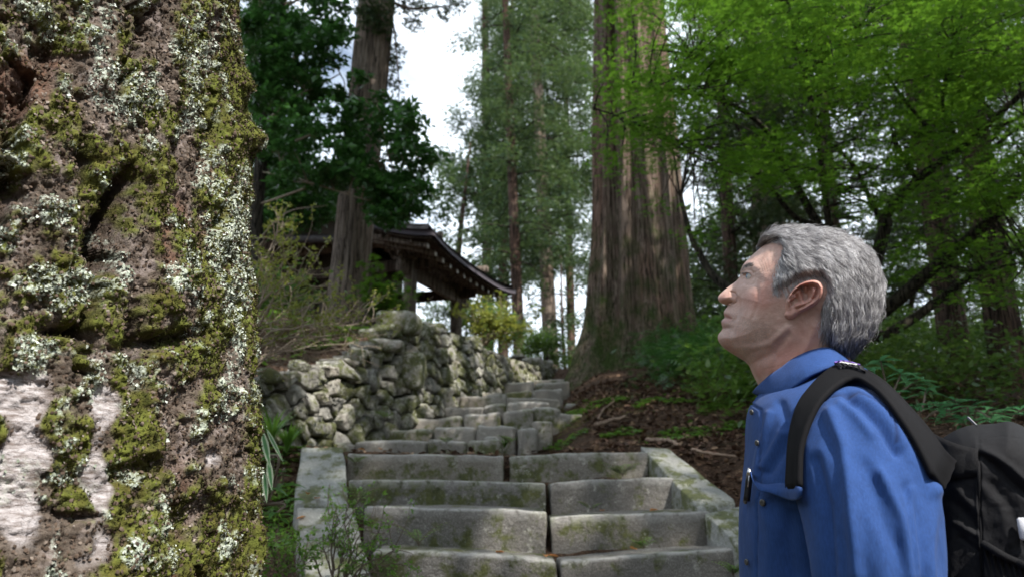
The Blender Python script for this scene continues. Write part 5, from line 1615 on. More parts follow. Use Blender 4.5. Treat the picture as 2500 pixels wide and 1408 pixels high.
trunk_mesh(pth, rr, big, M_cedar_big, 150, 300, .05, .035, 3, buttress=butt, moss=.36)
# cedar by the pavilion
def cedar(label, x0, y0, x1, y1, Y, r0, r1, top=15, mat=None, seed=1, group=None, nr=40, name='cedar_tree'):
    path, a, b = up_path(x0, y0, x1, y1, Y, top)
    t = thing(name, label, 'tree', path[0]+np.array([0, 0, .3]), group)
    zz = [p[2] for p in path]
    rad = [r0*1.35, r0*1.12, r0, (r0+r1)/2, r1, r1*.8, r1*.35]
    trunk_mesh(path, rad, t, mat or M_cedar, nr, 140, .05, .035, seed, moss=.1)
    return t, path
t_left, pl_ = cedar('tall grey-barked cedar leaning beside the pavilion roof above the wall', 847, 740, 921, 0, 8.6, .232, .235, 14, seed=4, nr=72)
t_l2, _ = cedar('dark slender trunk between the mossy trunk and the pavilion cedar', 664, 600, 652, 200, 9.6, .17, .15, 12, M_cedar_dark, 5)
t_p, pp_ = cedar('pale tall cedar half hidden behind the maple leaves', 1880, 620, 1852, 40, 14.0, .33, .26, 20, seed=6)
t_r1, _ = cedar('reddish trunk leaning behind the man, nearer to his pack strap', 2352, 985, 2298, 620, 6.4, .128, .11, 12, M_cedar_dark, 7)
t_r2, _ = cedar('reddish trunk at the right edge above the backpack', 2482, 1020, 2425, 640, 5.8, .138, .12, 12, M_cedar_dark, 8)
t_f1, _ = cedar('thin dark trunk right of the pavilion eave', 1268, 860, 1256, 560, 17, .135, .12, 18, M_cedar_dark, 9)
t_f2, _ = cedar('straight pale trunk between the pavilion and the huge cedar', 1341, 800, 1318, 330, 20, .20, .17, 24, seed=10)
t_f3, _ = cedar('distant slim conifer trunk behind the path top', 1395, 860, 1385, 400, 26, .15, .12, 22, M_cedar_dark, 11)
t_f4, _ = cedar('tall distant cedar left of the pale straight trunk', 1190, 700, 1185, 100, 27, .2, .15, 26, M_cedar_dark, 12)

# leaves
M_conifer_lit = leaf_mat('conifer_green', (.014, .052, .032), (.08, .12, .035), (.032, .085, .042), .32, big=.8)
M_conifer_dark = leaf_mat('conifer_dark', (.02, .048, .026), (.07, .10, .03), (.038, .08, .038), .25, big=.5)
M_glossy = leaf_mat('glossy_green', (.018, .06, .018), (.06, .16, .03), (.035, .11, .028), .28, .28, big=.8)
M_mapleleaf = leaf_mat('maple_green', (.038, .115, .016), (.15, .26, .02), (.078, .195, .018), .50, .42, (.17, .37, .03), big=1.6)
M_under = leaf_mat('understory_green', (.020, .065, .02), (.12, .20, .035), (.05, .13, .03), .35, .4, big=1.4)
M_azalea = leaf_mat('azalea_leaf', (.09, .14, .028), (.24, .25, .045), (.16, .24, .05), .4, .45)
M_fern = leaf_mat('fern_green', (.05, .15, .02), (.16, .28, .04), (.09, .22, .03), .4, .5)
M_aucuba = leaf_mat('broad_leaf', (.035, .14, .06), (.10, .27, .11), (.06, .20, .085), .3, .25)

def fill(region, Y0, Y1, n, rng, holes=(), keep=None, world=False):
    """n random points seen through a picture polygon at distances Y0..Y1"""
    reg = np.array(region, float); out = []
    lo, hi = reg.min(0), reg.max(0); c = 0
    while c < n:
        q = rng.uniform(lo, hi, (n*2, 2)); q = q[inside(q, reg)]
        for (hx, hy, sx, sy, pr) in holes:
            k = np.exp(-((q[:, 0]-hx)/sx)**2-((q[:, 1]-hy)/sy)**2)*pr
            q = q[rng.random(len(q)) > k]
        out.append(q); c += len(q)
    q = np.vstack(out)[:n]
    Y = rng.uniform(Y0, Y1, n) if np.ndim(Y0) == 0 else Y0
    return P(q[:, 0], q[:, 1], Y)
def crown(name, parent, clumps, rad, per, size, tmpl, mat, rng, flat=0.0, squash=(1, 1, 1), shell=.35, droop=0.0, kind=None):
    """leaf clumps: per leaves round each clump centre"""
    n = len(clumps)*per
    c = np.repeat(clumps, per, 0); R = np.repeat(np.broadcast_to(rad, (len(clumps),)), per)
    d = rng.normal(0, 1, (n, 3)); d /= np.linalg.norm(d, axis=1)[:, None]
    rr_ = rng.random(n)**shell
    pos = c+d*(rr_*R)[:, None]*np.array(squash)
    pos[:, 2] -= droop*np.abs(d[:, 0])*R
    V, F, rn = scatter(tmpl[0], tmpl[1], pos, rand_rot(n, rng, flat), rng.uniform(.7, 1.25, n)*size, rng)
    o = mk(name, V, F, mat, parent, attrs={'rnd': rn})
    if kind: o['kind'] = kind
    return o
def limbs(name, parent, segs, mat, nr=8):
    """tapered branches: list of (points, r0, r1)"""
    for pts_, r0, r1 in segs:
        n_ = max(6, len(pts_)*5); C = spline(np.array(pts_), n_)
        C = C+.03*np.stack([fbm(C*2.3, 2, 3), fbm(C*2.3+9, 2, 4), fbm(C*2.3+19, 2, 5)], -1)*np.linspace(0, 1, n_)[:, None]
        V, Q, T = sweep(C, np.linspace(r0, r1, n_), nr); mk(name, V, [Q, T], mat, parent, smooth=True)
def twiglets(name, parent, anchors, targets, mat, r=.006, sag=.05, rng=None):
    """thin branches from the nearest anchor to each clump, joined in one part"""
    m_ = MB()
    for t in targets:
        a = anchors[np.argmin(((anchors-t)**2).sum(1))]
        mid = (a+t)/2+rng.normal(0, .06, 3)*np.linalg.norm(a-t)+np.array([0, 0, sag])
        V, Q, T = sweep(spline(np.array([a, mid, t]), 7), np.linspace(r*1.6, r*.4, 7), 4, False); m_.add(V, Q)
    return tag(m_.build(name, mat, parent, smooth=True), kind='stuff')

rg = np.random.default_rng(21)
# conifer foliage hanging in tiers on a trunk
def tiers(t, cx, ybot, ytop, Y, wbot, wtop, n, size, mat, per=60, rad=.35, seed=0, kindname='foliage', gap=.0):
    r_ = np.random.default_rng(seed)
    cl = []; seg = []
    for i in range(n):
        f = i/(n-1); z = P(cx, ybot, Y)[2]*(1-f)+P(cx, ytop, Y)[2]*f; w = wbot*(1-f)+wtop*f
        base = P(cx, ybot*(1-f)+ytop*f, Y); a = r_.uniform(0, 2*np.pi); L = w*r_.uniform(.55, 1.1)
        d = np.array([math.cos(a), math.sin(a), 0])
        tip = base+d*L+np.array([0, 0, -.18*L]); mid = base+d*L*.5+np.array([0, 0, .06*L])
        seg.append(([base, mid, tip], .02+.006*L, .006))
        for s in np.linspace(.3, 1, max(2, int(L/.45))): cl.append(base*(1-s)+tip*s+np.array([0, 0, .05*math.sin(s*3)])+r_.normal(0, .1, 3))
    crown(kindname, t, np.array(cl), rad, per, size, SPRAY, mat, r_, .35, (1, 1, .42), droop=.3)
    m_ = MB()
    for p_, r0, r1 in seg:
        V, Q, T = sweep(spline(np.array(p_), 8), np.linspace(r0, r1, 8), 5, False); m_.add(V, Q)
    tag(m_.build('branches', M_limb, t, smooth=True), kind='stuff')
tiers(t_f2, 1335, 640, -160, 20, 2.3, 2.0, 60, .13, M_conifer_lit, 150, .50, 31)
tiers(t_f1, 1262, 640, -100, 17, 1.7, 1.8, 46, .12, M_conifer_lit, 130, .46, 32)
tiers(t_f3, 1390, 720, -160, 26, 2.6, 2.6, 46, .16, M_conifer_lit, 130, .6, 33)
tiers(t_f4, 1215, 660, -100, 27, 1.4, .7, 46, .17, M_conifer_lit, 120, .62, 34)
tiers(t_p, 1860, 640, -60, 14, 2.6, 2.2, 46, .11, M_conifer_dark, 150, .42, 35)
tiers(t_r1, 2290, 520, -160, 6.4, 1.1, 1.1, 30, .055, M_conifer_dark, 110, .24, 36)
tiers(t_r2, 2420, 500, -160, 5.8, 1.0, 1.0, 26, .05, M_conifer_dark, 110, .24, 37)
# upper branches of the pavilion cedar
cl = np.vstack([P(x, y, 8.55+dy) for x, y, dy in ((905,30,-.3),(930,55,-.25),(945,90,-.1),(900,60,-.3),(895,20,-.3),(965,130,.1),(950,160,.1),(985,20,.2),(1030,15,.3),(1080,30,.3),(1120,10,.4),(930,-40,0),(860,-60,.2),(960,210,.15),(975,260,.2),(850,-20,.1),(1000,-20,.1),(940,10,-.35),(890,-10,-.35),(1010,60,.3))])
crown('foliage', t_left, cl, .17, 90, .085, SPRAY, M_conifer_dark, rg, .3, (1, 1, .7))
limbs('branch', t_left, [([pl_[4]+np.array([0, 0, .1]), P(1000, 20, 8.6), P(1120, 10, 8.9)], .03, .008), ([pl_[4], P(960, 60, 8.4), P(975, 260, 8.7)], .02, .005)], M_cedar)
top = pl_[-1]; cl = top+rg.normal(0, 1, (50, 3))*np.array([1.6, 1.6, 2.2]); crown('foliage', t_left, cl, .5, 60, .16, SPRAY, M_conifer_dark, rg, .3)
tb = pth[-1]; cl = np.array(tb)+rg.normal(0, 1, (80, 3))*np.array([2.2, 2.2, 3]); crown('foliage', big, cl, .6, 70, .18, SPRAY, M_conifer_dark, rg, .3)

# glossy dark broadleaf tree at the left
gl = thing('broadleaf_tree', 'dark glossy evergreen with leafy boughs crossing in front of the pavilion cedar', 'tree', (float(P(640, 700, 8.0)[0]), 8.0, 3.0))
gb = P(640, 760, 8.0)
c1 = fill([(590,-40),(840,-40),(862,40),(845,110),(860,180),(830,230),(760,250),(600,260)], 6.8, 8.4, 95, rg, [(825,160,30,60,.9),(790,190,40,20,.8)])
c2 = fill([(780,230),(880,180),(960,225),(1010,260),(1035,300),(1000,330),(1040,360),(1060,410),(1035,470),(990,520),(940,500),(880,460),(800,455),(720,460),(640,440),(620,330),(700,250)], 6.6, 7.9, 92, rg, [(900,240,40,40,.9),(910,330,26,40,.7),(700,310,35,22,.9),(740,350,30,20,.9),(1000,345,14,14,.9),(840,520,40,40,.9)])
c3 = fill([(600,230),(760,230),(800,520),(600,560)], 8.8, 10.4, 60, rg, [(690,310,30,20,.9)])
c5 = fill([(610,420),(800,430),(825,500),(770,540),(700,560),(610,580)], 8.7, 10.0, 46, rg)
crown('foliage', gl, c5, .22, 90, .085, LEAF, M_glossy, rg, .3, (1, 1, .6), shell=.5)
c4 = fill([(900,470),(1010,480),(1030,520),(960,545),(905,520)], 6.8, 7.6, 16, rg)
crown('foliage', gl, np.vstack([c1, c4]), .17, 95, .085, LEAF, M_glossy, rg, .30, (1, 1, .55), shell=.5)
crown('foliage', gl, c2, .16, 80, .085, LEAF, M_glossy, rg, .30, (1, 1, .55), shell=.5)
crown('foliage', gl, c3, .24, 100, .09, LEAF, M_glossy, rg, .3, (1, 1, .6), shell=.5)
tr_pts = [gb+np.array([0, 0, -.8]), gb, P(625, 560, 7.9), P(640, 380, 7.8), P(660, 200, 7.8), P(690, 20, 7.7), P(700, -200, 7.6)]
trunk_mesh(tr_pts, [.10, .09, .08, .07, .06, .045, .03], gl, M_limb, 20, 60, .05, .04, 9)
lm_ = [([P(632, 500, 7.85), P(760, 455, 7.5), P(900, 400, 7.3), P(1000, 360, 7.2)], .016, .005), ([P(640, 380, 7.8), P(760, 330, 7.5), P(900, 290, 7.4), P(1000, 290, 7.3)], .02, .005), ([P(650, 300, 7.8), P(720, 240, 7.3), P(830, 180, 7.3)], .03, .006),
       ([P(660, 200, 7.8), P(740, 120, 7.4), P(830, 40, 7.3)], .03, .006), ([P(640, 420, 7.8), P(740, 440, 7.1), P(860, 480, 6.9), P(980, 510, 7.1)], .011, .004), ([P(618, 600, 7.8), P(700, 520, 7.3), P(800, 500, 7.1)], .010, .004), ([P(690, 20, 7.7), P(780, -30, 7.5)], .02, .006)]
limbs('branch', gl, lm_, M_twig_pale)
anch = np.vstack([spline(np.array(s[0]), 12) for s in lm_]+[spline(np.array(tr_pts), 30)])
twiglets('twigs', gl, anch, np.vstack([c1, c2, c4])[::2], M_twig_pale, .006, .03, rg)
# ------------------------------------------------------------------ pavilion with curved roof
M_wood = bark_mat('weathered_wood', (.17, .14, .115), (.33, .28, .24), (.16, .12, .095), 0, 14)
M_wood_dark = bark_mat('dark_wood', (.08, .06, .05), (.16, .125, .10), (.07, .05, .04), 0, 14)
M_eave = Mat('roof_edge').color((.055, .045, .055)).rough(.7).m
M_roof = Mat('roof_bark'); M_roof.color(M_roof.mix(M_roof.ramp(M_roof.noise(18, 4), .3, .7), (.045, .04, .042), (.10, .09, .09))).rough(.8)
M_paint = Mat('white_paint').color((.75, .74, .70)).rough(.6).m
M_plaster = Mat('plaster'); M_plaster.color(M_plaster.mix(M_plaster.ramp(M_plaster.noise(3, 4), .3, .7), (.10, .082, .065), (.15, .125, .10))).rough(.9)
az = math.radians(20)
PR = np.array([math.sin(az), math.cos(az), 0]); PPp = np.array([-math.cos(az), math.sin(az), 0]); PZ = np.array([0, 0, 1.])
E0 = P(1062, 590, 10.9)
FLOORZ = 2.95
pav = thing('pavilion', 'open wooden temple pavilion with a curved dark roof behind the stone wall', 'building', np.array([E0[0], E0[1], FLOORZ])+PPp*3+PR*2)
def pw(r, p, z): return np.array([E0[0], E0[1], 0])+PR*r+PPp*p+PZ*z
RL = 3.85; SPAN = 5.4
ez = E0[2]
def roofz(p, r=0):
    q_ = min(p, SPAN-p)
    up = .16*(abs(r-RL/2)/(RL/2))**3*max(0, 1-q_/1.4)
    return ez+.08*q_+.24*q_**1.55+up
def roof_sheet(name, zo, inset, mat, thick):
    ps = np.linspace(inset, SPAN-inset, 41); rs = np.linspace(inset*.6, RL-inset*.6, 21)
    top = np.array([[pw(r, p, roofz(p, r)+zo) for r in rs] for p in ps]); bot = top-PZ*thick
    V = np.vstack([top.reshape(-1, 3), bot.reshape(-1, 3)]); F = grid_faces(41, 21); M = 41*21
    e = []
    for i in range(40): e += [(i*21, (i+1)*21, M+(i+1)*21, M+i*21), ((i+1)*21+20, i*21+20, M+i*21+20, M+(i+1)*21+20)]
    for j in range(20): e += [(j+1, j, M+j, M+j+1), (40*21+j, 40*21+j+1, M+40*21+j+1, M+40*21+j)]
    return mk(name, V, np.vstack([F, F[:, ::-1]+M, np.array(e)]), mat, pav)
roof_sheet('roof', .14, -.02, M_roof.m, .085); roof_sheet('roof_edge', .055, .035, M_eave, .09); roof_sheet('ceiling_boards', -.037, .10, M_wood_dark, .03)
# rafters with white painted ends
def beam(name, a, b, hw, hh, mat, up=PZ, r=.008, parent=None):
    d = b-a; L = np.linalg.norm(d); d = d/L; s = np.cross(d, up); s /= np.linalg.norm(s); u = np.cross(s, d)
    V, Q, T = rbox((a+b)/2, d, s, u, L/2, hw, hh, r); o = mk(name, V, [Q, T], mat, parent or pav); return o
raft0 = None
for i in range(13):
    r = .20+i*(RL-.4)/12
    z0 = roofz(.2, r)-.12; z1 = roofz(1.35, r)-.12
    ra = beam('rafter', pw(r, .22, z0), pw(r, 1.5, z1), .035, .042, M_wood)
    OFF[ra] = OFF[pav]
    e = beam('rafter_end', pw(r, .214, z0), pw(r, .219, z0), .036, .043, M_paint, parent=ra)
for i in range(9):                       # rafters of the gable overhang, seen at the verge
    p = .5+i*.55; beam('gable_rafter', pw(.12, p, roofz(p)-.115), pw(.62, p, roofz(p)-.115), .03, .035, M_wood)
beam('eave_board', pw(.1, .17, roofz(.17)-.07), pw(RL-.1, .17, roofz(.17)-.07), .012, .035, M_wood)
PS = [(.87, .87), (2.95, .95), (.87, SPAN-.87), (2.95, SPAN-.87)]
BZ = P(1012, 655, 12.0)[2]
for k_, (r, p) in enumerate(PS):
    z0 = FLOORZ-.12
    V, Q, T = rbox((pw(r, p, z0)+pw(r, p, BZ+.12))/2, PR, PPp, PZ, .092, .092, (BZ+.12-z0)/2, .018); mk('post', V, [Q, T], M_wood, pav)
    V, Q, T = rbox(pw(r, p, z0+.05), PR, PPp, PZ, .17, .17, .09, .03); mk('post_base', V, [Q, T], M_granite, pav)
    # bracket cluster
    V, Q, T = rbox(pw(r, p, BZ+.17), PR, PPp, PZ, .14, .14, .055, .03, 1.25); bk = mk('bracket', V, [Q, T], M_wood, pav); OFF[bk] = OFF[pav]
    for d in (PR, -PR, PPp, -PPp):
        c = spline(np.array([pw(r, p, BZ+.17)+d*.08, pw(r, p, BZ+.19)+d*.24, pw(r, p, BZ+.27)+d*.36, pw(r, p, BZ+.34)+d*.39]), 10)
        V, Q, T = sweep(c, .05, 8, True, (np.linspace(.065, .03, 10), np.linspace(.05, .04, 10))); mk('bracket_arm', V, [Q, T], M_wood, bk, smooth=True)
        V, Q, T = rbox(c[-1]+PZ*.05, PR, PPp, PZ, .065, .065, .035, .015, 1.2); mk('bearing_block', V, [Q, T], M_wood, bk)
    s = -1 if p > 2 else 1
    c = spline(np.array([pw(r, p, BZ+.02)-PR*.09, pw(r, p, BZ+.05)-PR*.28, pw(r, p, BZ+.15)-PR*.38, pw(r, p, BZ+.13)-PR*.47]), 12)
    V, Q, T = sweep(c, .04, 8, True, (np.linspace(.10, .03, 12), np.linspace(.045, .03, 12))); mk('carved_nosing', V, [Q, T], M_wood, bk, smooth=True)
for p in (.9, SPAN-.87):
    beam('tie_beam', pw(.5, p, BZ-.02), pw(3.35, p, BZ-.02), .05, .12, M_wood)
    beam('wall_plate', pw(.12, p, BZ+.40), pw(RL-.12, p, BZ+.40), .055, .065, M_wood)
    for r in (1.55, 2.25): V, Q, T = rbox(pw(r, p, BZ+.23), PR, PPp, PZ, .07, .06, .11, .02, 1.3); mk('strut', V, [Q, T], M_wood, pav)
for r in (.87, 2.95):
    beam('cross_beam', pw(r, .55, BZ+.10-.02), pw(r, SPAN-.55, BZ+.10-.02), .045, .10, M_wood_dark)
    beam('upper_cross_beam', pw(r, .3, BZ+.52), pw(r, SPAN-.3, BZ+.52), .05, .06, M_wood)
    n_ = 12; ps = np.linspace(1.0, SPAN-1.0, n_)
    V = np.array([pw(r+o, p, z) for o in (-.02, .02) for p in ps for z in (BZ+.58, roofz(p)-.10)])
    F = [(2*i+b*2*n_, 2*i+1+b*2*n_, 2*i+3+b*2*n_, 2*i+2+b*2*n_) for i in range(n_-1) for b in (0, 1)]
    mk('gable_panel', V, np.array(F), M_plaster.m, pav)
V, Q, T = rbox(pw(1.9, SPAN/2+.2, FLOORZ-.05), PR, PPp, PZ, 1.6, 2.4, .10, .03); mk('platform', V, [Q, T], M_granite, pav)
beam('ridge_beam', pw(.1, SPAN/2, roofz(SPAN/2)+.02), pw(RL-.1, SPAN/2, roofz(SPAN/2)+.02), .12, .20, M_eave)
# plank wall closing the back and far-left side
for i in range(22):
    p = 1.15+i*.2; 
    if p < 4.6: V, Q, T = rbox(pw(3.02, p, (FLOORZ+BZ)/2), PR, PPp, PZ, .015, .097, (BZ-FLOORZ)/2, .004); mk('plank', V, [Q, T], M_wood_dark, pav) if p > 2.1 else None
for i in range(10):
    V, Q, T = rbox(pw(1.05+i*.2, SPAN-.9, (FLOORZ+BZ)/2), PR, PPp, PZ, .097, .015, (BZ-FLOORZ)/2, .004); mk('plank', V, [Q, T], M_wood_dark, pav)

# neighbouring hall seen as a dull wall left of the cedar
hall = thing('hall', 'dim beige temple hall wall glimpsed between dark trunks beyond the pavilion cedar', 'building', P(720, 620, 13.5)*np.array([1, 1, 0])+PZ*2.9)
a, b = P(600, 600, 13.5), P(805, 600, 13.0); hz = P(700, 600, 13.2)[2]
hd = (b-a)/np.linalg.norm(b-a); hn = np.array([-hd[1], hd[0], 0])
V, Q, T = rbox((a+b)/2*np.array([1, 1, 0])+PZ*(hz+2.6)/2+hn*1.0, hd, hn, PZ, np.linalg.norm(b-a)/2+.6, 1.0, (hz-2.6)/2+.1, .01); mk('wall', V, [Q, T], M_plaster.m, hall)
rz = [(-.9, -.18), (-.45, -.02), (.3, .42), (1.0, 1.0)]
Vr = []; 
for o in (0, .12):
    for (dn, dz) in rz:
        for e in (-1.2, np.linalg.norm(b-a)+1.2): Vr.append(a*np.array([1, 1, 0])+hd*e+hn*dn+PZ*(hz+.05+dz+o))
Vr = np.array(Vr); F = []
for k_ in range(3): F += [(2*k_, 2*k_+1, 2*k_+3, 2*k_+2), (8+2*k_, 8+2*k_+2, 8+2*k_+3, 8+2*k_+1)]
F += [(0, 8, 9, 1)]; mk('roof', Vr, np.array(F), M_roof.m, hall)
for i in range(9):
    c = a*np.array([1, 1, 0])+hd*(-.8+i*.45)-hn*.45+PZ*(hz-.09); V, Q, T = rbox(c, hd, hn, PZ, .03, .4, .035, .005); mk('rafter', V, [Q, T], M_wood, hall)
for i in range(3):
    c = a*np.array([1, 1, 0])+hd*(-.1+i*.85)-hn*.03+PZ*(hz+2.6)/2; V, Q, T = rbox(c, hd, hn, PZ, .06, .06, (hz-2.6)/2, .01); mk('post', V, [Q, T], M_wood_dark, hall)

# stone lantern at the path top
lan = thing('stone_lantern', 'small grey stone lantern just showing above the far end of the wall', 'lantern', P(1266, 880, 12.0)*np.array([1, 1, 0])+PZ*3.0)
lc = P(1266, 866, 12.0); 
def lathe(name, c, prof, mat, parent, n=6, rot=0):
    th = np.linspace(0, 2*np.pi, n, endpoint=False)+rot
    V = np.array([[c[0]+r*math.cos(t), c[1]+r*math.sin(t), c[2]+z] for t in th for r, z in prof]); return mk(name, V, grid_faces(n, len(prof), wrap_u=True), mat, parent)
lathe('cap', lc, [(.001, .10), (.03, .09), (.035, .06), (.02, .045), (.06, .02), (.15, -.03), (.16, -.06), (.02, -.06)], M_granite, lan, 6)
lathe('fire_box', lc, [(.02, -.06), (.09, -.06), (.09, -.24), (.02, -.24)], M_granite, lan, 6)
lathe('platform', lc, [(.02, -.24), (.14, -.25), (.14, -.30), (.06, -.36), (.02, -.36)], M_granite, lan, 6)
lathe('shaft', lc, [(.06, -.34), (.055, -.6), (.065, -.9), (.02, -.9)], M_granite, lan, 12)
lathe('base', lc, [(.02, -.88), (.14, -.9), (.17, -1.1), (.02, -1.1)], M_granite, lan, 6)

# ------------------------------------------------------------------ maple over the right half
rm = np.random.default_rng(77)
mp_foot = P(2030, 1010, 5.2); mp_foot[2] = float(ground_z([mp_foot[0]], [mp_foot[1]])[0])-.1
maple = thing('maple_tree', 'green maple spreading a broad canopy and dark crooked limbs over the man', 'tree', mp_foot)
B1 = P(2040, 900, 5.2)
ML_ = [
 ([mp_foot, P(2035, 960, 5.2), B1, P(2080, 820, 5.15)], .085, .065),
 ([P(2080, 820, 5.15), P(2180, 740, 5.0), P(2300, 640, 4.8), P(2420, 540, 4.6), P(2520, 430, 4.4), P(2640, 300, 4.2)], .055, .02),
 ([P(2060, 850, 5.2), P(2190, 800, 5.3), P(2330, 700, 5.2), P(2470, 610, 5.1), P(2600, 540, 5.0)], .045, .014),
 ([B1, P(1900, 760, 5.4), P(1760, 690, 5.7), P(1700, 600, 5.8), P(1660, 480, 5.8)], .05, .018),
 ([P(2080, 820, 5.15), P(2160, 560, 5.0), P(2155, 535, 5.0), P(2240, 440, 4.8), P(2350, 360, 4.6), P(2440, 280, 4.4), P(2560, 180, 4.2)], .05, .016),
 ([P(2160, 560, 5.0), P(2130, 500, 5.0), P(2090, 415, 4.9), P(2020, 340, 4.8), P(1960, 290, 4.7)], .02, .008),
 ([P(2120, 690, 5.1), P(2000, 550, 5.1), P(1945, 450, 5.0), P(1900, 380, 4.9), P(1880, 330, 4.8), P(1780, 250, 4.6), P(1640, 220, 4.4), P(1500, 210, 4.3)], .035, .007),
 ([P(2000, 550, 5.1), P(1930, 520, 5.0), P(1820, 360, 4.8), P(1790, 300, 4.8), P(1700, 140, 4.6)], .022, .006),
 ([P(1900, 380, 4.9), P(1760, 365, 4.8), P(1650, 345, 4.6), P(1540, 300, 4.4), P(1450, 270, 4.3)], .014, .005),
 ([P(2240, 440, 4.8), P(2180, 330, 4.6), P(2260, 320, 4.5), P(2180, 200, 4.4), P(2100, 60, 4.3)], .02, .006),
 ([P(2350, 360, 4.6), P(2300, 260, 4.4), P(2330, 120, 4.2)], .016, .006),
 ([P(2080, 820, 5.15), P(2030, 600, 4.9), P(2000, 350, 4.6), P(1950, 120, 4.3), P(1900, -60, 4.1)], .03, .008),
 ([P(2300, 640, 4.8), P(2380, 660, 4.6), P(2520, 640, 4.3)], .02, .006),
]
limbs('limb', maple, ML_, M_limb, 10)
anchm = np.vstack([spline(np.array(s[0]), 24) for s in ML_])
holes = [(1690, 480, 60, 110, .97), (1690, 620, 40, 60, .97), (1640, 60, 45, 110, .9), (2020, 300, 45, 45, .7), (1950, 350, 50, 30, .8), (2110, 430, 90, 70, .85), (2080, 560, 150, 40, .8), (1700, 380, 40, 60, .8), (1560, 420, 100, 60, .75), (1880, 260, 40, 80, .5)]
R1 = [(1480,-30),(2560,-30),(2560,470),(2400,520),(2300,430),(2150,500),(2000,470),(1880,480),(1740,400),(1640,360),(1560,330),(1490,150)]
R2 = [(1440,190),(1640,170),(1700,260),(1640,420),(1560,500),(1500,480),(1450,380)]
R3 = [(1640,-30),(2560,-30),(2560,200),(1640,200)]
mc1 = fill(R1, 3.8, 5.6, 300, rm, holes); mc2 = fill(R2, 3.9, 4.8, 22, rm); mc3 = fill(R3, 3.2, 6.5, 110, rm, holes)
mc4 = fill([(2100,450),(2560,450),(2560,760),(2400,740),(2250,700),(2120,620)], 4.0, 6.0, 70, rm)
mc5 = fill([(1600,500),(1780,480),(1760,620),(1650,560)], 4.6, 5.4, 8, rm)
allc = np.vstack([mc1, mc2, mc3, mc4, mc5])
crown('foliage', maple, np.vstack([mc1, mc3]), .27, 80, .052, MAPLE, M_mapleleaf, rm, .72, (1, 1, .20), shell=.5, kind='stuff')
crown('foliage', maple, np.vstack([mc2, mc5]), .19, 50, .046, MAPLE, M_mapleleaf, rm, .72, (1, 1, .30), shell=.5, kind='stuff')
crown('foliage', maple, mc4, .26, 60, .050, MAPLE, M_mapleleaf, rm, .72, (1, 1, .22), shell=.5, kind='stuff')
twiglets('twigs', maple, anchm, allc, M_limb, .0045, .02, rm)
# the nearest leaves one by one
leaf_me = mesh_data('leaf', MAPLE[0]*.062, MAPLE[1], attrs={'rnd': np.full(len(MAPLE[0]), .45)}); leaf_me.materials.append(M_mapleleaf)
qn = np.vstack([fill(R2, 3.8, 4.4, 120, rm), fill(R1, 3.5, 4.0, 140, rm, holes)])
for p_, R_ in zip(qn, rand_rot(len(qn), rm, .7)):
    o = bpy.data.objects.new('leaf', leaf_me); COL.objects.link(o); o.parent = maple
    o.matrix_local = Matrix.Translation(Vector((p_-OFF[maple]).tolist())) @ Matrix(R_.tolist()).to_4x4()

# ------------------------------------------------------------------ darker trees behind the maple
def wood_tree(label, x, y, Y, regions, n, rad, per, size, mat, seed, tmpl=LEAF, r0=.14, flat=.3, name='broadleaf_tree', cat='tree', squash=(1, 1, .6), Yr=(1.2, 1.8), holes=()):
    r_ = np.random.default_rng(seed)
    f = P(x, y, Y); f[2] = float(ground_z([f[0]], [f[1]])[0])
    t = thing(name, label, cat, f)
    cs = fill(regions, Y-Yr[0], Y+Yr[1], n, r_, holes)
    top_ = cs.mean(0)*.5+f*.5; top_[2] = cs[:, 2].max()-.3
    mid = (f+top_)/2+r_.normal(0, .15, 3)
    path = [f-PZ*.3, f+PZ*.4, mid, top_]
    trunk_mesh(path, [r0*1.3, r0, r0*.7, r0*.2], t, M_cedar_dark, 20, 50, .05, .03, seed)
    an = spline(np.array(path), 24)[6:]
    twiglets('branches', t, an, cs[::3], M_limb, r0*.12, .1, r_)
    crown('foliage', t, cs, rad, per, size, tmpl, mat, r_, flat, squash, shell=.5, kind=None)
    return t
GAPS = [(1700, 560, 80, 130, .97), (1660, 420, 45, 120, .95), (1640, 60, 60, 150, .93), (2100, 440, 90, 80, .9), (2060, 540, 100, 50, .85), (1960, 350, 60, 50, .8), (2010, 250, 40, 30, .9), (1700, 260, 40, 50, .7)]
wood_tree('dense dark evergreen closing the gap right of the huge cedar', 1800, 900, 11, [(1640,-40),(1900,-40),(1960,420),(1900,640),(1780,880),(1690,900),(1640,600)], 170, .38, 120, .10, M_conifer_dark, 51, SPRAY, .12, holes=GAPS)
wood_tree('dark bushy evergreen behind the grey-haired head', 2060, 900, 11.5, [(1900,-40),(2240,-40),(2260,500),(2200,820),(2040,860),(1960,640),(1900,400)], 210, .38, 120, .10, M_conifer_dark, 52, SPRAY, .14, holes=GAPS)
wood_tree('shadowy evergreen mass above the two right-hand trunks', 2330, 900, 11, [(2200,-40),(2560,-40),(2560,900),(2420,860),(2300,880),(2180,820),(2220,400)], 250, .38, 120, .10, M_conifer_dark, 53, SPRAY, .14)
wood_tree('mid-green tree low behind the man towards the right edge', 2240, 960, 11.0, [(2120,640),(2560,560),(2560,900),(2480,930),(2300,960),(2160,900)], 34, .30, 100, .075, M_under, 54, LEAF, .06)
wood_tree('leafy young tree between the huge cedar and the face', 1730, 880, 12.5, [(1660,640),(1780,600),(1860,760),(1840,900),(1720,930),(1680,820)], 50, .34, 100, .09, M_under, 55, LEAF, .06)
wood_tree('dark evergreen filling the space left behind the pavilion cedar', 560, 760, 12.5, [(380,-40),(700,-40),(720,300),(800,520),(560,560),(380,500)], 90, .5, 110, .12, M_conifer_dark, 56, SPRAY, .14)
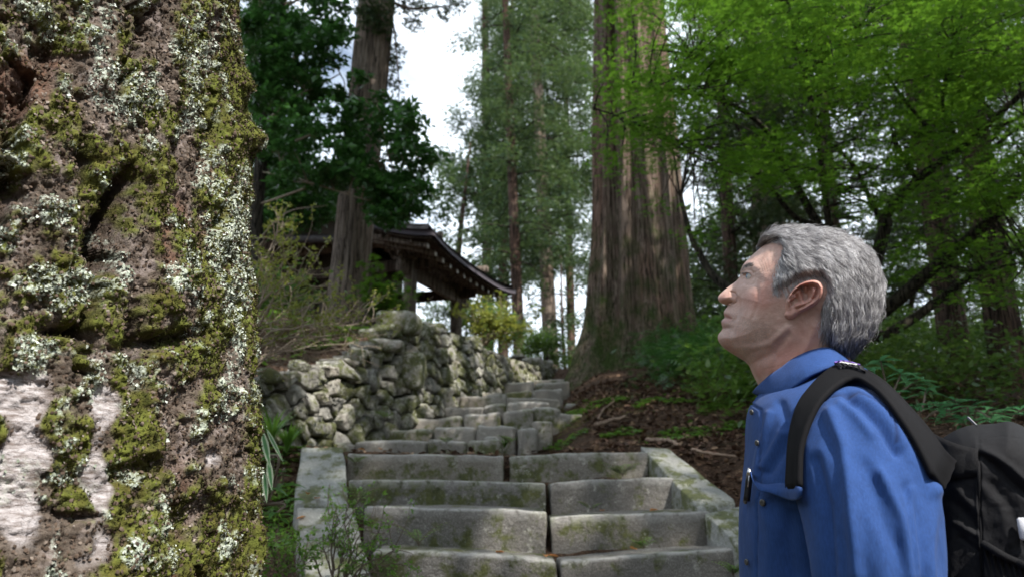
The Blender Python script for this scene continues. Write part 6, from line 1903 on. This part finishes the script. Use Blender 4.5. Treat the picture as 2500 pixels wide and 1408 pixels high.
wood_tree('sunlit yellow-green tree standing behind the pavilion roof', 1110, 840, 21, [(1080,420),(1130,370),(1230,360),(1300,560),(1240,800),(1130,820),(1080,560),(1040,500)], 60, .6, 95, .16, M_conifer_lit, 57, LEAF, .14)
wood_tree('tall feathery conifer whose lit crown edges the white sky gap', 1230, 850, 24, [(1235,-40),(1430,-40),(1430,500),(1300,640),(1150,520),(1070,470),(1080,390),(1125,250),(1180,190),(1205,90)], 230, .66, 95, .20, M_conifer_lit, 58, SPRAY, .2, holes=[(1390, 90, 35, 35, .9), (1340, 260, 30, 40, .5), (1110, 600, 60, 60, .8), (1240, 620, 40, 90, .5)])
wood_tree('rounded green bush at the top of the path', 1335, 890, 13.5, [(1290,830),(1330,808),(1385,830),(1395,890),(1290,890)], 26, .22, 120, .06, M_under, 59, LEAF, .03, name='bush', cat='bush', Yr=(.3, .4))
wood_tree('blue-green bamboo-like bush behind the wall end', 1100, 800, 15.5, [(1030,740),(1180,745),(1290,790),(1290,880),(1180,860),(1050,790)], 46, .32, 110, .10, M_under, 60, SPRAY, .04, name='bush', cat='bush', Yr=(.4, .6))
wood_tree('pale green treetop low between the distant trunks', 1385, 840, 19, [(1290,640),(1430,620),(1430,860),(1290,870)], 26, .45, 90, .10, M_conifer_lit, 61, LEAF, .06, Yr=(.5, 2), holes=[(1330, 740, 40, 60, .7)])

# far wood all round, one mass
fw = thing('far_wood', 'continuous dim forest closing the view far behind every nearer tree', 'forest', (0, 45, -2), kind='stuff')
r_ = np.random.default_rng(90)
an = r_.uniform(-np.pi, np.pi, 2600); rad_ = r_.uniform(38, 62, 2600)
front = np.abs(an) < math.radians(42)
hh = np.where(front, r_.uniform(-3, 5.0, 2600), r_.uniform(-3, 14, 2600))
hh = np.where(front & (an > math.radians(8)), r_.uniform(-3, 20.0, 2600), hh)
cs = np.column_stack([np.sin(an)*rad_, np.cos(an)*rad_, hh])
hh = np.where((an < math.radians(-21)) & front, r_.uniform(-3, 15.0, 2600), hh); cs[:, 2] = hh
crown('canopy', fw, cs, 1.7, 26, .75, LEAF, M_conifer_dark, r_, .3, (1, 1, .9), shell=.5, kind='stuff')

nw = thing('near_wood', 'dense wood standing behind the viewpoint and out to both sides', 'forest', (0, -14, 0), kind='stuff')
an = r_.uniform(math.radians(75), math.radians(285), 700); rad_ = r_.uniform(11, 22, 700)
cs = np.column_stack([np.sin(an)*rad_, np.cos(an)*rad_, r_.uniform(.5, 9.0, 700)])
crown('canopy', nw, cs, 1.3, 30, .55, LEAF, M_conifer_dark, r_, .3, (1, 1, .8), shell=.5, kind='stuff')

# ------------------------------------------------------------------ unseen canopy added to shade the steps, gaps shaped to light man and trunk
sh = thing('tree', 'tall unseen broadleaf tree added behind the viewpoint to shade the steps', 'tree', (9.0, -1.2, 0))
r_ = np.random.default_rng(91)
tg = np.column_stack([r_.uniform(-6, 6, 2400), r_.uniform(1.2, 13, 2400), np.zeros(2400)]); tg[:, 2] = ground_z(tg[:, 0], tg[:, 1], False)+r_.uniform(0, 1.0, 2400)
tz = r_.uniform(9.5, 12.5, 2400); cs = tg+SUN*((tz-tg[:, 2])/SUN[2])[:, None]
def lit(px_, py_, pz_, rad):
    """distance of each clump's sun ray from a point that stays sunlit"""
    d = np.array([px_, py_, pz_])-cs; t = (d@-SUN); c = d+SUN*t[:, None]; return np.linalg.norm(c, axis=1) < rad
keep = ~(lit(*(MW(np.array([.05]), np.array([.1]), np.array([1.62]))[0]), .95)|lit(*(MW(np.array([.15]), np.array([.2]), np.array([1.35]))[0]), .85)|lit(-.62, .80, 1.30, .56)|lit(-.55, .85, 1.8, .58)|lit(-.5, .9, 2.25, .50)
         |lit(*P(1200, 880, 9.0), .85)|lit(*P(1300, 905, 10.5), .8)|lit(*P(1100, 900, 7.6), .55)|lit(*P(1560, 80, 8.6), .8)|lit(*P(790, 950, 5.0), .55)|lit(*P(1900, 200, 4.6), 1.0)|lit(*P(2250, 150, 4.4), 1.1)|lit(*P(1650, 150, 4.6), .8)|lit(*P(1380, 640, 24), 2))
# stay out of the picture
qx, qy, qz = project(cs)
inview = (qz > .1) & (qx > -500) & (qx < 3000) & (qy > -500) & (qy < 1700)
cs = cs[keep & ~inview]
crown('foliage', sh, cs, .42, 27, .20, LEAF, M_under, r_, .45, (1, 1, .4), shell=.5)
trunk_mesh([(9.0, -1.2, -.6), (9.0, -1.2, 1), (8.9, -1.2, 5), (8.4, -1.1, 9), (7.8, -1.0, 12)], [.42, .34, .28, .2, .08], sh, M_cedar, 32, 80, .05, .03, 33)
sb = [([np.array([8.6, -1.15, 7.6]), (np.array([8.6, -1.15, 7.6])+c)/2+PZ*.9, c], .09, .02) for c in cs[::70]]
limbs('branch', sh, sb, M_limb, 6)
# ------------------------------------------------------------------ ground cover
rg = np.random.default_rng(400)
def on_ground(x, y, dz=0.0):
    return np.column_stack([x, y, ground_z(x, y)+dz])
def pts_in(region, Y0, Y1, n):
    """ground points that fall inside a picture region"""
    out = []; c = 0; reg = np.array(region, float)
    for _ in range(60):
        x = rg.uniform(-5, 8, n*3); y = Y0+(Y1-Y0)*rg.random(n*3)**1.3
        p = on_ground(x, y); qx, qy, qz = project(p); m_ = inside(np.column_stack([qx, qy]), reg)
        out.append(p[m_]); c += m_.sum()
        if c > n: break
    return np.vstack(out)[:n] if c else np.zeros((0, 3))
M_litter = Mat('dead_leaf'); r = M_litter.attr('rnd')
c_ = M_litter.ramp(r, 0, 1, (.045, .026, .018), (.30, .20, .12), mid=(.6, (.14, .075, .05))); M_litter.color(c_).rough(.8); M_litter = M_litter.m
CURL = (np.array([[0,0,0],[.3,.3,.16],[.05,.5,.0],[-.3,.35,.14],[.2,.8,.12],[-.15,.85,.1],[0,1.05,.02]]), np.array([[0,1,2],[0,2,3],[1,4,2],[2,5,3],[2,4,6],[2,6,5]]))
x = np.concatenate([rg.uniform(-3.5, 6, 16000), rg.uniform(-2.2, -1.0, 5000), rg.uniform(.5, 3.5, 14000), rg.uniform(-.9, .7, 700)])
y = np.concatenate([rg.uniform(2, 11, 16000), rg.uniform(2.2, 4.4, 5000), rg.uniform(2.6, 7.5, 14000), rg.uniform(4.0, 4.8, 700)])
w, s_ = wall_sd(x, y); ok = ~((x > -1.15-.04*(4-y)*0) & (x < .75+.25*(3.9-y)) & (y < 3.85)) & ~((w < 0) & (y > 4.9) & (x < .45+.02*y) & (rg.random(len(x)) < .85)) & (np.abs(w) > .1)
x, y = x[ok], y[ok]
pos = on_ground(x, y, .008)
V, F, rn = scatter(CURL[0], CURL[1], pos, rand_rot(len(x), rg, .62), rg.uniform(.014, .05, len(x)), rg)
litter = tag(mk('leaf_litter', V, F, M_litter, attrs={'rnd': rn}), 'brown fallen leaves littering the earth beside the steps', 'litter', kind='stuff')
# needles and twigs
n = 14000; x = np.concatenate([rg.uniform(-3, 5, n//2), rg.uniform(.2, 3.2, n//2)]); y = np.concatenate([rg.uniform(2.2, 10, n//2), rg.uniform(3.2, 7.5, n//2)])
w, s_ = wall_sd(x, y); ok = ~((x > -1.2) & (x < .75+.25*(3.9-y)) & (y < 3.9)) & ~((w < 0) & (y > 4.9) & (x < .4)) & (np.abs(w) > .08); x, y = x[ok], y[ok]
T = np.array([[-.5, 0, 0], [-.15, .03, .04], [.2, -.02, .05], [.5, .04, 0], [-.15, .03, .065], [.2, -.02, .075]]); Fq = np.array([[0, 1, 4], [1, 2, 5], [1, 5, 4], [2, 3, 5], [0, 4, 1], [2, 5, 3]])
V, F, rn = scatter(T*np.array([1, .6, .6]), Fq, on_ground(x, y, .01), rand_rot(len(x), rg, .85), rg.uniform(.03, .16, len(x)), rg)
tag(mk('fallen_twigs', V, F, M_litter, attrs={'rnd': rn*.6+.4}), 'dry brown twigs and needles strewn over the bank', 'twigs', kind='stuff')

# small green seedlings and moss on the banks
LEAF3 = (np.vstack([LEAF[0]@np.array([[math.cos(a), math.sin(a), 0], [-math.sin(a), math.cos(a), 0], [0, 0, 1]])+np.array([0, 0, .25]) for a in (0, 2.1, 4.2, 5.2)]), np.vstack([LEAF[1]+5*k for k in range(4)]))
def cover(name, label, cat, region, Y0, Y1, n, size, mat, tmpl, thr=None, freq=1.5, lift=.01, flat=.75, seed=0):
    p_ = pts_in(region, Y0, Y1, n)
    if thr is not None:
        v = fbm(p_*freq+seed, 3, 77); p_ = p_[v > thr]
    w, s_ = wall_sd(p_[:, 0], p_[:, 1]); p_ = p_[np.abs(w) > .1]
    V, F, rn = scatter(tmpl[0], tmpl[1], p_+np.array([0, 0, lift]), rand_rot(len(p_), rg, flat), rg.uniform(.6, 1.4, len(p_))*size, rg)
    return tag(mk(name, V, F, mat, attrs={'rnd': rn}), label, cat, kind='stuff')
BANK = [(1240,1110),(1300,1040),(1390,985),(1560,960),(1840,940),(1840,1240),(1700,1180),(1620,1085),(1560,1088)]
cover('seedlings', 'tiny green seedlings and moss tufts on the right bank', 'seedlings', BANK, 3.5, 9.5, 7000, .024, M_fern, LEAF3, .10, 2.6)
cover('bank_moss', 'yellow-green moss mats on the bank at the foot of the huge cedar', 'moss', [(1240,1105),(1290,1040),(1390,970),(1600,960),(1700,1000),(1700,1060),(1500,1090)], 3.8, 9.5, 12000, .014, M_azalea, SPRAY, .27, 2.2, .004, .5, 5)
cover('seedlings', 'small green weeds on the earth left of the upper steps', 'seedlings', [(600,1000),(730,1040),(740,1090),(720,1408),(600,1408)], 2.0, 4.5, 650, .026, M_fern, LEAF3, -.15, 3.0)
cover('seedlings', 'sparse weeds on the bank above the lower wall', 'seedlings', [(620,760),(960,760),(960,850),(800,850),(620,910)], 4.4, 8.0, 1600, .035, M_fern, LEAF3, .0, 2.0)

FERN = (np.array([[0,0,0],[0,.35,.10],[0,.7,.12],[0,1,.02]]+[[s*wd, yy+.10, zz] for yy, zz, wd in ((.15,.04,.22),(.3,.08,.30),(.45,.10,.28),(.6,.115,.22),(.75,.10,.15)) for s in (-1, 1)]+[[0,yy,zz] for yy, zz in ((.12,.04),(.2,.06),(.27,.08),(.35,.1),(.42,.11),(.5,.12),(.57,.12),(.65,.12),(.72,.11),(.82,.09))]),
        np.array([[4,14,15],[5,15,14],[6,16,17],[7,17,16],[8,18,19],[9,19,18],[10,20,21],[11,21,20],[12,22,23],[13,23,22]]))
def undergrowth(name, label, region, Y0, Y1, n, h, size, mat, tmpl, per=10, rad=.16, seed=0):
    p_ = pts_in(region, Y0, Y1, n)
    if not len(p_): p_ = fill(region, Y0, Y1, 30, rg)-PZ*.2
    p_ = p_+PZ*rg.uniform(.2, 1, (len(p_), 1))*h
    r_ = np.random.default_rng(seed); nn = len(p_)*per
    c = np.repeat(p_, per, 0)+r_.normal(0, rad, (nn, 3))*np.array([1, 1, .5])
    V, F, rn = scatter(tmpl[0], tmpl[1], c, rand_rot(nn, r_, .5), r_.uniform(.6, 1.3, nn)*size, r_)
    return tag(mk(name, V, F, mat, attrs={'rnd': rn}), label, 'undergrowth', kind='stuff')
undergrowth('undergrowth', 'dark green undergrowth carpeting the forest floor behind the man', [(1700,840),(2560,840),(2560,1120),(1840,1120),(1820,960)], 4.6, 14, 2200, .40, .060, M_under, LEAF, 16, .2, 1)
undergrowth('undergrowth', 'deep green ferns spilling over the bank below the huge cedar', [(1580,870),(1850,860),(1850,1010),(1740,975),(1600,960)], 6.0, 10, 320, .30, .16, M_glossy, FERN, 8, .14, 2)
undergrowth('undergrowth', 'dim greenery on the terrace around the pavilion posts', [(1020,720),(1300,740),(1390,900),(1290,890),(1130,820),(1030,790)], 13.5, 19, 300, .30, .09, M_under, LEAF, 10, .2, 3)
undergrowth('undergrowth', 'shaded greenery under the dark boughs left of the pavilion cedar', [(560,660),(760,680),(800,760),(640,820),(560,840)], 6.5, 13, 170, .35, .07, M_under, LEAF, 12, .2, 4)

# ------------------------------------------------------------------ individual plants
def shrub(name, label, cat, root, tips, leafsize, mat, stem_mat, per=26, rad=.05, stem_r=.006, seed=0, tmpl=LEAF, sub=5, spread=.14, flat=.25, up=.3, whorl=True):
    r_ = np.random.default_rng(seed); root = np.array(root, float)
    t = thing(name, label, cat, root)
    ends = []; st = MB()
    for tip in tips:
        tip = np.array(tip, float); L = np.linalg.norm(tip-root)
        m1 = root*.66+tip*.34+PZ*L*.08+r_.normal(0, .05*L, 3); m2 = root*.3+tip*.7+PZ*L*.07+r_.normal(0, .05*L, 3)
        C = spline(np.array([root, m1, m2, tip]), 14)
        C[1:-1] += r_.normal(0, .012*L, (12, 3))
        V, Q, T = sweep(C, np.linspace(stem_r, stem_r*.3, 14), 6, False); mk('stem', V, Q, stem_mat, t, smooth=True)
        ends.append(tip)
        for k in range(sub):
            b = C[r_.integers(5, 14)]; e = b+(tip-root)/L*spread*r_.uniform(.3, 1)+r_.normal(0, spread*.55, 3)+PZ*spread*.2
            mm_ = (b+e)/2+r_.normal(0, .02, 3)
            V, Q, T = sweep(spline(np.array([b, mm_, e]), 6), np.linspace(stem_r*.4, stem_r*.15, 6), 4, False); st.add(V, Q); ends.append(e); ends.append((mm_+e)/2)
    tag(st.build('twigs', stem_mat, t, smooth=True), kind='stuff')
    ends = np.array(ends)
    if whorl:           # leaves set in star-like whorls at the twig ends
        n_ = len(ends)*per; c = np.repeat(ends, per, 0)+r_.normal(0, rad*.25, (n_, 3))
        k = np.repeat(r_.integers(0, 4, len(ends)), per)
        c = c+r_.normal(0, rad*.6, (len(ends), 1, 3)).repeat(per, 1).reshape(-1, 3)*(np.arange(n_) % 3)[:, None]/2
        V, F, rn = scatter(tmpl[0], tmpl[1], c, rand_rot(n_, r_, flat), r_.uniform(.6, 1.2, n_)*leafsize, r_)
        mk('foliage', V, F, mat, t, attrs={'rnd': rn})
    return t, ends
rr_ = np.random.default_rng(61)
az_t = [P(x, y, d) for x, y, d in ((700,545,4.1),(740,600,4.0),(690,640,4.2),(770,640,4.1),(730,690,4.0),(800,690,4.1),(760,740,4.0),(830,760,4.1),(890,790,4.2),(700,760,4.3),(790,800,4.0),(850,810,4.1),(660,540,4.3),(665,620,4.2),(720,800,4.1),(650,700,4.4),(930,780,4.4),(880,760,4.2),(650,580,4.0))]
shrub('azalea_bush', 'twiggy azalea with sparse yellow-green leaves reaching over the lower wall', 'bush', P(590, 860, 4.3), az_t, .026, M_azalea, M_twig_pale, 7, .028, .0075, 1, sub=9, spread=.15)
shrub('azalea_bush', 'low leafless-looking twig tangle trailing over the bank above the lower wall', 'bush', P(600, 900, 4.5), [P(x, y, d) for x, y, d in ((720,860,4.4),(800,830,4.5),(860,850,4.5),(760,900,4.4),(700,930,4.3),(840,800,4.7),(680,810,4.6),(930,850,4.9))], .018, M_azalea, M_twig_pale, 1, .03, .0045, 2, sub=10, spread=.20)
sp_t = [P(x, y, d) for x, y, d in ((862,1222,2.7),(905,1262,2.7),(940,1300,2.65),(975,1342,2.6),(900,1330,2.65),(850,1300,2.7),(800,1240,2.8),(825,1275,2.75),(870,1370,2.6),(930,1390,2.55),(790,1310,2.7),(740,1340,2.8),(960,1375,2.6),(838,1345,2.65))]
shrub('azalea_sprig', 'small-leaved twiggy azalea growing in front of the left curb slabs', 'bush', P(820, 1470, 2.65), sp_t, .017, M_fern, M_twig, 7, .017, .0045, 3, sub=6, spread=.075)
shrub('azalea_sprig', 'bright green leafy shoots at the foot of the mossy trunk', 'bush', P(690, 1460, 2.5), [P(x, y, d) for x, y, d in ((660,1340,2.4),(700,1370,2.4),(740,1380,2.5),(680,1400,2.4),(720,1330,2.6),(665,1290,2.5))], .020, M_fern, M_twig, 7, .028, .004, 4, sub=8, spread=.06)
shrub('maple_sapling', 'young bright green maple between the cedar trunk and the pavilion post', 'sapling', P(900, 790, 7.6), [P(x, y, d) for x, y, d in ((905,660,7.7),(915,690,7.6),(950,700,7.6),(970,735,7.6),(985,755,7.7),(935,740,7.5),(895,720,7.5),(960,760,7.5),(910,760,7.5))], .075, M_mapleleaf, M_twig, 11, .06, .010, 5, tmpl=MAPLE, sub=5, spread=.16, flat=.6)
shrub('yellow_green_bush', 'yellow-green bush sticking out above the stone wall right of the post', 'bush', P(1165, 850, 9.8), [P(x, y, d) for x, y, d in ((1150,780,9.8),(1175,765,9.8),(1200,770,9.8),(1225,780,9.8),(1250,785,9.9),(1265,800,9.9),(1190,800,9.7),(1220,805,9.8),(1160,805,9.8),(1240,812,9.8))], .060, M_azalea, M_twig_pale, 22, .10, .012, 6, sub=5, spread=.22)
shrub('fern_bush', 'leafy fern-like bush between the huge cedar foot and the blue collar', 'bush', P(1790, 1010, 5.6), [P(x, y, d) for x, y, d in ((1720,900,5.7),(1760,880,5.6),(1800,890,5.5),(1830,910,5.4),(1780,930,5.4),(1740,940,5.5),(1820,950,5.3),(1700,950,5.7),(1840,980,5.2),(1790,975,5.2),(1830,1020,5.0))], .10, M_fern, M_twig, 9, .08, .006, 7, tmpl=FERN, sub=5, spread=.18, flat=.6)

def tuft(name, label, cat, base, h, n, mat, seed, width=.006, bend=.6, spread=.6):
    """blades or narrow leaflets springing from one root, one mesh each clump"""
    r_ = np.random.default_rng(seed); m_ = MB(); base = np.array(base)
    for k in range(n):
        a = r_.uniform(0, 2*np.pi); L = h*r_.uniform(.5, 1.1); o = np.array([math.cos(a), math.sin(a), 0])
        s = np.linspace(0, 1, 6); C = base+o*(spread*L*s**1.5)[:, None]+PZ*(L*(s-bend*.5*s*s))[:, None]+r_.normal(0, .004, 3)
        W = np.cross(o, PZ)*width*(np.sin(np.pi*np.clip(s*.9+.1, 0, 1)))[:, None]
        V = np.vstack([C-W, C+W]); i = np.arange(5); m_.add(V, np.stack([i, i+1, i+7, i+6], -1), rnd=r_.random())
    o = m_.build(name, mat, None, origin=base); return tag(o, label, cat)
def sprig(label, base, h, n, seed, mat=None, size=.018):
    """weed: arching fronds with paired leaflets"""
    r_ = np.random.default_rng(seed); base = np.array(base); h = h*1.35; size = size*1.3; t = thing('weed', label, 'weed', base)
    L_ = MB(); S_ = MB()
    for k in range(n):
        a = r_.uniform(0, 2*np.pi); o = np.array([math.cos(a), math.sin(a), 0]); L = h*r_.uniform(.6, 1.1)
        s = np.linspace(0, 1, 9); C = base+o*(L*.8*s**1.3)[:, None]+PZ*(L*(s-.45*s*s))[:, None]
        V, Q, T = sweep(C, .0012, 4, False); S_.add(V, Q)
        for j in range(2, 9):
            for sd in (-1, 1):
                w_ = np.cross(o, PZ)*sd+o*.4; w_ /= np.linalg.norm(w_); sz = size*(1-.5*abs(s[j]-.55)*2)
                V, F, rn = scatter(LEAF[0], LEAF[1], C[j:j+1], frames_dir(w_, PZ), sz, r_); L_.add(V, F, rnd=r_.random())
    S_.build('stem', M_twig, t); L_.build('foliage', mat or M_fern, t); return t
def frames_dir(y, z):
    y = y/np.linalg.norm(y); x = np.cross(y, z); x /= np.linalg.norm(x); return np.stack([x, y, np.cross(x, y)], -1)[None]
sprig('dark green weed rooted in the joint below the third long step, left half', P(1022, 1332, 3.2), .115, 9, 1)
sprig('fresh weed growing between the left curb slab and the third step', P(872, 1228, 3.45), .11, 10, 2)
sprig('leafy weed in front of the top granite step near its right end', P(1520, 1162, 3.78), .085, 9, 3, M_under, .028)
sprig('faint tiny weed on the second long step right of the joint', P(1442, 1245, 3.5), .05, 6, 4)
sprig('weed at the bottom right of the fourth step beside the shirt', P(1790, 1405, 2.9), .07, 10, 5)
sprig('small weed hanging at the third right-hand slab', P(1572, 1338, 3.1), .05, 6, 6)
sprig('weed at the top left corner of the first granite step', P(868, 1132, 3.88), .05, 7, 7)
sprig('weed on the landing near the right curb top', P(1245, 1082, 4.4), .06, 9, 8)
sprig('weed growing in the lower rough steps beside the stone gap', P(1090, 1082, 4.6), .055, 7, 9)
sprig('fern-like weed among the wall stones near the rough steps', P(940, 1022, 5.3), .07, 8, 10)
tuft('grass_tuft', 'bright grass tuft at the head of the left curb slab', 'grass tuft', P(700, 1100, 4.0), .20, 60, M_fern, 11, .005)
tuft('grass_tuft', 'dark grass tuft at the edge of the earth by the rough steps, right side', 'grass tuft', P(1232, 1090, 4.5), .07, 26, M_under, 12, .004)
tuft('grass_tuft', 'fine grass tuft behind the striped leaves near the mossy trunk', 'grass tuft', P(662, 1080, 3.7), .22, 50, M_fern, 13, .005)

# broad leaves one by one
def big_leaf(parent, base, direction, L, W, mat, up=PZ, droop=.25):
    d = np.array(direction, float); d /= np.linalg.norm(d); s = np.cross(d, up); s /= np.linalg.norm(s); n_ = np.cross(s, d)
    t = np.linspace(0, 1, 8); w = W*np.sin(np.pi*t**.8)*.5
    C = base+d*(L*t)[:, None]-PZ*(droop*L*t*t)[:, None]
    V = np.vstack([C-s*w[:, None]+n_*(w*.35)[:, None], C, C+s*w[:, None]+n_*(w*.35)[:, None]])
    i = np.arange(7); F = np.vstack([np.stack([i, i+8, i+9, i+1], -1), np.stack([i+8, i+16, i+17, i+9], -1)])
    return mk('leaf', V, F, mat, parent, smooth=True, attrs={'rnd': np.full(24, rg.random()), 'edge': np.concatenate([np.ones(8), np.zeros(8), np.ones(8)])})
def broad_plant(name, label, root, stems, L, W, mat, seed, per=6):
    r_ = np.random.default_rng(seed); root = np.array(root, float); t = thing(name, label, 'plant', root)
    for tip in stems:
        tip = np.array(tip, float); C = spline(np.array([root, (root+tip)/2+PZ*.05+r_.normal(0, .03, 3), tip]), 10)
        V, Q, T = sweep(C, np.linspace(.006, .003, 10), 6, False); mk('stem', V, Q, M_twig, t, smooth=True)
        a0 = r_.uniform(0, 6)
        for k in range(per):
            a = a0+k*2*np.pi/per+r_.normal(0, .2); d = np.array([math.cos(a), math.sin(a), r_.uniform(-.1, .45)])
            big_leaf(t, tip-PZ*.01*(k % 3), d, L*r_.uniform(.7, 1.15), W*r_.uniform(.8, 1.1), mat)
    return t
broad_plant('aucuba_shrub', 'broad-leaved shrub with blue-green whorls just behind the collar and strap', P(2200, 1120, 3.0), [P(x, y, d) for x, y, d in ((2150,880,3.0),(2120,900,3.2),(2200,910,3.1),(2240,925,2.9),(2180,960,2.8),(2260,950,3.1),(2290,985,2.9),(2230,990,2.8),(2320,1000,3.0))], .085, .032, M_aucuba, 1, 7)
broad_plant('aucuba_shrub', 'broad-leaved shrub spreading narrow leaves above the backpack top', P(2400, 1120, 3.2), [P(x, y, d) for x, y, d in ((2330,975,3.2),(2370,990,3.1),(2410,1000,3.2),(2450,1005,3.0),(2490,1000,3.1),(2300,1020,3.0),(2350,1025,3.0),(2420,1020,2.9),(2380,1015,3.3))], .11, .026, M_aucuba, 2, 6)
broad_plant('bamboo_grass', 'low dark broad leaves hugging the side of the mossy trunk', P(650, 1230, 2.6), [P(x, y, d) for x, y, d in ((652,1110,2.6),(668,1150,2.6),(690,1180,2.7),(655,1190,2.5),(700,1220,2.7),(675,1250,2.5))], .085, .026, M_glossy, 3, 5)
M_stripe = Mat('striped_leaf'); M_stripe.color(M_stripe.mix(M_stripe.ramp(M_stripe.attr('edge'), .35, .7), (.05, .19, .07), (.62, .66, .50))).rough(.5); M_stripe.translucent((.3, .5, .2), .3)
bg = thing('bamboo_grass', 'white-edged striped bamboo leaves beside the mossy trunk edge', 'plant', P(640, 1100, 2.4))
for b, e, w_ in (((640,1050),(655,1120),.022), ((650,1045),(682,1108),.012), ((655,1120),(662,1180),.02), ((645,1150),(650,1210),.018)):
    p0, p1 = P(*b, 2.4), P(*e, 2.38); big_leaf(bg, p0, p1-p0, np.linalg.norm(p1-p0)*1.3, w_, M_stripe.m, up=np.array([.2, -1, .3]), droop=.0)

# sticks, fallen leaves lying on the steps
M_stick = Mat('stick'); M_stick.color(M_stick.mix(M_stick.ramp(M_stick.noise(60, 4), .3, .7), (.14, .085, .06), (.32, .24, .18))).rough(.85)
def stick(label, a, b, r, seed):
    r_ = np.random.default_rng(seed); C = spline(np.array([a, a*.6+b*.4+r_.normal(0, .012, 3), b]), 14); C[1:-1] += r_.normal(0, r*.3, (12, 3))
    V, Q, T = sweep(C, np.linspace(r, r*.7, 14), 8); tag(mk('fallen_stick', V, [Q, T], M_stick.m, smooth=True, origin=a), label, 'stick')
def gp(x, y, Y, dz=.02):
    p = P(x, y, Y); p[2] = float(ground_z([p[0]], [p[1]])[0])+dz; return p
def hit(x, y, dz=.02):
    """where the view through x, y meets the ground"""
    Y = np.linspace(2.5, 14, 1200); p = P(np.full(1200, x), np.full(1200, y), Y); g_ = ground_z(p[:, 0], p[:, 1], False)
    i = np.argmax(p[:, 2] < g_); i = i if i > 0 else 600
    return np.array([p[i, 0], p[i, 1], g_[i]+dz])
stick('short thick stick lying on the mossy bank in front of the huge cedar', hit(1455, 1048, .03), hit(1530, 1032, .045), .017, 1)
stick('broken pale stick stub at the left edge of the mossy bank', hit(1363, 1020, .03), hit(1380, 1030, .03), .02, 2)
stick('long thin branch lying right of the curb slab top', hit(1580, 1085, .03), hit(1660, 1098, .03), .014, 3)
stick('slender twig leaning on the bank below the cedar roots', hit(1460, 1030, .02), hit(1500, 1004, .08), .007, 4)
stick('thin dry branch across the leaf litter near the blue shirt', hit(1690, 1110, .03), hit(1800, 1140, .05), .009, 5)
M_orange = leaf_mat('orange_leaf', (.30, .10, .03), (.42, .20, .05), (.22, .06, .03), .2)
def fallen_leaf(label, p, size, seed):
    r_ = np.random.default_rng(seed); V, F, rn = scatter(CURL[0], CURL[1], p[None], rand_rot(1, r_, .85), size, r_)
    tag(mk('fallen_leaf', V, F, M_orange, attrs={'rnd': rn}, origin=p), label, 'leaf')
for i, (x, y, d, lb) in enumerate(((1210,1349,3.14,'orange leaf on the lowest visible tread left of the joint'),(1330,1356,3.12,'red-brown leaf beside the joint on the lowest visible tread'),(1365,1360,3.13,'orange leaf just right of the joint on the lowest visible tread'),
                                   (1555,1343,3.15,'orange leaf below the third right-hand slab'),(1467,1248,3.4,'pink-brown leaf on the right half of the third tread'),(1585,1248,3.42,'dull orange leaf under the right end of the second slab'),
                                   (750,1208,3.52,'brown curled leaf at the lower edge of the top curb slab'),(768,1218,3.5,'orange-brown leaf on the lower corner of the top curb slab'),(748,1262,3.35,'dark red leaf on the second curb slab'),(872,1098,3.98,'rust leaf at the joint of curb and top step'),
                                   (1762,1230,3.5,'small yellow leaf on the right curb slab'),(1700,1010,5.4,'yellow leaf on the litter right of the huge cedar'))):
    fallen_leaf(lb, P(x, y, d)+PZ*.004, .045 if i < 10 else .05, i)
